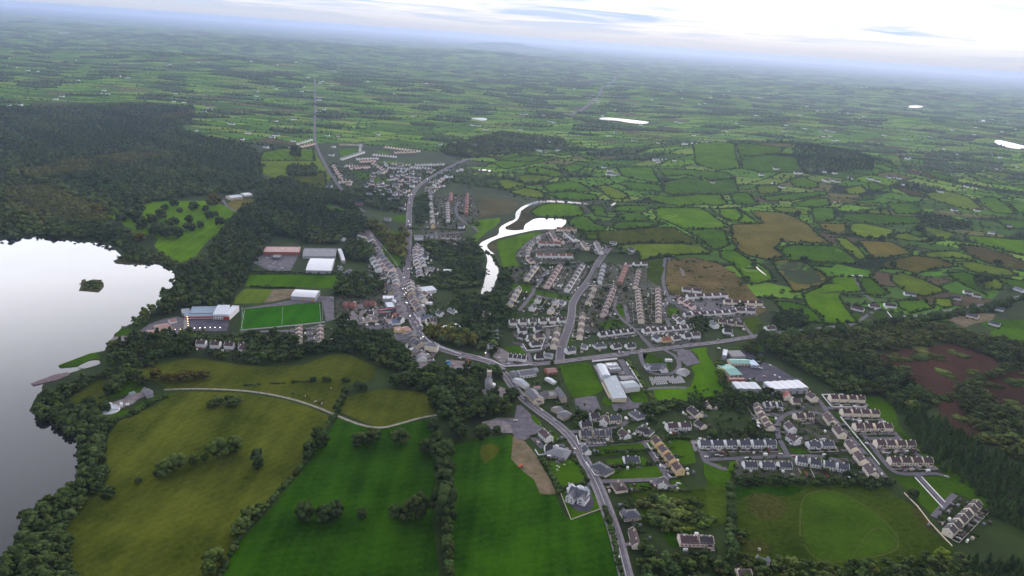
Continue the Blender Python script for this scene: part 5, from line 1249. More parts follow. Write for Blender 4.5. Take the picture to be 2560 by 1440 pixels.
def backlands():
    for s_, n_ in (('H:900,560 1700,560 1500,820 1350,1000 900,960 700,800', 46), ('H:1700,560 2100,520 1950,760 1750,900 1640,860', 16), ('C:420,250 560,330 700,560 900,800 760,860 540,560', 14), ('C:1280,420 1400,420 1450,700 1300,720', 8)):
        P = fill_points(pts(s_), 30, .6); rng.shuffle(P)
        k = 0
        for x, y in P:
            if k >= n_: break
            if min(math.hypot(x - f[0], y - f[1]) - f[2] for f in FOOT) < 4 or any(np.min(np.hypot(L[::2, 0] - x, L[::2, 1] - y)) < hw + 6 for L, hw in ROADLINES): continue
            add_house(x, y, rng.uniform(-.6, .6), rng.uniform(8, 15), rng.uniform(6, 9), rng.uniform(3, 5), 2.8, ('slate', 'brown', 'grey')[k % 3], ('white', 'cream', 'white', 'pink')[k % 4], None, False, k % 4 == 0, k, 'house'); k += 1
backlands()
for h_ in HOUSES:
    if h_['group'] == 'houses of the north estate': h_['label'] = None; h_['group'] = None
FAR_H = ('70,178 95,180 250,235 260,228 22,266 45,268 52,264 140,250 155,243 170,237 215,265 222,268 420,165 425,163 512,280 525,275 520,271 575,310 580,312 680,345 690,340 665,370 725,370 635,154 650,154 695,163 755,230 770,228 800,245 798,252 810,275 800,210 805,205 830,215 735,300 620,335 605,350 1035,292 895,205 920,205 1065,210 1070,170 1140,210 1260,190 1305,287 1315,288 '
         '1195,316 1180,315 1375,305 1385,308 1520,277 1540,276 1465,322 1475,322 1290,235 1330,250 1340,252 1690,306 1700,308 1480,215 1410,137 1325,254 1495,258 1492,253 1762,259 1777,245 1808,237 1898,245 1997,289 2045,279 2030,272 2102,275 2093,284 2100,284 2120,284 2160,293 1965,314 2012,323 2053,329 2065,328 2078,330 2150,314 2190,316 2270,230 2155,223 2165,224 2058,343 2075,342 2084,331 2085,353 2095,353 2380,325 2382,328 2440,320 2505,331 2435,338 2325,344 2358,374 2390,387 2270,397 1735,360 1750,357 1770,357 1712,362 '
         '1660,400 1640,402 1620,395 1570,395 1510,420 1525,430 1520,438 1535,440 480,268 445,250 300,192 320,196 690,223 770,195 1360,382 1345,378 1395,378 1840,310 1890,290 1815,330 1960,330 1930,300 2210,340 2260,350 2160,360 2480,300 2520,310 2540,325 2480,390 2500,395')
def wooded_houses():
    global HOUSES
    for i, q in enumerate(FAR_H.split()):
        u, v = (float(t) for t in q.split(',')); x, y = at(u, v)
        add_house(x, y, rng.uniform(-.5, .5), rng.uniform(14, 24), 9, rng.uniform(3.2, 5), 3, ('slate', 'grey')[i % 2], 'white', None, False, False, i, 'farmhouse')
    for _ in range(120):                                    # one-off houses strewn over the far country
        a = rng.uniform(-.62, .62); r = 2600 + 8500 * rng.random() ** 1.4; x, y = r * math.sin(a), r * math.cos(a)
        if inside([(x, y)], DETAIL)[0]: continue
        add_house(x, y, rng.uniform(-1, 1), rng.uniform(14, 22), 9, rng.uniform(3.2, 5), 3, 'slate', 'white', None, False, False, 0, 'farmhouse')
    HOUSES.sort(key=lambda h: h['d'])
    labelled = [h for h in HOUSES if h['label']]; unl = [h for h in HOUSES if not h['label']]
    ind = HOUSES[:300]; rest = HOUSES[300:]
    for h in ind:
        L, D, hw, rh, rf, wl_ = h['a']
        z = float(height(h['x'], h['y'])) + .3 if h['d'] > 1500 else .3
        t = instance(house_parts(L, D, hw, rh, rf, wl_, h['d'] < 960, h['semi'], h['seed'], h['hip']), h['name'], h['label'], 'house', h['x'], h['y'], z, h['rz'], h['group'])
        if not h['label']: label_later(t, f"{wl_} house with {RN[rf]} on its own plot", h['x'], h['y'])
    b = MB()
    for h in rest:
        L, D, hw, rh, rf, wl_ = h['a']; z = float(height(h['x'], h['y'])) + (.6 if h['d'] > 1500 else .2); c, s = math.cos(h['rz']), math.sin(h['rz'])
        def tr(vs): return [(h['x'] + x * c - y * s, h['y'] + x * s + y * c, zz + z) for x, y, zz in vs]
        k = MB(); k.prism(-L / 2, L / 2, [(-D / 2, -2), (D / 2, -2), (D / 2, hw), (0, hw + rh), (-D / 2, hw)]); b.poly(tr(k.v), k.f, WALL[wl_])
        k = MB()
        for s2 in (-1, 1):
            pr = [(s2 * (D / 2 + .4), hw - .2), (0, hw + rh + .05), (0, hw + rh + .3), (s2 * (D / 2 + .4), hw)]
            k.prism(-L / 2 + .3, L / 2 - .3, pr if s2 < 0 else pr[::-1])
        k.box(-.5, .5, -.4, .4, hw + rh - .4, hw + rh + 1.2); b.poly(tr(k.v), k.f, ROOF[rf])
    tag(b.obj('distant_housing'), kind='stuff')
    print('houses', len(HOUSES), 'individual far limit', ind[-1]['d'])
wooded_houses()

# ------------------------------------------------------------------ larger buildings
metal = {k: mat('sheet_' + k, rgb(*c), tuple(x * .88 for x in rgb(*c)), .25, .55, spec=.4) for k, c in dict(white=(212, 214, 222), pale=(186, 194, 206), grey=(142, 154, 166), blue=(118, 138, 160), dark=(78, 78, 90), teal=(74, 146, 140), mint=(118, 168, 158), brown=(150, 112, 106), red=(168, 62, 76), slate=(88, 90, 102), navy=(62, 76, 108), canopy=(178, 200, 220)).items()}
wallm = {k: mat('block_' + k, rgb(*c, 1.35), tuple(x * .9 for x in rgb(*c, 1.35)), .3, .8) for k, c in dict(white=(206, 204, 208), cream=(202, 188, 166), grey=(150, 150, 156), stone=(164, 154, 144), brick=(140, 92, 82), red=(164, 58, 54), dark=(96, 96, 104), yellow=(202, 176, 128), orange=(206, 124, 44)).items()}
shutter = mat('roller_door', rgb(112, 116, 128), None, .6, .6)
def rect(s, z):
    a, b, c, d = (np.array(q) for q in pts(s, z))
    L = (np.hypot(*(b - a)) + np.hypot(*(c - d))) / 2; D = (np.hypot(*(d - a)) + np.hypot(*(c - b))) / 2
    v = (b - a) + (c - d); m = (a + b + c + d) / 4
    return m, L, D, math.atan2(v[1], v[0])
def seams(t, ro, x0, x1, y0, y1, zf, n):
    b = MB()
    for i in range(1, n):
        x = x0 + (x1 - x0) * i / n
        b.poly([(x - .12, y0, zf(x, y0) + .03), (x + .12, y0, zf(x, y0) + .03), (x + .12, y1, zf(x, y1) + .03), (x - .12, y1, zf(x, y1) + .03)], [(0, 1, 2, 3)])
    b.obj('roof_seams', metal['grey'], ro)['kind'] = 'stuff'
def building(name, label, cat, s, h, kind='gable', roof=None, wall=None, rise=1.6, bays=1, lights=0, doors=0, wins=0, group=None, base=0.0, band=None, parent=None, side=-1):
    m, L, D, rz = rect(s, h)
    t = thing(name, label, cat, (m[0], m[1], base), rz, group)
    FOOT.append((m[0], m[1], max(L, D) * .6)); FOOT.append((m[0] + math.cos(rz) * L * .3, m[1] + math.sin(rz) * L * .3, D * .6)); FOOT.append((m[0] - math.cos(rz) * L * .3, m[1] - math.sin(rz) * L * .3, D * .6))
    b = MB(); x0, x1, y0, y1 = -L / 2, L / 2, -D / 2, D / 2
    if kind == 'flat':
        b.box(x0, x1, y0, y1, -1, h - .3); w = .35
        for q in ((x0, x1, y0, y0 + w), (x0, x1, y1 - w, y1), (x0, x0 + w, y0 + w, y1 - w), (x1 - w, x1, y0 + w, y1 - w)): b.box(*q, h - .3, h + .35)
        b.obj('wall', wallm[wall], t)
        r = MB(); r.box(x0 + w, x1 - w, y0 + w, y1 - w, h - .3, h - .06); ro = r.obj('roof', metal[roof], t); rz_ = lambda x, y: h - .06
    elif kind == 'barrel':
        n = 10; arc = [(y0 + D * i / n, h - rise + rise * math.sin(PI * (i / n) * .86 + PI * .07)) for i in range(n + 1)]
        b.prism(x0, x1, [(y0, -1)] + [(y1, -1)] + arc[::-1]); b.obj('wall', wallm[wall], t)
        r = MB(); top = [(y, z + .25) for y, z in arc]; bot = [(y, z + .03) for y, z in arc]
        for i in range(n): r.prism(x0 - .3, x1 + .3, [bot[i], bot[i + 1], top[i + 1], top[i]])
        ro = r.obj('roof', metal[roof], t); rz_ = lambda x, y: h - rise + rise * math.sin(PI * ((y - y0) / D) * .86 + PI * .07) + .25
    elif kind == 'mono':
        b.prism(x0, x1, [(y0, -1), (y1, -1), (y1, h), (y0, h - rise)]); b.obj('wall', wallm[wall], t)
        r = MB(); k = .5 * rise / D; r.prism(x0 - .4, x1 + .4, [(y0 - .5, h - rise - k), (y1 + .5, h + k), (y1 + .5, h + k + .28), (y0 - .5, h - rise - k + .28)]); ro = r.obj('roof', metal[roof], t); rz_ = lambda x, y: h - rise + rise * (y - y0) / D + .28
    elif kind == 'hip':
        b.box(x0, x1, y0, y1, -1, h); b.obj('wall', wallm[wall], t); e = .5; rx = max(.5, L / 2 - D / 2)
        r = MB(); r.poly([(x0 - e, y0 - e, h), (x1 + e, y0 - e, h), (x1 + e, y1 + e, h), (x0 - e, y1 + e, h), (-rx, 0, h + rise), (rx, 0, h + rise)], [(0, 1, 5, 4), (1, 2, 5), (2, 3, 4, 5), (3, 0, 4), (3, 2, 1, 0)]); ro = r.obj('roof', metal[roof], t); rz_ = lambda x, y: h + rise * (1 - abs(y) / (D / 2)) + .05
    else:                                                   # low gables, one or more bays along the length
        r = MB()
        if bays == 1:
            b.prism(x0, x1, [(y0, -1), (y1, -1), (y1, h - rise), (0, h), (y0, h - rise)])
            k = .4 * rise / (D / 2)
            for sgn in (-1, 1):
                pr = [(sgn * (D / 2 + .4), h - rise - k), (0, h + .02), (0, h + .28), (sgn * (D / 2 + .4), h - rise - k + .26)]
                r.prism(x0 + .25, x1 - .25, pr if sgn < 0 else pr[::-1])
            rz_ = lambda x, y: h - rise * abs(y) / (D / 2) + .27
        else:
            w = L / bays
            for i in range(bays):
                xa, xb = x0 + i * w, x0 + (i + 1) * w; xm = (xa + xb) / 2
                vs = [(xa, -1), (xb, -1), (xb, h - rise), (xm, h), (xa, h - rise)]
                b.poly([(x, y0, z) for x, z in vs] + [(x, y1, z) for x, z in vs], [(0, 1, 2, 3, 4), (9, 8, 7, 6, 5), (0, 5, 6, 1), (1, 6, 7, 2), (2, 7, 8, 3), (3, 8, 9, 4), (4, 9, 5, 0)])
                g = .08
                for (p, q) in (((xa + g, h - rise + .02), (xm - .05, h + .02)), ((xm + .05, h + .02), (xb - g, h - rise + .02))):
                    r.poly([(p[0], y0 - .3, p[1]), (q[0], y0 - .3, q[1]), (q[0], y1 + .3, q[1]), (p[0], y1 + .3, p[1]), (p[0], y0 - .3, p[1] + .25), (q[0], y0 - .3, q[1] + .25), (q[0], y1 + .3, q[1] + .25), (p[0], y1 + .3, p[1] + .25)],
                           [(0, 3, 2, 1), (4, 5, 6, 7), (0, 1, 5, 4), (1, 2, 6, 5), (2, 3, 7, 6), (3, 0, 4, 7)])
            rz_ = lambda x, y: h - .1
        b.obj('wall', wallm[wall], t); ro = r.obj('roof', metal[roof], t)
    if kind == 'mono': seams(t, ro, x0, x1, y0 + .3, y1 - .3, rz_, max(3, int(L / 6)))
    if kind == 'flat' and L > 12:
        k = MB()
        for _ in range(3): vx, vy = rng.uniform(x0 + 1.5, x1 - 1.5), rng.uniform(y0 + 1.2, y1 - 1.2); k.box(vx - .7, vx + .7, vy - .5, vy + .5, h - .06, h + .7)
        k.obj('roof_vents', metal['grey'], ro)['kind'] = 'stuff'
    if lights:
        lm = MB(); lm.box(-1.1, 1.1, -.6, .6, -.25, .14); me = lm.mesh('rooflight', metal['white'])
        for i in range(lights):
            x = x0 + L * (i + .5) / lights; y = D * .18
            o = obj('rooflight', me, ro); o.location = (x, y, rz_(x, y))
    if doors:
        dm = MB(); dm.box(-2, 2, -.1, .1, 0, min(4.2, h - rise - .5)); me = dm.mesh('roller_door', shutter)
        for i in range(doors):
            o = obj('roller_door', me, t); o.location = (x0 + L * (i + .5) / doors, side * (D / 2 + .02), 0)
    if wins:
        wm = window_mesh(min(2.2, L / wins * .6), 1.3)
        for fl in range(max(1, int((h - 1.0) / 3.1))):
            for i in range(wins):
                for sg in (-1, 1):
                    o = obj('window', wm, t); o.location = (x0 + L * (i + .5) / wins, sg * (D / 2 + .01), 1.0 + 3.0 * fl); o.rotation_euler.z = 0 if sg < 0 else PI
    if band:
        bm_ = MB(); bm_.box(x0 - .05, x1 + .05, y0 - .12, y0 - .01, band[1], band[2]); bm_.obj('coloured_band', wallm[band[0]], t)
    return t
# secondary school south of the east road
building('school_building', 'long grey metal roofed school block with three white rooflights', 'school', 'D:1590,315 1715,600 1865,565 1720,290', 6.5, 'mono', 'grey', 'cream', 1.6, lights=3, wins=12)
building('school_hall', 'pale blue roofed hall at the upper end of grey school', 'school hall', 'D:1500,150 1580,300 1655,280 1590,140', 8, 'gable', 'pale', 'white', 1.0, wins=4)
building('school_building', 'narrow white roofed classroom block behind the grey school', 'school', 'D:1610,140 1750,135 1765,165 1635,175', 6, 'flat', 'white', 'white', wins=6)
building('school_building', 'small grey classroom block beside the paved school court', 'school', 'D:1640,190 1790,185 1800,215 1660,228', 5, 'flat', 'grey', 'grey', wins=6)
building('school_building', 'dark flat roofed link block in the middle of the school', 'school', 'D:1765,300 1950,292 2005,350 1810,360', 4.5, 'flat', 'dark', 'dark')
building('gymnasium', 'grey roofed gymnasium with white end wall at the school', 'gymnasium', 'D:1805,370 1990,352 2030,432 1850,452', 8, 'gable', 'grey', 'white', 1.2)
# the slate roofed church with its drive
t_ = building('church', 'slate roofed church with white gables inside its ring drive', 'church', 'E:85,225 330,215 330,275 130,285', 7, 'gable', 'slate', 'white', 4.5, wins=6)
for nm_, s_, rs in (('porch', (.22, -10, 9, 9), 4.0), ('apse', (-.48, 0, 8, 9), 3.2)):
    b = MB(); m_, L_, D_, rz0 = rect('E:85,225 330,215 330,275 130,285', 7); cx_, cy_, w_, dd = s_; cx_ *= L_
    b.poly([(cx_ - w_ / 2, cy_ - dd / 2, -1), (cx_ + w_ / 2, cy_ - dd / 2, -1), (cx_ + w_ / 2, cy_ + dd / 2, -1), (cx_ - w_ / 2, cy_ + dd / 2, -1), (cx_ - w_ / 2, cy_ - dd / 2, 3.6), (cx_ + w_ / 2, cy_ - dd / 2, 3.6), (cx_ + w_ / 2, cy_ + dd / 2, 3.6), (cx_ - w_ / 2, cy_ + dd / 2, 3.6), (cx_, cy_ - dd / 2, 3.6 + rs), (cx_, cy_ + dd / 2, 3.6 + rs)],
           [(0, 1, 5, 8, 4), (3, 7, 9, 6, 2), (1, 2, 6, 5), (3, 0, 4, 7), (0, 3, 2, 1)], wallm['white'])
    b.poly([(cx_ - w_ / 2 - .2, cy_ - dd / 2 + .3, 3.5), (cx_, cy_ - dd / 2 + .3, 3.65 + rs), (cx_, cy_ + dd / 2, 3.65 + rs), (cx_ - w_ / 2 - .2, cy_ + dd / 2, 3.5)], [(0, 1, 2, 3)], metal['slate'])
    b.poly([(cx_ + w_ / 2 + .2, cy_ - dd / 2 + .3, 3.5), (cx_, cy_ - dd / 2 + .3, 3.65 + rs), (cx_, cy_ + dd / 2, 3.65 + rs), (cx_ + w_ / 2 + .2, cy_ + dd / 2, 3.5)], [(3, 2, 1, 0)], metal['slate'])
    b.obj(nm_, None, t_)
building('house', 'white gabled priest house beside the graveyard', 'house', 'E:510,330 560,275 605,345 545,375', 5.5, 'gable', 'slate', 'white', 2.2, wins=3)
building('shed', 'long white shed roof beside the church drive', 'shed', 'E:325,188 410,192 410,206 325,204', 3, 'flat', 'white', 'white')
# store, retail yard and the two warehouses
building('store', 'dark teal roofed store with cream front at the yard', 'store', 'E:1035,255 1185,245 1275,375 1115,388', 6, 'gable', 'teal', 'cream', 1.6, doors=3)
building('store', 'mint roofed store with gabled entrance facing the car park', 'store', 'E:1130,178 1385,180 1410,235 1160,235', 5.5, 'gable', 'mint', 'cream', 1.8, wins=6)
building('canopy_shed', 'pale blue canopy shed at the end of mint roofed store', 'shed', 'E:1395,203 1490,205 1512,268 1410,265', 5, 'gable', 'canopy', 'grey', .9, bays=2)
building('office', 'grey modern office with dark sloping roof behind store', 'office', 'E:1140,92 1300,82 1330,145 1150,150', 6, 'mono', 'dark', 'grey', 1.2, wins=8)
building('office', 'pale tall office wing beside the dark sloping roof', 'office', 'E:1050,55 1105,75 1128,150 1075,150', 7, 'flat', 'pale', 'grey', wins=3)
building('builders_store', 'small brick store behind the teal roofed store', 'store', 'E:1135,430 1335,430 1340,452 1135,455', 4.5, 'flat', 'brown', 'brick')
building('warehouse', 'pale grey three bay warehouse beside the tree clump', 'warehouse', 'E:1165,478 1495,488 1553,570 1250,566', 6, 'gable', 'pale', 'grey', .9, bays=3)
building('warehouse', 'long white five bay warehouse above the estate lane', 'warehouse', 'E:1582,480 2048,457 2150,550 1700,578', 9, 'gable', 'white', 'grey', 1.0, bays=5, doors=5)
# lakeside school
building('school_building', 'blue grey roofed main block of the lakeside school', 'school', 'Q:1905,268 2160,266 2150,318 1915,322', 7, 'mono', 'blue', 'white', 1.4, wins=12)
building('school_building', 'lower front wing of lakeside school with red band', 'school', 'Q:1845,328 2145,326 2145,350 1850,354', 5, 'mono', 'blue', 'white', .8, wins=14, band=('red', 1.0, 3.0))
building('school_building', 'small grey end pavilion of the lakeside school', 'school', 'Q:1812,290 1892,286 1895,320 1822,330', 4, 'mono', 'grey', 'cream', .6, wins=4)
building('sports_hall', 'grey roofed hall of the lakeside school with rooflights', 'sports hall', 'Q:2172,252 2300,252 2252,338 2138,338', 9, 'mono', 'pale', 'white', 1.0, lights=4, wins=5)
building('school_building', 'red fronted end block of the lakeside school', 'school', 'Q:2302,254 2362,258 2322,350 2255,345', 8, 'flat', 'pale', 'white', wins=3, band=('red', .3, 4.5))
building('school_building', 'old brown roofed school range beside the lough trees', 'old school', 'Q:1540,440 1690,418 1710,462 1565,490', 5, 'gable', 'brown', 'cream', 1.8, wins=6)
building('school_building', 'lower brown roofed range among the lakeside yards', 'old school', 'Q:1410,500 1590,478 1620,520 1440,548', 4.5, 'gable', 'brown', 'cream', 1.8, wins=6)
building('school_building', 'small white gabled hall above the old brown ranges', 'old school', 'Q:1680,385 1745,372 1765,392 1700,408', 5.5, 'gable', 'brown', 'white', 2.2)
building('shed', 'white shed at the foot of the lakeside yard', 'shed', 'Q:1605,525 1660,515 1668,535 1612,548', 4, 'gable', 'white', 'white', .8)
# gym at the pitch, factory
building('sports_hall', 'white arched sports hall with orange panels by pitch', 'sports hall', 'R:545,165 795,168 755,248 530,222', 9, 'barrel', 'white', 'grey', 3.2)
m_, L_, D_, r0_ = rect('R:545,165 795,168 755,248 530,222', 9)
for f_ in (.02, .40): k = MB(); k.box(L_ * f_ - 1.6, L_ * f_ + 1.6, -D_ / 2 - .14, -D_ / 2 - .01, .4, 3.4); k.obj('orange_panel', wallm['orange'], [o for o in COL.objects if o.name.startswith('sports_hall') and o.type == 'EMPTY'][-1])
building('factory', 'wide rusty brown roofed factory above the parking yard', 'factory', 'M:255,945 610,948 590,1003 232,1000', 6, 'flat', 'brown', 'brick', lights=5)
building('factory', 'dark flat roofed factory beside the brown roofed factory', 'factory', 'M:655,960 970,968 950,1040 612,1042', 5.5, 'flat', 'dark', 'grey', lights=4)
building('factory', 'white barrel roofed factory hall below the dark roof', 'factory', 'M:705,1055 945,1052 910,1180 662,1165', 9, 'barrel', 'white', 'grey', 3.0, doors=3)
building('mill', 'long narrow stone mill beside the factory lane', 'mill', 'M:1000,955 1032,955 1032,1070 990,1072', 8, 'gable', 'pale', 'stone', 2.5)
building('shed', 'dark little shed in the middle of factory yard', 'shed', 'M:330,1025 410,1028 408,1055 328,1055', 4, 'flat', 'dark', 'dark')
# main street
building('polytunnel', 'white ribbed polytunnel on the lawn by the river wood', 'polytunnel', 'M:2040,1162 2150,1162 2155,1190 2040,1190', 4, 'barrel', 'white', 'white', 2.8)
building('barn', 'long white barn with dark rooflights by the bridge trees', 'barn', 'I:1375,690 1760,625 1790,685 1400,765', 7, 'gable', 'white', 'grey', 1.4, lights=9)
building('supermarket', 'white roofed supermarket behind the west shop terrace', 'supermarket', 'C:745,1145 945,1145 940,1195 750,1195', 6, 'flat', 'white', 'grey')
building('supermarket', 'pale square roof beside the red shop roofs', 'shop', 'C:800,1250 920,1245 925,1325 805,1335', 6, 'flat', 'pale', 'grey')
building('shop', 'narrow white gabled shop end on to main street', 'shop', 'C:945,1190 985,1190 992,1290 950,1300', 7, 'gable', 'white', 'white', 1.6)
building('filling_station', 'upper red canopy of the filling station on main street', 'filling station', 'I:330,385 690,335 695,365 330,400', 5, 'flat', 'red', 'dark')
building('filling_station', 'lower red canopy of the filling station on main street', 'filling station', 'I:340,425 560,415 560,440 345,445', 4.5, 'flat', 'red', 'dark')
building('filling_station', 'red fronted kiosk beside the filling station canopies', 'kiosk', 'I:600,460 755,425 760,450 610,480', 5, 'flat', 'red', 'brick')
building('shop', 'grey blue metal roofed shop east of main street', 'shop', 'C:1250,1030 1570,990 1575,1045 1260,1085', 6.5, 'mono', 'pale', 'white', 1.0)
building('shop', 'low white extension below the grey blue shop', 'shop', 'C:1260,1090 1415,1085 1415,1110 1260,1118', 4, 'flat', 'white', 'white')
building('garage', 'dark blue roofed garage by the side lane', 'garage', 'I:545,540 700,525 705,605 560,615', 5.5, 'gable', 'navy', 'white', 1.6)
building('shop', 'navy roofed shop with white front above the barn', 'shop', 'I:1070,490 1300,465 1315,510 1080,540', 7.5, 'gable', 'navy', 'white', 2.0, wins=6)
building('town_hall', 'yellow gabled hall on the bend of main street', 'hall', 'I:760,690 870,650 865,730 770,760', 8, 'gable', 'brown', 'yellow', 2.6, wins=3)
building('hall', 'cream flat fronted hall next to the yellow hall', 'hall', 'I:640,710 755,690 755,750 645,770', 6.5, 'flat', 'brown', 'yellow', wins=3)
building('hotel', 'large dark roofed hotel below the yellow hall', 'hotel', 'I:640,790 890,770 840,880 650,910', 9, 'gable', 'dark', 'grey', 3.5, wins=7)
building('shed', 'white shed on the road edge below the hotel', 'shed', 'I:770,1040 840,1018 850,1040 780,1062', 3.5, 'flat', 'white', 'white')
building('shed', 'cream roofed shed among trees below the hotel', 'shed', 'I:880,1080 965,1065 970,1090 890,1110', 4, 'gable', 'white', 'cream', .8)
building('shed', 'white shed east of the shops by the stream', 'shed', 'I:1060,285 1160,285 1165,315 1060,320', 4, 'gable', 'white', 'white', .8)
building('shed', 'long white shed behind the navy roofed shop', 'shed', 'I:1170,245 1300,240 1305,270 1165,270', 4, 'gable', 'white', 'white', .8)
# old stone convent and the road north of it
W_ = dict(wins=6)
building('convent', 'front range of the old stone convent along the road', 'convent', 'D:590,475 700,605 810,560 690,440', 9, 'gable', 'dark', 'cream', 3.0, **W_)
building('convent', 'courtyard range of the stone convent behind the front', 'convent', 'D:690,530 820,490 900,500 740,570', 8, 'gable', 'dark', 'stone', 2.6, **W_)
building('convent', 'tall end range of stone convent with bright gable', 'convent', 'D:960,445 1055,565 1115,560 1025,430', 9, 'gable', 'dark', 'stone', 3.2, **W_)
building('convent', 'low dark roof filling the stone convent courtyard', 'convent', 'D:825,505 955,495 985,555 850,565', 4, 'flat', 'dark', 'stone')
building('house', 'cream gabled lodge at the front of stone convent', 'house', 'D:690,590 770,560 810,590 730,640', 6, 'gable', 'dark', 'cream', 2.2, wins=3)
building('shop', 'slate roofed corner shop with white gable on the road', 'shop', 'D:480,210 690,195 700,250 510,282', 7, 'gable', 'slate', 'white', 2.6, wins=5)
building('shop', 'grey roofed shop on the road corner beside the slate shop', 'shop', 'D:400,232 445,216 490,265 430,285', 6.5, 'gable', 'slate', 'grey', 2.2, wins=2)
building('shop', 'white gabled shop facing the junction road', 'shop', 'D:468,312 525,300 590,400 535,425', 7, 'gable', 'grey', 'white', 2.4, wins=4)
building('house', 'brick house with brown roof beside the school lawn', 'house', 'D:830,190 940,182 1005,228 860,245', 6, 'gable', 'brown', 'brick', 2.6, wins=4)
building('container', 'bright blue container roof beside the slate shop', 'container', 'D:690,205 738,200 740,232 692,236', 3, 'flat', 'navy', 'grey')
building('canopy_shed', 'red canopy in the yard of the stone convent', 'canopy', 'D:690,440 770,436 772,455 692,460', 3.5, 'flat', 'red', 'grey')
building('glasshouse', 'pale glasshouse with domed end in the convent garden', 'glasshouse', 'D:862,318 905,305 945,375 905,390', 4, 'gable', 'pale', 'white', 1.2)
building('house', 'grey stone house in trees below the convent', 'house', 'D:930,690 1000,660 1070,730 1000,760', 6, 'gable', 'slate', 'stone', 2.4, wins=4)
building('house', 'rambling stone house beside the play court', 'house', 'D:1010,780 1120,740 1160,800 1050,840', 5, 'hip', 'slate', 'stone', 2.4, wins=4)
# farm with white sheds, demesne house, waterworks, barns
building('farm_shed', 'long white farm shed at the top of the farmyard', 'farm shed', 'P:1045,985 1165,990 1185,1005 1060,1003', 5, 'gable', 'white', 'grey', 1.2, base=2)
building('farm_shed', 'grey farm shed across the farmyard', 'farm shed', 'P:1075,1030 1190,1035 1200,1055 1085,1050', 5, 'gable', 'pale', 'grey', 1.2, base=2)
building('country_house', 'pale demesne house at the edge of the great forest', 'country house', 'U:2275,430 2400,415 2405,440 2290,452', 8, 'gable', 'pale', 'cream', 2.4, wins=8)
building('country_house', 'white stable range beside the demesne house', 'stables', 'U:2425,405 2500,400 2505,420 2430,428', 5, 'gable', 'white', 'white', 1.6)
building('barn', 'bright white barn in the meadow above the wood', 'barn', 'M:480,278 520,278 528,300 490,302', 5, 'gable', 'white', 'white', 1.4)
building('pump_house', 'white roofed pump house beside the round tank', 'pump house', 'Q:985,1265 1025,1258 1035,1275 995,1283', 3.5, 'gable', 'white', 'white', .8)
building('pump_house', 'grey roofed treatment building at waterworks gate', 'pump house', 'Q:1425,1080 1490,1068 1530,1130 1465,1148', 5, 'gable', 'slate', 'grey', 2.0)
building('pump_house', 'small teal roofed kiosk in the waterworks', 'pump house', 'Q:1290,1128 1345,1112 1350,1125 1298,1142', 3, 'flat', 'teal', 'grey')
building('pump_house', 'white kiosk in the middle of the waterworks', 'pump house', 'Q:1195,1225 1220,1222 1225,1245 1200,1248', 3, 'flat', 'white', 'white')
def tank():
    x, y = pts('Q:1090,1302')[0]; t = thing('settling_tank', 'round pale settling tank at the lough end of waterworks', 'tank', (x, y, .3))
    b = MB(); n = 28
    for i in range(n):
        a0, a1 = 2 * PI * i / n, 2 * PI * (i + 1) / n
        q = [(r * math.cos(a), r * math.sin(a), z) for a in (a0, a1) for r, z in ((10.5, -.5), (10.5, 1.1), (9.9, 1.1), (9.9, -.5))]
        b.poly(q, [(0, 4, 5, 1), (1, 5, 6, 2), (2, 6, 7, 3)])
    b.obj('wall', wallm['white'], t); w_ = MB(); w_.cyl(0, 0, -.4, .5, 9.9, 9.9, 28); w_.obj('water_surface', metal['pale'], t)
    k = MB(); k.box(-10, 10, -.35, .35, 1.15, 1.45); k.obj('bridge', wallm['dark'], t); k = MB(); k.cyl(0, 0, .5, 1.15, .9, .9, 10); k.obj('hub', wallm['grey'], t)
tank()
for nm_, s_ in (('filter_bed', 'Q:1050,1240 1110,1222 1120,1235 1060,1255'), ('filter_bed', 'Q:1255,1235 1290,1230 1295,1245 1260,1250')):
    building(nm_, 'pale rectangular filter bed ' + ('beside the settling tank' if '1050' in s_ else 'in the waterworks yard'), 'tank', s_, 1.2, 'flat', 'pale', 'white')
def little_church():
    x, y = pts('D:110,450')[0]; x2, y2 = pts('D:112,360')[0]; rz = math.atan2(y2 - y, x2 - x)
    t = thing('church', 'small grey stone church with pinnacled tower among dark trees', 'church', (x, y, .3), rz); FOOT.append((x, y, 14))
    b = MB(); b.prism(-11, 9, [(-4.2, -1), (4.2, -1), (4.2, 6), (0, 10.5), (-4.2, 6)]); b.obj('wall', wallm['grey'], t)
    r = MB()
    for s_ in (-1, 1):
        pr = [(s_ * 4.6, 5.7), (0, 10.6), (0, 10.9), (s_ * 4.6, 6.0)]; r.prism(-10.7, 9, pr if s_ < 0 else pr[::-1])
    r.obj('roof', metal['slate'], t)
    k = MB(); k.box(9, 14.5, -2.9, 2.9, -1, 15); k.box(8.8, 14.7, -3.1, 3.1, 15, 15.5); tw = k.obj('tower', wallm['stone'], t)
    p = MB(); p.cyl(0, 0, 0, 2.6, .5, .08, 6); me = p.mesh('pinnacle', wallm['stone'])
    for px_, py_ in ((9.3, -2.6), (9.3, 2.6), (14.2, -2.6), (14.2, 2.6)):
        o = obj('pinnacle', me, tw); o.location = (px_, py_, 15.5)
    for i in range(4):
        for s_ in (-1, 1): o = obj('window', window_mesh(1.0, 2.6), t); o.location = (-8 + i * 5, s_ * 4.22, 1.8); o.rotation_euler.z = 0 if s_ < 0 else PI
    v = MB(); v.prism(-3, 3, [(-8.2, -1), (-4.2, -1), (-4.2, 5.2), (-8.2, 3.6)]); v.obj('vestry', wallm['white'], t)
little_church()
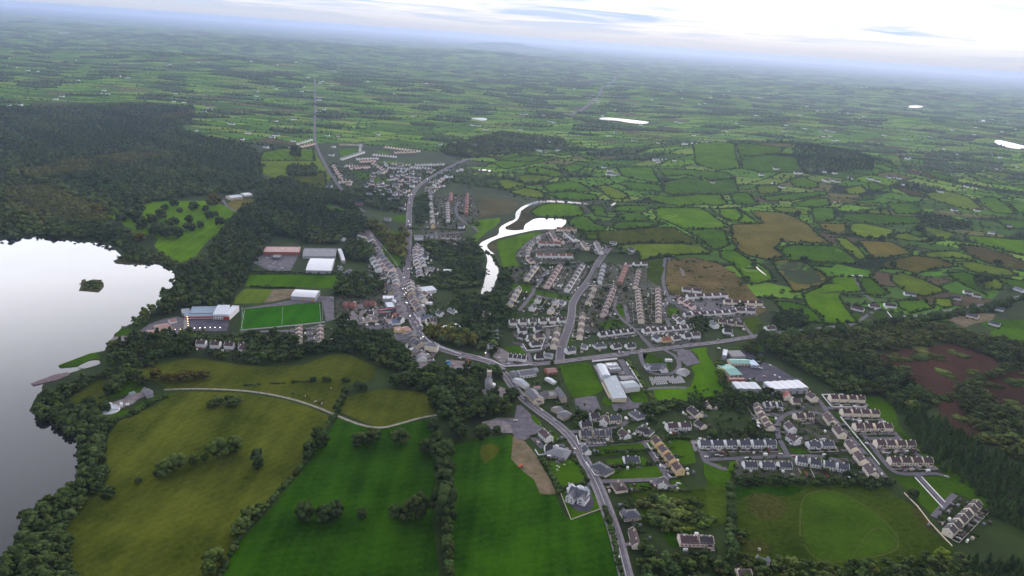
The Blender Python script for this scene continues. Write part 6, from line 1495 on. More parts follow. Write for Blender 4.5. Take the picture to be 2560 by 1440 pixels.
def villa():
    x, y = pts('J:985,665')[0]; t = thing('villa', 'large white villa with crossing gables and pale cone roofs on an oval drive', 'villa', (x, y, .3), math.radians(-28)); FOOT.append((x, y, 18))
    def gab(nm, x0, x1, D, hw, rh, cx=0, cy=0, rot=0, roof='slate'):
        b = MB(); b.prism(x0, x1, [(-D / 2, -1), (D / 2, -1), (D / 2, hw), (0, hw + rh), (-D / 2, hw)]); o = b.obj('wall', wallm['white'], t); o.location = (cx, cy, 0); o.rotation_euler.z = rot
        r = MB()
        for s_ in (-1, 1):
            k = .4 * rh / (D / 2); pr = [(s_ * (D / 2 + .4), hw - k), (0, hw + rh), (0, hw + rh + .3), (s_ * (D / 2 + .4), hw - k + .3)]; r.prism(x0 + .3, x1 - .3, pr if s_ < 0 else pr[::-1])
        r.obj('roof', metal[roof], o); return o
    m1 = gab('main', -9, 9, 9, 5.8, 4.2)
    gab('w', -7.5, 7.5, 8, 5.6, 4.0, -4, -4.5, PI / 2); gab('e', -6, 6, 7.6, 5.5, 3.8, 6, -3, PI / 2); gab('b', -6, 5, 7, 5.2, 3.4, 3, 5, PI / 2, 'grey')
    for cx_, cy_, r_ in ((-7, 8, 3.4), (-11, 4.5, 3.2), (-4, 12, 3.6), (-12, 10, 2.8)):
        b = MB(); b.cyl(cx_, cy_, -1, 3.2, r_, r_, 8); o = b.obj('turret', wallm['white'], t); k = MB(); k.cyl(cx_, cy_, 3.2, 6.2, r_ + .4, .1, 8); k.obj('cone_roof', metal['white'], o)
    for cx_, cy_ in ((-6, -12.06), (-2, -12.06), (6, -9.06), (4.5, -9.06)):
        for z in (1.0, 3.8): o = obj('window', window_mesh(1.2, 1.4), t); o.location = (cx_, cy_, z)
    k = MB(); k.box(-.6, .6, -.5, .5, 9, 12); k.obj('chimney', wallm['white'], t)
villa()

# ------------------------------------------------------------------ walls, fences, kerb greens
def wall_line(label, s, h=1.1, w=.4, m=None, name='boundary_wall', cat='wall', smooth=0):
    p = pts(s)
    if smooth: p = smooth_poly(p, False, smooth)
    b = MB()
    L = np.array(densify(p, 8, False)); d = np.gradient(L, axis=0); d /= np.hypot(d[:, 0], d[:, 1])[:, None] + 1e-9; n = np.c_[-d[:, 1], d[:, 0]] * w / 2
    A, B = L + n, L - n; k = len(L); z = height(L[:, 0], L[:, 1])
    V = [(*A[i], z[i] - .5) for i in range(k)] + [(*A[i], z[i] + h) for i in range(k)] + [(*B[i], z[i] + h) for i in range(k)] + [(*B[i], z[i] - .5) for i in range(k)]
    fs = []
    for i in range(k - 1):
        for a in range(3): fs.append((a * k + i, a * k + i + 1, (a + 1) * k + i + 1, (a + 1) * k + i))
    fs += [(0, k, 2 * k, 3 * k), (k - 1, 4 * k - 1, 3 * k - 1, 2 * k - 1)]
    b.poly(V, fs); tag(b.obj(name, m or wallm['white']), label, cat)
wall_line('pale curving wall between the main road and the bronze trees', 'I:1120,820 1200,930 1320,1010 1500,1090 1700,1160 1820,1200', 1.4, .9, smooth=2)
wall_line('white wall at the edge of the wide street by the navy shop', 'I:965,450 1040,560 1075,620 1130,705', 1.4, .9)
wall_line('post wall along the villa garden and the lush field', 'J:800,600 910,880 1230,765', 1.0, .45, wallm['stone'], 'garden_wall')
wall_line('white wall round the top estate terrace', 'V:1240,160 925,165 1060,330 1110,352 1600,350', 1.3, .6)
wall_line('long white wall down the side of the conifer wood estate', 'V:1205,500 1330,650 1460,810 1600,980 1790,1220', 1.3, .7)
wall_line('white kerb wall along the upper side of the green walkway', 'L:742,702 950,930', .9, .8)
wall_line('white kerb wall along the lower side of the green walkway', 'L:792,700 968,890', .9, .8)
wall_line('wooden fence running beside the oval green to the end terrace', 'L:660,820 760,920 850,1040 1020,1220', 1.4, .4, wallm['cream'], 'fence', 'fence')
wall_line('cream retaining wall curving round the school end', 'D:1560,400 1600,480 1655,585 1690,605 1840,598', 1.4, 1.0, wallm['cream'], smooth=1)
wall_line('long pale wall along the hedge side of the school', 'D:1870,140 1960,280 2075,468', 2.2, .8)
wall_line('white front wall of the school on the east road', 'D:1435,128 1755,92', 1.2, 1.2)
wall_line('pale wall across the front of the slate shop on the bend', 'D:0,75 140,110 260,165 330,190 640,165', 1.1, .7)
wall_line('white wall wrapping the corner plot inside the close', 'A:545,1130 600,1215 780,1200 835,1040', 1.2, .7)
wall_line('pale wall between the long lawn and the white gabled row', 'A:465,880 480,930 860,910 1080,885', 1.2, .6)
wall_line('brown wall above the estate cul-de-sac houses', 'A:330,330 690,360', 1.3, .5, wallm['dark'])
wall_line('white wall edging the lane below the pale zigzag row', 'A:1390,385 1820,372', 1.1, .6)
wall_line('pale wall below the long slate terrace by the lane', 'O:470,795 1100,765', 1.2, .5)
wall_line('white wall down the roadside plot by the first stone house', 'O:430,640 475,800', 1.2, .6)
wall_line('curved white front wall of the first yellow house', 'O:1690,775 1750,880 1830,885', 1.1, .6)
wall_line('curved white front wall of the second yellow house', 'O:1800,950 1850,1025 1895,1040', 1.1, .6)
wall_line('curved white front wall of the third yellow house', 'O:1920,1130 1975,1195 2010,1205', 1.1, .6)
wall_line('curved white front wall of the lowest yellow house', 'O:2035,1285 2090,1370 2125,1380', 1.1, .6)
wall_line('white roadside wall by the rambling stone bungalow', 'O:600,1110 760,1340 830,1360', 1.2, .7)
wall_line('pale wall of the slate bungalow yard below the lay-by', 'J:550,180 585,235 720,220', 1.2, .6)
wall_line('pale stone wall along the lower edge of playing pitch', 'R:0,590 200,572 600,535 850,505', 1.6, 1.2, wallm['grey'])
wall_line('white wall of the roadside house with the square lawn', 'P:1400,1340 1440,1390 1560,1375', 1.2, .9)
wall_line('pale wall beside the dead end road of the pink pair', 'A:545,700 570,715', 1.2, .6)
wall_line('white parapet walls of the north lane corner', 'H:1030,455 1100,525 1400,550', 1.2, 1.0)
def grass_island(label, s):
    p = smooth_poly(pts(s), True, 2)
    tag(slab('verge', s, 0, .34, kerb_mat), kind='structure')
    LAYER[0] += .0012; sheet('lawn', smooth_poly([(q[0], q[1]) for q in p], True, 1), G['lawn'], .50)
grass_island('', 'D:650,850 665,818 690,815 770,890 785,930 745,955'); grass_island('', 'D:815,1020 900,1012 980,1080 1010,1110 930,1165 900,1100')

# ------------------------------------------------------------------ single trees
bark = mat('bark', rgb(84, 76, 70), rgb(58, 54, 52), 1.5, .95)
def trunk_mesh():
    b = MB(); b.cyl(0, 0, -.02, .42, .034, .020, 7)
    for a in range(4):
        c, s = math.cos(a * 1.7), math.sin(a * 1.7); r0, r1 = .014, .006
        b.poly([(r0 * s, -r0 * c, .30), (-r0 * s, r0 * c, .30), (0, 0, .33), (.24 * c + r1 * s, .24 * s - r1 * c, .58), (.24 * c - r1 * s, .24 * s + r1 * c, .58), (.24 * c, .24 * s, .60)], [(0, 1, 4, 3), (1, 2, 5, 4), (2, 0, 3, 5), (3, 4, 5)])
    return b.mesh('trunk', bark)
TRUNK = trunk_mesh()
CM = {}
def crown_mesh(shape, tint, v):
    if (shape, tint, v) not in CM:
        V, T, tt = CROWNS[(shape, 1)][v]; CM[(shape, tint, v)] = tri_mesh('crown', V, T, leaf, tt * np.array(TINTS[tint][0]))
    return CM[(shape, tint, v)]
TREES = [0]
def tree(x, y, w, h, tint='dark', shape='broad', label=None, group=None, desc=None):
    z = float(height(x, y)) + .1
    nm = 'conifer_tree' if shape == 'conifer' else 'broadleaf_tree'
    t = thing(nm, label, 'tree', (x, y, z), rng.uniform(0, 6.28), group); t.scale = (1, 1, 1)
    v = int(rng.integers(len(CROWNS[(shape, 1)])))
    c = obj('crown', crown_mesh(shape, tint, v), t); c.scale = (w * (1.0 if shape == 'broad' else 1.6), w * (1.0 if shape == 'broad' else 1.6), h)
    k = obj('trunk', TRUNK, t); k.scale = (min(w, h), min(w, h), h * (1 if shape == 'broad' else 1.6)); TREES[0] += 1
    if not label: label_later(t, desc, x, y)
    return t
def lone(s, desc, tint='dark', hk=1.0, group=None):
    """x,y,w triples: crown middle and crown width on the survey"""
    sc = 1.0
    if ':' in s: k, s = s.split(':')
    else: k = 'X'
    ox, oy, m = SHEETS[k]
    for q in s.split():
        a, b, w = (float(v) for v in q.split(','))
        u, v = ox + a / m, oy + b / m
        x, y = at(u, v + w * .30)
        W_ = w / FPX * math.hypot(x, y, CAM_H) * 1.12
        tree(x, y, W_, W_ * rng.uniform(.85, 1.05) * hk, tint, 'broad', None, group, desc)
lone('S:1480,500,44 1590,440,42 1750,410,26 1845,380,18 1960,330,46 2040,320,26 2110,290,40', 'grey green tree in the broken row across the olive field', 'green', 1.0, 'row of trees across the olive field')
lone('S:2320,400,28 2325,450,24', 'upright tree alone in the olive field', 'dark', 1.3); lone('S:1245,585,16 980,690,34', 'low dark bush at the field side of the shore trees', 'dark', .7)
lone('T:370,900,48 545,900,42 640,870,42 880,880,27 1180,880,34', 'round dark tree standing in the lush green field', 'dark', .95, 'round trees in the lush field')
lone('T:1290,890,44 1380,850,50', 'tall paler tree at the end of the field row', 'mixed', 1.1)
lone('T:1620,850,72 1640,690,42 1630,590,44 1610,500,46 1600,400,46 1570,330,40 1640,330,42 1470,300,40 1560,230,34 1660,480,36', 'big dark tree in the bank between the two lush fields', 'dark', 1.05, 'trees of the bank between the lush fields')
lone('T:1660,1190,32 1660,1270,24 1665,1410,30 1650,1040,26 1640,970,30', 'olive tipped tree in the lower bank of the lush fields', 'mixed', 1.0, 'trees of the bank between the lush fields')
lone('T:970,190,42 860,235,36 1215,210,46', 'soft edged tree under the field track', 'mixed', .95); lone('T:1520,100,34 1720,110,40 1780,170,30 1960,160,40 2095,135,20', 'dark tree by the edge of the gravel yard', 'dark')
lone('T:485,185,28 530,250,36 410,320,34 395,370,24', 'dark tree where the field bank widens', 'dark', 1.1)
lone('S:2250,900,42 2180,1000,38 2350,830,30 2140,1060,28 1930,1290,44 1880,1380,34', 'leafy tree in the long bank of the olive field', 'green', .9)
lone('Q:1560,950,26 1650,980,26 1740,990,26 1850,970,30 1950,960,26 2050,960,24', 'russet tinted tree in the clump by the field track', 'russet', .85, 'clump of trees by the field track')
lone('Q:1110,1080,30 1180,1040,34 1260,980,32 1350,980,34 1430,1020,26 1160,1110,24', 'dark tree in the clump above the waterworks', 'mixed', .9, 'clump of trees above the waterworks')
lone('Q:2170,1210,28 2120,1240,24 2320,1230,30 2370,1190,24 2290,1180,22', 'thorn bush on the rough mound of the olive field', 'mixed', .6)
lone('R:735,1080,16 845,1080,14 890,1085,13 1040,1085,14 1080,1085,13', 'small dark thorn in the old field line', 'dark', .9); lone('R:1180,1140,24 1240,1160,18 1060,1200,22 1030,1270,18 1000,1320,20 975,1370,20', 'dark tree in the short bank beside the track', 'dark', .9)
lone('R:1960,1270,46 2060,1330,50 1950,1330,30 2300,1350,22 2420,1350,36 2530,1330,38 1790,1170,18 1890,1130,34 2000,1120,34 1700,1090,32 1550,1100,28', 'round tree on the grass around the towered church', 'dark', .95, 'park trees round the towered church')
lone('U:1400,600,26 1380,670,28 1420,740,30 1520,690,26 1610,640,26 1740,520,22 1650,570,16 1800,595,14 1740,710,22 1890,690,20 1870,760,18 1920,770,20 2005,740,18 2100,650,20 2160,630,14 2060,580,16 1940,560,22 1600,790,30 1690,740,24 1680,820,34 1780,830,28 1540,810,24 2200,710,22 1280,640,24 1210,680,22 1560,780,22', 'parkland tree on the bright demesne meadow', 'dark', .9, 'parkland trees on the demesne meadow')
lone('U:2140,500,34', 'broad russet tree at the top of the demesne meadow', 'russet', .9); lone('U:980,590,26 1400,860,26', 'russet crown at the forest edge by the demesne', 'russet', .8)
lone('M:555,25,28', 'round dark tree by the north field', 'dark'); lone('A:1860,430,14 1555,945,14 1680,945,10 1770,935,10 925,1375,10', 'small round street tree beside the greens', 'dark')
lone('O:800,230,15 1200,205,12', 'dark ball shaped tree at the school court edge', 'dark', 1.0); lone('O:560,290,22 470,240,20 620,310,18 1640,170,26 1720,330,18 1820,380,16', 'garden tree behind the lane houses', 'dark', .9)
lone('N:1430,670,10 570,190,8 1490,910,8 1720,900,12', 'lone tree on the river drumlins', 'dark'); lone('P:270,990,15 1660,655,18 1700,590,10 690,960,20 640,530,18 1340,495,10 1230,505,10 1430,990,16 2160,1090,26 2230,1090,20 2320,940,18 1760,740,13 1350,735,14 1250,725,13', 'single round tree among the eastern hedges', 'dark', .95)
lone('L:720,835,24', 'dark bushy tree on the walkway lawn', 'dark', .8); lone('L:940,1290,36', 'pale olive tree below the oval green', 'lime', .75); lone('K:620,1290,22 770,1330,24 500,1350,26 140,1320,28 250,1250,24', 'garden tree round the brown roofed farmhouse', 'green', .9)
lone('C:850,220,20 905,380,18 870,440,16 1010,260,16', 'russet tree on the town green', 'russet', 1.0); lone('I:1180,780,16 1270,830,16 1430,890,20 1530,940,18 1660,950,20 1840,1010,20', 'bronze tree behind the curved road wall', 'bronze', 1.0, 'bronze trees behind the road wall')
print('lone trees', TREES[0])
# the shore wood, tree by tree
SHORE = pts('82,1034 150,1030 205,1012 255,1018 285,1050 268,1090 262,1150 268,1200 236,1236 195,1275 160,1330 180,1400 195,1480 -5,1480 2,1440 24,1402 44,1342 64,1304 98,1266 152,1250 172,1230 194,1208 208,1174 200,1152 203,1128 193,1106 180,1090 148,1073 117,1057 98,1050')
P_ = fill_points(SHORE, 9.2, .4)
for x, y in P_[np.argsort(np.hypot(P_[:, 0], P_[:, 1]))][:150]:
    k = rng.random()
    tree(float(x), float(y), rng.uniform(10, 15), rng.uniform(8, 13), 'dark' if k < .45 else 'mixed' if k < .8 else 'grey', 'broad', 'broadleaf tree in the dense wood along the lough shore', 'trees of the lough shore wood')
CON = pts('2440,1300 2490,1310 2560,1330 2600,1500 2420,1500 2400,1440 2430,1380')
P_ = fill_points(CON, 8.6, .35)
for x, y in P_[:42]:
    tree(float(x), float(y), rng.uniform(8, 10.5), rng.uniform(9, 14), 'conifer', 'conifer', 'dark conifer in the wood behind the end terrace', 'conifers behind the end terrace')
print('trees', TREES[0])

# ------------------------------------------------------------------ hedges
def hedge_obj(poly, closed, w, h, label=None, desc=None, gap=.06, near=False, step=None, tint='dark', treek=.10):
    L = densify(poly, step or w * 1.25, closed, .35)
    A = np.array(L); A = A[rng.random(len(A)) > gap]
    n = len(A); tall = rng.random(n) < treek
    H = np.where(tall, rng.uniform(1.7, 2.7, n), rng.uniform(.75, 1.25, n)) * h; Wd = np.where(tall, 1.35, 1.0) * w * rng.uniform(.85, 1.3, n)
    P = np.c_[A, height(A[:, 0], A[:, 1]) + H * .38]
    V, T, ow = scatter(BLOBS1 if near else BLOBS0, P, np.c_[Wd * .75, Wd * .75, H * .62])
    o = obj('hedge', tri_mesh('hedge', V, T, leaf, (tints(tint, n) * rng.uniform(.75, 1.2, (n, 1)))[ow])); o['category'] = 'hedge'; o['group'] = 'field hedges'
    m = A.mean(0)
    if label: o['label'] = label
    else: label_later(o, desc, m[0], m[1])
for p, col, hd, nm in FIELDS:
    if not hd: continue
    c = np.mean(p, 0); r = math.hypot(*c)
    q = [(c[0] + (a - c[0]) * 1.02, c[1] + (b - c[1]) * 1.02) for a, b in p]
    word = {'bright': 'bright green', 'mid': 'dark green', 'pale': 'pale green', 'tan': 'tan brown', 'olive': 'olive', 'brown': 'brown'}.get(col, 'green')
    hedge_obj(q, True, 3.0 if r < 1900 else 3.8, 2.6 if r < 1900 else 3.0, None, f'dark hedge round the {word} field', .05)
def hedge(label, s, w=4, h=3, near=True, tint='dark', treek=.08, gap=.04): hedge_obj(pts(s), False, w, h, label, None, gap, near, None, tint, treek)
hedge('long dark hedge bank between olive field and lush field', '838,1040 815,1066 775,1138 745,1178 700,1228 660,1275 615,1325 590,1360 560,1420 525,1490', 3.4, 3.2)
hedge('tall bank of bushes between the two lush fields', '1100,1105 1108,1150 1112,1200 1112,1260 1115,1320 1120,1380 1122,1440 1118,1500', 4.5, 4)
hedge('clipped hedge between school lawn and graveyard field', 'D:1880,100 1960,240 2080,430 2240,640', 4.5, 3.2, tint='green', treek=0)
hedge('dark hedge along the south side of the lakeside belt meadow', 'Q:1080,1440 1180,1390 1290,1360 1420,1290 1530,1220 1650,1170', 4, 3)
hedge('dark hedge along the top of the waterworks meadow', 'Q:880,1260 1000,1180 1200,1060', 3, 2.4)
hedge('short clipped hedge in the middle of the old field line', 'R:60,1135 190,1125', 3, 2, treek=0)
hedge('low hedge lumps strung along the old field line', 'R:250,1115 400,1115 480,1110 600,1100 720,1095', 2.4, 1.6, gap=.3)
hedge('dark hedge under the factory yards', 'M:90,1195 500,1205 1010,1225', 3.5, 3)
hedge('dark hedge between pitch field and sports hall', 'R:110,145 300,155 540,160', 3, 2.4); hedge('dark roadside hedge on the right of the south road below villa', 'J:1250,760 1290,900 1330,1050 1370,1250 1420,1440', 3, 2.6)
hedge('dark roadside hedge beside the small bungalow field', 'J:930,280 1010,360 1075,480', 2.5, 2); hedge('dark hedge behind the villa lawn and bare earth', 'J:600,260 680,360 740,480 790,600', 4, 3)
hedge('dark hedge above the villa drive', 'J:800,590 900,540 1000,525 1070,490', 2.5, 2.2); hedge('hedge along the garden plots under the gabled house', 'J:1480,580 1700,580 1780,590 2080,590', 3, 2.2)
hedge('clipped bright hedge in front of brown roofed farmhouse', 'K:350,975 530,975', 3, 2.4, tint='lime', treek=0); hedge('bushy hedge down the edge of the rough field', 'K:900,520 905,700 910,850 905,1000 910,1200 910,1430', 5, 3.6, treek=.2)
hedge('dark hedge behind the yellow stepped row gardens', 'K:200,100 380,60 480,70', 3, 3); hedge('dark hedge behind the dark roofed bungalow lawn', 'O:980,930 1200,915 1700,905', 4, 3); hedge('dark hedge in front of the dark roofed bungalow', 'O:1010,1180 1400,1185 1880,1130', 3.5, 2.6)
hedge('dark hedge on the north side of lane houses', 'O:1000,780 1500,745 1700,700 2300,640', 2.5, 2); hedge('hedge along the river edge of the riverside green', 'N:60,1000 130,1040 170,1120 200,1150', 4, 3)
hedge('hedge along the top of waste ground and field', 'N:1600,1120 1700,1100 1850,1090 2100,1075 2280,1080', 4, 3); hedge('hedge below the maroon block of the pond estate', 'N:420,1150 560,1130 900,1135 1130,1115', 4, 3.2)
hedge('hedge across the lawn end of the white terrace', 'N:330,1300 520,1325', 2, 1.6, treek=0); hedge('low hedge under the white terrace lawn', 'N:560,1365 900,1400', 2, 1.6, treek=0)
hedge('tall dark trees along the near side of the east road', '1905,849 2000,838 2100,828 2200,816 2320,800 2420,785 2520,765', 7, 6, treek=.4)
hedge('dark hedge along the far side of the east road', '1960,836 2050,829 2150,818 2260,803 2380,785 2470,768 2560,748', 5, 5, treek=.35); hedge('dark hedge between the pitch and the main street trees', 'R:0,25 400,20 1000,30', 3, 2.4)
hedge('dark hedge on the left of the town green', 'C:690,420 780,540 860,640 930,700', 4, 3.5); hedge('dark hedge on the right of the town green', 'C:1085,380 1085,560 1070,680', 4, 3.5); hedge('dark hedge along the foot of the town green', 'C:960,690 1060,690', 3, 3)
hedge('hedge below the top rows of north lane gardens', 'H:1420,1400 1800,1390 2200,1420', 3, 2.5); hedge('hedge round the small garden beside the pond lane', 'H:2270,1330 2330,1300 2400,1310 2380,1350 2290,1350', 4, 3)
# remaining hedgerow trees of the middle distance
def hedge_trees():
    P = []
    for p, col, hd, nm in FIELDS:
        if not hd: continue
        A = np.array(densify(p, 17, True, 2.5)); P.append(A[rng.random(len(A)) < .42])
    P = np.vstack(P); n = len(P); W_ = rng.uniform(5, 10, n); H = W_ * rng.uniform(.7, 1.05, n)
    add_soup('hedgerow_trees', 'broad', -1, np.c_[P, height(P[:, 0], P[:, 1])], np.c_[W_, W_, H], tints('dark', n))
hedge_trees()
wood('scrub', 'B:560,200 900,180 1200,260 1400,350 1560,480 1300,560 800,560 540,480', 26, 1.8, 'mixed', lod=-1, jit=.9, widen=.3)
yards(gravel, 'B:1130,430 1220,425 1260,470 1160,480', 'B:700,270 740,275 800,400 760,405')
def scrub_mid():
    """thickets and bushes on the unfarmed strips of the middle distance"""
    A = pts('1180,395 1400,385 1700,390 2000,440 2300,400 2560,420 2560,730 2300,785 2060,815 1900,790 1860,700 1760,650 1520,600 1480,520 1300,500 1150,470'); P = fill_points(A, 24, .5)
    keep = rng.random(len(P)) < .55
    for p, col, hd, nm in FIELDS: keep &= ~inside(P, p)
    keep &= ~inside(P, RIVER_P)
    for L, hw in ROADLINES[:80]: keep &= np.min(np.hypot(P[:, None, 0] - L[None, ::3, 0], P[:, None, 1] - L[None, ::3, 1]), 1) > hw + 7
    for b in FOOT: keep &= np.hypot(P[:, 0] - b[0], P[:, 1] - b[1]) > b[2] + 5
    P = P[keep]; n = len(P); W_ = rng.uniform(4, 11, n); H = W_ * rng.uniform(.5, .95, n)
    add_soup('thicket', 'broad', -1, np.c_[P, height(P[:, 0], P[:, 1])], np.c_[W_, W_, H], tints('mixed', n))
scrub_mid()
garden_trees()

# ------------------------------------------------------------------ cars
tyre = mat('tyre_rubber', rgb(36, 36, 38), None, 2, .9); lamp_w = mat('headlamp_glow', (1.0, .93, .80), (1.0, .93, .80), 1, .5, emit=16); lamp_r = mat('tail_lamp_glow', (.9, .08, .05), (.9, .08, .05), 1, .5, emit=3)
CARC = {'white': (210, 210, 214), 'silver': (158, 162, 170), 'black': (40, 40, 46), 'red': (150, 36, 40), 'blue': (58, 76, 124), 'grey': (98, 100, 108)}
CAR = {}
def car_meshes(c):
    if c in CAR: return CAR[c]
    pm = mat('car_paint_' + c, rgb(*CARC[c]), None, 1, .35, spec=.5)
    b = MB(); b.prism(-.9, .9, [(-2.1, .35), (2.15, .35), (2.2, .75), (1.95, .95), (.95, 1.02), (-1.9, 1.0), (-2.15, .85)]); b.prism(-.68, .68, [(-1.45, 1.38), (.25, 1.38), (.2, 1.47), (-1.4, 1.47)])
    body = b.mesh('body', pm)
    g = MB(); g.prism(-.78, .78, [(-1.85, 1.0), (.95, 1.0), (.28, 1.39), (-1.5, 1.39)]); gl = g.mesh('cabin_glass', glass)
    w = MB(); w.prism(-.11, .11, [(.33 * math.cos(a * PI / 4), .33 * math.sin(a * PI / 4)) for a in range(8)]); wh = w.mesh('wheel', tyre)
    h = MB(); h.box(-.2, .2, -.06, .06, -.12, .12); CAR[c] = (body, gl, wh, h.mesh('headlight', lamp_w), h.mesh('tail_light', lamp_r)); return CAR[c]
NCAR = [0]
def car(x, y, rz, col, label, group=None, lit=False, z=.5):
    me = car_meshes(col); t = thing('car', label, 'car', (x, y, float(height(x, y)) + z), rz, group); NCAR[0] += 1; FOOT.append((x, y, 3))
    obj('body', me[0], t); obj('cabin_glass', me[1], t)
    for sx in (-.82, .82):
        for sy in (-1.35, 1.4): o = obj('wheel', me[2], t); o.location = (sx, sy, .33)
    if lit:
        for sx in (-.6, .6): o = obj('headlight', me[3], t); o.location = (sx, 2.2, .7); q = obj('tail_light', me[4], t); q.location = (sx, -2.16, .75)
    return t
def cars_along(road_name, s, items, end, group):
    """items: (fraction along, side in metres, colour, lit, reverse)"""
    A = np.array(densify(smooth_poly(pts(s), False, 2), 1.0, False)); cnt = {}
    for f, side, col, lit, rev in items:
        k = min(len(A) - 3, max(2, int(f * len(A)))); d = A[k + 2] - A[k - 2]; d /= np.hypot(*d) + 1e-9; p = A[k] + np.array([-d[1], d[0]]) * side
        i = cnt.get((col, lit), 0); cnt[(col, lit)] = i + 1
        car(p[0], p[1], math.atan2(d[1], d[0]) - PI / 2 + (PI if rev else 0), col, f"{ORD[i]} {col} car {'with lamps lit ' if lit else ''}on {road_name} from the {end}", group, lit, .62)
MAIN = '1085,865 1060,845 1040,815 1025,785 1018,755 1011,730 1006,705'
colr = ['white', 'silver', 'black', 'grey', 'red', 'blue', 'white', 'silver', 'grey', 'black']
it = []
for i in range(34):
    f = .04 + .93 * i / 34 + rng.uniform(-.01, .01); sd_ = (5.2 if i % 2 else -5.2) * rng.uniform(.92, 1.05); it.append((f, sd_, colr[int(rng.integers(10))], False, bool(i % 2)))
it += [(f, -2.0 if i % 2 else 2.0, ('white', 'silver')[i % 2], True, i % 2 == 0) for i, f in enumerate((.12, .3, .42, .55, .63, .7, .76, .8, .86, .92))]
cars_along('the main street', MAIN, it, 'bridge end', 'cars along the main street')
cars_along('the left street of the green', '1004,708 990,668 965,635 942,606 922,582', [(f, 4.8 * (1 if i % 3 else -1), colr[int(rng.integers(10))], False, False) for i, f in enumerate(np.linspace(.05, .95, 16))], 'junction', 'cars parked beside the green')
cars_along('the right street of the green', '1013,705 1017,672 1020,630 1022,590 1023,550', [(f, 4.6 * (1 if i % 2 else -1), colr[int(rng.integers(10))], False, False) for i, f in enumerate((.04, .09, .15, .22, .3, .42, .55, .7))] + [(.05, 2, 'white', True, True), (.9, -1.5, 'white', True, True), (.97, 1.5, 'white', True, True)], 'junction', 'cars parked beside the green')
cars_along('the hill road north of town', '1022,560 1024,520 1028,490 1045,465 1075,445 1110,425 1145,408 1195,390', [(.2, 2, 'white', True, True), (.3, 2, 'silver', True, True), (.46, 2, 'white', True, True), (.52, 2, 'silver', True, True), (.97, 1.5, 'white', True, True)], 'town', 'cars on the north roads')
cars_along('the long north road', '868,492 835,450 806,400 788,358 787,300 788,240 787,190', [(.42, 2, 'white', True, True), (.62, 2, 'white', True, True), (.7, -2, 'silver', True, False), (.82, 2, 'white', True, True)], 'town', 'cars on the north roads')
cars_along('the far hill road', '1415,293 1465,270 1500,237 1550,187', [(.55, 2, 'white', True, True), (.72, 2, 'silver', True, True)], 'near end', 'cars on the north roads')
cars_along('the south road', '1572,1470 1565,1440 1543,1350 1510,1255 1465,1160 1415,1080 1350,1030 1285,970 1252,925', [(.085, 2.4, 'white', False, False), (.50, 2.4, 'white', False, False), (.655, -2.4, 'silver', False, True), (.72, -2.4, 'white', False, True), (.79, 2.2, 'grey', False, False), (.83, 2.2, 'silver', False, False), (.885, -4, 'white', False, True), (.95, 4.2, 'red', False, True), (.965, 4.2, 'red', False, True)], 'near end', 'cars on the south road')
cars_along('the east road', '1250,914 1350,910 1450,898 1560,884 1700,866 1860,845 2050,823', [(.02, 2, 'white', False, False), (.33, 2, 'silver', False, False), (.38, -3.6, 'white', False, False), (.385, -3.6, 'grey', False, False), (.635, 2, 'black', False, True), (.07, -4, 'silver', False, False)], 'town', 'cars on the east road')
def cars_at(s, col, rot, label, group='cars parked by houses and yards'):
    for i, q in enumerate(pts(s)): car(q[0], q[1], math.radians(rot), col if isinstance(col, str) else col[i % len(col)], label if isinstance(label, str) else label[i], group, False, .55)
cars_at('V:310,1062', 'white', 80, 'white car parked on the crescent corner beside the slate terrace'); cars_at('V:500,1097', 'red', 80, 'red car turning at the estate junction'); cars_at('K:665,258', 'white', 75, 'white car at the end of the long slate terrace'); cars_at('K:815,252', 'black', 85, 'black car outside the long slate terrace')
cars_at('K:770,240', 'silver', 85, 'silver car outside the long slate terrace'); cars_at('K:820,208', 'red', 10, 'red car on a drive of the long slate terrace'); cars_at('K:1285,190', 'red', 10, 'red car by the last house of slate terrace'); cars_at('K:150,552', 'red', 10, 'red car by the dark gabled house')
cars_at('K:385,525', 'white', 70, 'white car on the lawn beside the dark gabled house'); cars_at('V:1450,560', 'white', 40, 'white car between the second and middle estate terraces'); cars_at('V:1810,585', 'white', 80, 'white car at the far end of second estate terrace'); cars_at('V:1600,905', 'white', 30, 'white car beside the estate side road'); cars_at('V:1920,1048', 'white', 75, 'white car below the fourth estate terrace')
cars_at('V:850,855', 'white', 60, 'white car behind the low slate pair'); cars_at('V:895,850', 'silver', 60, 'silver car behind the low slate pair'); cars_at('V:960,842', 'white', 70, 'second white car behind the low slate pair'); cars_at('V:1430,300', 'silver', 0, 'silver car below the top estate terrace'); cars_at('L:978,700', 'white', 40, 'white car at the end of the estate turning'); cars_at('L:845,635', 'white', 60, 'white car beside the lowest estate terrace'); cars_at('L:655,638', 'red', 0, 'red car before the lowest estate terrace')
cars_at('A:870,205', 'white', 20, 'white car at the head of the riverside cul-de-sac'); cars_at('A:822,268', 'white', 20, 'white car lower down the riverside cul-de-sac'); cars_at('A:540,1180', 'white', 30, 'white van like car on the close lane'); cars_at('A:1375,358', 'white', 20, 'white car on the estate road by the white terrace'); cars_at('A:2365,740', 'white', 20, 'white car beside the triangular lawn'); cars_at('A:2370,575', 'silver', 10, 'silver car on the dark curving road'); cars_at('A:2218,920', 'white', 80, 'white car at the estate entrance lane'); cars_at('A:720,1345', 'red', 10, 'red car at the corner shop')
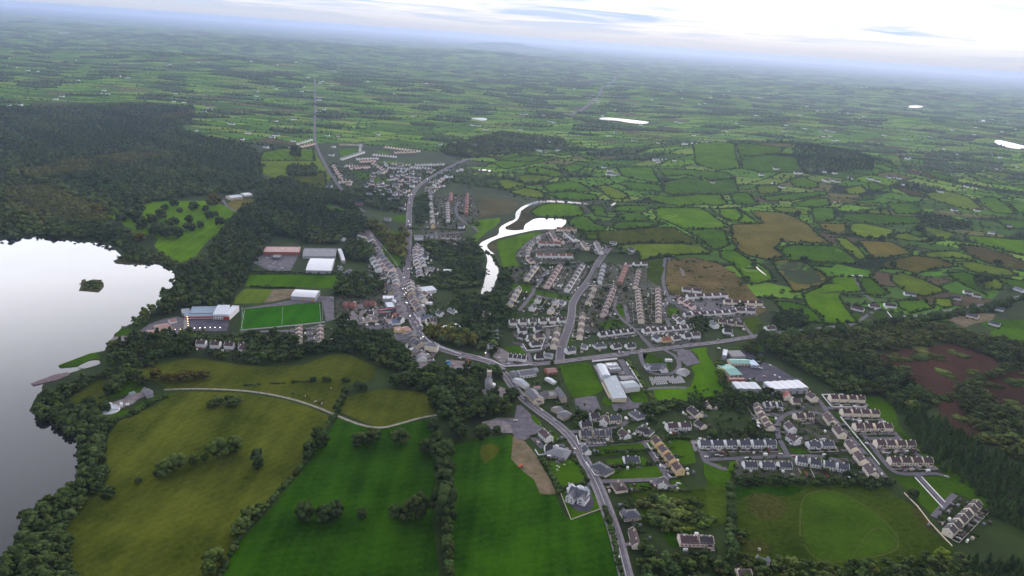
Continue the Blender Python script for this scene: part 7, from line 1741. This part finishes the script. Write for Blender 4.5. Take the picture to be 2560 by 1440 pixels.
cars_at('A:1265,305', 'white', 20, 'white car by the long white terrace garden'); cars_at('E:1665,280', 'white', 20, 'white car on the car park edge by the wood'); cars_at('E:1725,410', 'white', 0, 'upper white car above the warehouse'); cars_at('E:1785,438', 'white', 0, 'lower white car above the warehouse'); cars_at('E:1545,318', 'white', 60, 'white car in the store yard'); cars_at('E:1408,460', 'silver', 0, 'silver car by the three bay warehouse'); cars_at('E:1590,425', 'red', 60, 'red car at the yard gate of the warehouse'); cars_at('E:1520,235', 'white', 70, 'white car beside the pale blue canopy')
cars_at('E:300,340', 'white', 80, 'white car at the door of the slate church'); cars_at('E:1010,65', 'white', 80, 'white car by the grey modern office'); cars_at('D:570,572', 'white', 40, 'white car in front of the stone convent'); cars_at('D:850,600', 'white', 75, 'white car in the stone convent courtyard'); cars_at('D:240,88', 'white', 80, 'white car on the lane above the road bend'); cars_at('D:455,888', 'white', 85, 'white car parked on the gravel lay-by')
cars_at('I:1000,620', 'white', 20, 'white van sized car beside the white street wall'); cars_at('I:1035,690 ', 'white', 25, 'white car below the white street wall'); cars_at('I:1050,720', 'silver', 25, 'silver car below the white street wall'); cars_at('I:1085,680', 'white', 25, 'white car tight against the street wall'); cars_at('I:440,550', 'white', 10, 'first white car in the garage yard'); cars_at('I:470,570', 'white', 60, 'second white car in the garage yard'); cars_at('I:515,590', 'silver', 80, 'silver car in the garage yard'); cars_at('I:530,630', 'white', 85, 'lowest white car in the garage yard'); cars_at('I:55,335', 'white', 60, 'white car by the maroon hall'); cars_at('I:55,372', 'silver', 60, 'silver car by the maroon hall'); cars_at('I:400,360', 'silver', 85, 'silver car above the red canopy'); cars_at('I:300,360', 'white', 85, 'white car left above the red canopy'); cars_at('I:2150,1255', 'white', 60, 'white van like car on the bridge'); cars_at('I:1800,1275', 'white', 70, 'white car at the digger site wall')
cars_at('R:935,205', 'white', 0, 'white van by the tree at the pitch yard'); cars_at('R:915,262', 'white', 70, 'white car on the pitch yard'); cars_at('R:750,652', 'silver', 70, 'silver car in the brown gabled close'); cars_at('R:750,685', 'white', 70, 'white car in the brown gabled close'); cars_at('R:835,640', 'white', 0, 'white car beside the second gabled row')
fac = pts('M:300,1150 340,1160 380,1145 330,1125 400,1130 460,1150 350,1105 490,1075 440,1060 270,1065 310,1170 360,1175 420,1165 480,1160')
for i, q in enumerate(fac): car(q[0], q[1], rng.uniform(0, 3), ('white', 'silver', 'grey')[i % 3], 'pale car parked in the factory yard', 'cars in the factory yard', False, .55)
for i, q in enumerate(pts('M:980,1150 1000,1165 1010,1150 990,1180 1015,1185 1020,1165')): car(q[0], q[1], 1.0, 'white', 'white car parked at the lane end of the barrel hall', 'cars at the barrel hall', False, .55)
def row_cars():
    n = 0
    for h in HOUSES[:300]:
        if not h['label'] or ' end of the ' not in h['label'] or n > 95 or rng.random() > .42: continue
        L, D = h['a'][:2]; sd_ = -1; a = h['rz']; dx, dy = rng.uniform(-L * .3, L * .3), sd_ * (D / 2 + 4.2)
        x, y = h['x'] + dx * math.cos(a) - dy * math.sin(a), h['y'] + dx * math.sin(a) + dy * math.cos(a)
        if any(math.hypot(x - f[0], y - f[1]) < f[2] * .8 for f in FOOT): continue
        c = ('white', 'silver', 'grey', 'black', 'blue', 'red', 'white', 'silver')[int(rng.integers(8))]; q = h['label'].split(' house from the ', 1)
        lab = f"{c} car by {q[0]} house from {q[1].replace(' end of the ', ' end of ', 1)}"
        if len(lab.split()) > 16: continue
        car(x, y, a + PI * (rng.random() < .5), c, lab, 'cars parked by houses and yards', False, .45); n += 1
row_cars()
def clutter():
    sh = MB(); hp, hs, ha = [], [], []
    for h in HOUSES:
        if h['d'] > 2300: continue
        L, D = h['a'][:2]; a = h['rz']; ca, sa = math.cos(a), math.sin(a)
        for sd_ in (-1, 1):
            for k in range(int(rng.integers(1, 4))):
                dx, dy = rng.uniform(-L * .5, L * .5), sd_ * (D / 2 + rng.uniform(3, 13)); x, y = h['x'] + dx * ca - dy * sa, h['y'] + dx * sa + dy * ca
                if any(math.hypot(x - f[0], y - f[1]) < f[2] * .8 for f in FOOT[:900]) or any(L2[0, 1] - 400 < y < L2[0, 1] + 900 and np.min(np.hypot(L2[::2, 0] - x, L2[::2, 1] - y)) < hw + 2 for L2, hw in ROADLINES): continue
                w, d, hh = rng.uniform(1.7, 4.2), rng.uniform(1.5, 3.0), rng.uniform(1.6, 2.5); rr = rng.random(); z0 = float(height(x, y))
                k2 = MB(); k2.prism(-w / 2, w / 2, [(-d / 2, -.3), (d / 2, -.3), (d / 2, hh), (0, hh + .5), (-d / 2, hh)])
                sh.poly([(x + px_ * ca - py_ * sa, y + px_ * sa + py_ * ca, pz_ + z0) for px_, py_, pz_ in k2.v], k2.f, WALL['white'] if rr < .2 else ROOF['brown'] if rr < .6 else ROOF['grey'] if rr < .9 else wallm['stone'])
            if rng.random() < .7:                            # hedge or fence line down the plot
                dx = (L / 2 + 1.3) * (1 if rng.random() < .5 else -1)
                for t in np.arange(D / 2 + 2, D / 2 + rng.uniform(9, 17), 2.2):
                    dy = sd_ * t; x, y = h['x'] + dx * ca - dy * sa, h['y'] + dx * sa + dy * ca
                    if any(math.hypot(x - f[0], y - f[1]) < f[2] * .75 for f in FOOT[:900]) or any(L2[0, 1] - 400 < y < L2[0, 1] + 900 and np.min(np.hypot(L2[::2, 0] - x, L2[::2, 1] - y)) < hw + 1.5 for L2, hw in ROADLINES): continue
                    hp.append((x, y, float(height(x, y)) + .8)); hs.append((1.5, .8, 1.1)); ha.append(a + PI / 2)
    tag(sh.obj('garden_sheds'), kind='stuff')
    dv = MB()
    for h in HOUSES:
        if h['d'] > 1900: continue
        L, D = h['a'][:2]; a = h['rz']; ca, sa = math.cos(a), math.sin(a); w = rng.uniform(2.6, 6); x0 = rng.uniform(-L * .4, L * .3); le = rng.uniform(4, 8); z0 = float(lift(h['x'], h['y'], .62))
        for s_ in (-1, 1) if rng.random() < .35 else (-1,):
            q = [(x0, s_ * (D / 2 + .1)), (x0 + w, s_ * (D / 2 + .1)), (x0 + w, s_ * (D / 2 + le)), (x0, s_ * (D / 2 + le))]
            if s_ < 0: q = q[::-1]
            dv.poly([(h['x'] + u * ca - v * sa, h['y'] + u * sa + v * ca, z0) for u, v in q], [(0, 1, 2, 3)], (gravel, paver, asphalt)[int(rng.integers(3))])
    tag(dv.obj('driveway'), kind='structure')
    V, T, ow = scatter(BLOBS2, np.array(hp), np.array(hs), np.array(ha)); tag(obj('garden_hedging', tri_mesh('garden_hedging', V, T, leaf, tints('dark', len(hp))[ow])), kind='stuff')
clutter()
print('cars', NCAR[0])

# ------------------------------------------------------------------ lamps, headstones, boulders, goal posts, digger, cattle
steel = mat('lamp_steel', rgb(120, 122, 128), None, 1, .5); glow_y = mat('lamp_glow_warm', (1.0, .72, .34), (1.0, .72, .34), 1, .5, emit=6); glow_w = mat('lamp_glow_white', (1.0, .90, .74), (1.0, .90, .74), 1, .5, emit=8)
def lamp_meshes(h):
    b = MB(); b.cyl(0, 0, -.3, h, .09, .06, 6); b.box(-.06, .9, -.06, .06, h - .05, h + .06); k = MB(); k.box(.35, 1.25, -.45, .45, h - .3, h - .04); return b.mesh('pole', steel), k
LP, LH = lamp_meshes(4.0); LY, LW = LH.mesh('lamp_head', glow_y), None
LPk, LHk = lamp_meshes(4.0); LW = LHk.mesh('lamp_head', glow_w)
def lamps(s, warm, label):
    P = pts(s)
    for i, (x, y) in enumerate(P):
        t = thing('lamp_post', label.replace('#', ORD[i]), 'lamp post', (x, y, float(height(x, y)) + .3), 0, 'lit lamps of the town'); obj('pole', LP, t); obj('lamp_head', LY if warm else LW, t)
lamps('Q:1862,376 1868,393 1872,410 1874,426 1876,443 1878,462 1880,482', True, '# lit lamp down the paved edge from the lakeside school')
lamps('Q:1940,508 1996,506 2046,504 2098,502 2146,502 2198,502', False, '# lit lamp along the foot of lakeside car park from the pavement')
lamps('Q:1748,522 1800,520', True, '# warm lamp on the green below the lakeside school')
lamps('Q:2350,300 2325,352 2300,385', False, '# white lamp down the side of the red fronted school block')
lamps('Q:1935,345 2026,342 2150,352', False, '# lit lamp along the red band of the school front')
lamps('I:2245,1215', False, 'lit street lamp beside the river bridge'); lamps('A:60,1270', False, 'lit street lamp at the foot of the bridge lane')
lamps('C:1105,1065 1110,1140 1130,1300 1145,750', False, '# bright street lamp along main street above the filling station')
stone_m = mat('headstone', rgb(215, 213, 215), rgb(160, 158, 162), 1.5, .8)
b = MB(); b.box(-.45, .45, -.12, .12, -.2, 1.1); b.prism(-.12, .12, [(-.45, 1.1), (.45, 1.1), (.3, 1.35), (0, 1.45), (-.3, 1.35)]); b.box(-.55, .55, -1.9, .2, -.2, .14); HS = b.mesh('headstone', stone_m)
gq = pts('E:110,430 520,410 580,490 150,520')
for r_ in range(6):
    for c_ in range(17):
        if rng.random() < .16: continue
        u, v = (c_ + .5) / 17, (r_ + .5) / 6; a = np.array(gq[0]) * (1 - u) + np.array(gq[1]) * u; d = np.array(gq[3]) * (1 - u) + np.array(gq[2]) * u; p = a * (1 - v) + d * v
        o = obj('headstone', HS); o.location = (p[0], p[1], .3); o.rotation_euler.z = rng.uniform(-.08, .08) + .1; o.scale = (1.7, 1.6, rng.uniform(.9, 1.5)); tag(o, 'grey headstone in the rows of the graveyard by the church', 'headstone', 'headstones of the graveyard')
rock = tri_mesh('boulder', BLOBS1[0][0] * np.array([1.2, 1.0, .7]), BLOBS1[0][1], mat('pale_rock', rgb(206, 208, 196), rgb(180, 182, 172), .6, .8))
for i, (q, l) in enumerate(zip(pts('J:770,343 790,356 772,382 842,330 890,518 900,308'), ('upper pale boulder of the group on the bungalow lawn', 'middle pale boulder of the group on the bungalow lawn', 'lowest pale boulder of the group on the bungalow lawn', 'pale boulder under the slate bungalow', 'pale boulder beside the villa hedge', 'small pale boulder near the south road hedge'))):
    o = obj('boulder', rock); o.location = (q[0], q[1], .6); o.rotation_euler.z = i; o.scale = (1.1, .9, .9) if i < 5 else (.5, .5, .5); tag(o, l, 'boulder', 'pale boulders')
def goal(s, label):
    a, b_ = pts(s)[:2]; m = ((a[0] + b_[0]) / 2, (a[1] + b_[1]) / 2); t = thing('goal_posts', label, 'goal posts', (m[0], m[1], .2), math.atan2(b_[1] - a[1], b_[0] - a[0]))
    for sx in (-3.25, 3.25):
        k = MB(); k.cyl(sx, 0, -.3, 9, .16, .12, 6); k.obj('post', frame_m, t)
    k = MB(); k.box(-3.1, 3.1, -.09, .09, 2.4, 2.6); k.obj('crossbar', frame_m, t); k = MB(); k.box(-3.1, 3.1, 1.2, 1.24, -.1, 2.4); k.obj('net', mat('goal_net', rgb(170, 176, 170), None, 3, .9), t)
goal('R:30,455 34,475', 'white goal posts at the school end of the playing pitch'); goal('R:800,370 800,390', 'white goal posts at the town end of the playing pitch')
def pitch_lines():
    P = [np.array(q) for q in pts('603,822 612,775 799,760 802,803')]
    for a, b_ in ((0, 1), (2, 3)): ribbon('pitch_marking', [tuple(P[a]), tuple(P[b_])], .35, white_line, .45)
    for f in (.5,): ribbon('pitch_marking', [tuple(P[0] * (1 - f) + P[3] * f), tuple(P[1] * (1 - f) + P[2] * f)], .25, white_line, .45)
pitch_lines()
for i, q in enumerate(('R:20,360 20,600', 'R:825,300 825,490')): wall_line('pale fence behind the ' + ('school' if i == 0 else 'town') + ' end of the playing pitch', q, 2.2, .12, frame_m, 'fence', 'fence')
for i_, s_ in enumerate(('D:1210,800 1330,770', 'K:1580,370 1640,480', 'K:1700,370 1755,475')): wall_line(('wire fence at the stone house by the court', 'wooden fence between the white row back gardens', 'second wooden fence among the white row gardens')[i_], s_, 1.5, .3, wallm['stone'], 'fence', 'fence')
wood_o = mat('orange_fence', rgb(176, 96, 56), None, .5, .8)
for i_, s_ in enumerate(('K:1645,395 1680,440', 'K:1795,420 1825,470', 'K:1850,405 1890,455')): wall_line(('first', 'second', 'third')[i_] + ' orange fence strip in the white row gardens', s_, .8, .9, wood_o, 'fence', 'fence')
def digger():
    x, y = pts('I:1945,1345')[0]; t = thing('excavator', 'orange excavator standing on the bare site by the bridge', 'excavator', (x, y, .5), .6); om = mat('digger_orange', rgb(206, 92, 48), None, 1, .5)
    for s_ in (-1.3, 1.3): k = MB(); k.prism(s_ - .35, s_ + .35, [(-2.1, 0), (2.1, 0), (2.4, .5), (2.1, .95), (-2.1, .95), (-2.4, .5)]); k.obj('track', tyre, t)
    k = MB(); k.box(-1.3, 1.3, -2.4, 1.4, 1.05, 2.2); k.box(-1.2, 1.2, -2.6, -1.2, 2.2, 2.6); k.obj('body', om, t); k = MB(); k.box(-1.2, -.1, -.2, 1.5, 2.2, 3.4); k.obj('cab', glass, t)
    k = MB(); k.prism(.2, .75, [(.8, 1.8), (1.3, 1.8), (4.6, 5.4), (4.3, 5.9)]); k.prism(.25, .7, [(4.3, 5.9), (4.7, 5.3), (7.0, 2.0), (6.6, 1.8)]); k.obj('boom', om, t); k = MB(); k.prism(-.1, 1.05, [(6.4, 2.2), (7.2, 2.0), (7.0, .8), (5.8, .7)]); k.obj('bucket', steel, t)
digger()
cb = MB(); cb.box(-3, 3, -1.2, 1.2, 0, 2.6); [cb.box(x - .06, x + .06, s_ * 1.2 - .04, s_ * 1.2 + .04, .1, 2.5) for x in (-2.4, -1.2, 0, 1.2, 2.4) for s_ in (-1, 1)]; cmesh = cb.mesh('container', mat('container_blue', rgb(64, 128, 158), None, .5, .6))
for i, q in enumerate(pts('I:1580,1360 1600,1400')): o = obj('site_container', cmesh); o.location = (q[0], q[1], .4); o.rotation_euler.z = .4 + i * .8; tag(o, ('upper', 'lower')[i] + ' blue container on the bare site by the bridge', 'container', 'site containers')
for i, q in enumerate(pts('I:1650,1310 1690,1400 1760,1350 1840,1380')):
    o = obj('rubble_heap', tri_mesh('rubble_heap', BLOBS1[i][0] * np.array([2.4, 2.0, 1.2]), BLOBS1[i][1], mat('rubble', rgb(160, 128, 120), rgb(120, 112, 112), .5, .95))); o.location = (q[0], q[1], .3); tag(o, ('first', 'second', 'third', 'last')[i] + ' pinkish rubble heap on the site from the containers', 'heap', 'rubble heaps')
x_, y_ = pts('J:405,352')[0]; t_ = thing('trailer', 'red trailer at the edge of the bare earth bank', 'trailer', (x_, y_, .4), .9); k = MB(); k.box(-3, 3, -1.1, 1.1, .7, 1.5); k.obj('bed', mat('trailer_red', rgb(178, 84, 62), None, 1, .6), t_)
for sx in (-1.6, 1.6):
    for sy in (-1.0, 1.0): k = MB(); k.cyl(sx, sy, 0, .7, .36, .36, 8); k.obj('wheel', tyre, t_)
def cow_mesh(name, m):
    v = [(-.8, 0, 1.15), (-.2, 0, 1.1), (.5, 0, 1.15), (.95, 0, 1.4), (1.3, 0, 1.5), (1.65, 0, 1.35)]; e = [(i, i + 1) for i in range(5)]; r = [.38, .46, .42, .24, .22, .13]
    for bx, bi in ((-.75, 0), (.45, 2)):
        for sy in (-.28, .28):
            k = len(v); v += [(bx, sy, .65), (bx + (-.06 if bx < 0 else .04), sy, .05)]; e += [(bi, k), (k, k + 1)]; r += [.17, .09]
    k = len(v); v += [(-1.15, 0, 1.2), (-1.22, 0, .6)]; e += [(0, k), (k, k + 1)]; r += [.06, .05]
    for sy in (-.22, .22): k = len(v); v.append((1.28, sy, 1.66)); e.append((4, k)); r.append(.07)
    me = bpy.data.meshes.new(name); me.from_pydata(v, e, []); o = bpy.data.objects.new(name, me); COL.objects.link(o); o.modifiers.new('s', 'SKIN')
    for q, rr in zip(me.skin_vertices[0].data, r): q.radius = (rr, rr)
    me.skin_vertices[0].data[1].use_root = True; o.modifiers.new('u', 'SUBSURF').levels = 1
    dg = bpy.context.evaluated_depsgraph_get(); out_ = bpy.data.meshes.new_from_object(o.evaluated_get(dg)); bpy.data.objects.remove(o); out_.materials.clear(); out_.materials.append(m); out_.name = name; return out_
cow_w = cow_mesh('cow', mat('hide_white', rgb(214, 208, 200), rgb(60, 54, 52), .9, .9, contrast=(.42, .46))); cow_d = cow_mesh('cow', mat('hide_dark', rgb(56, 50, 48), rgb(40, 36, 36), .6, .9))
for i, q in enumerate(pts('R:530,1222 585,1243 655,1248 668,1252 695,1282 745,1305 790,1318 800,1325 815,1330 828,1300 830,1330 822,1318 805,1308 848,1270 912,1172 965,1300 770,1310 760,1300')):
    o = obj('cow', cow_w if i % 3 == 2 else cow_d); o.location = (q[0], q[1], .25); o.rotation_euler.z = rng.uniform(0, 6); o.scale = (.95,) * 3
    tag(o, ('white patched' if i % 3 == 2 else 'dark') + ' cow of the herd grazing beside the field track', 'cow', 'cattle by the field track')
finish_labels()
for o in COL.objects:                                        # keep every label within sixteen words
    l_ = o.get('label')
    if l_:
        w_ = l_.split()
        k_ = len(w_) - 1
        while len(w_) > 16 and k_ > 0:
            if w_[k_] in ('the', 'a'): w_.pop(k_)
            k_ -= 1
        o['label'] = ' '.join(w_)
print('objects', len(bpy.data.objects), 'soup tris', WOODCOUNT[0])
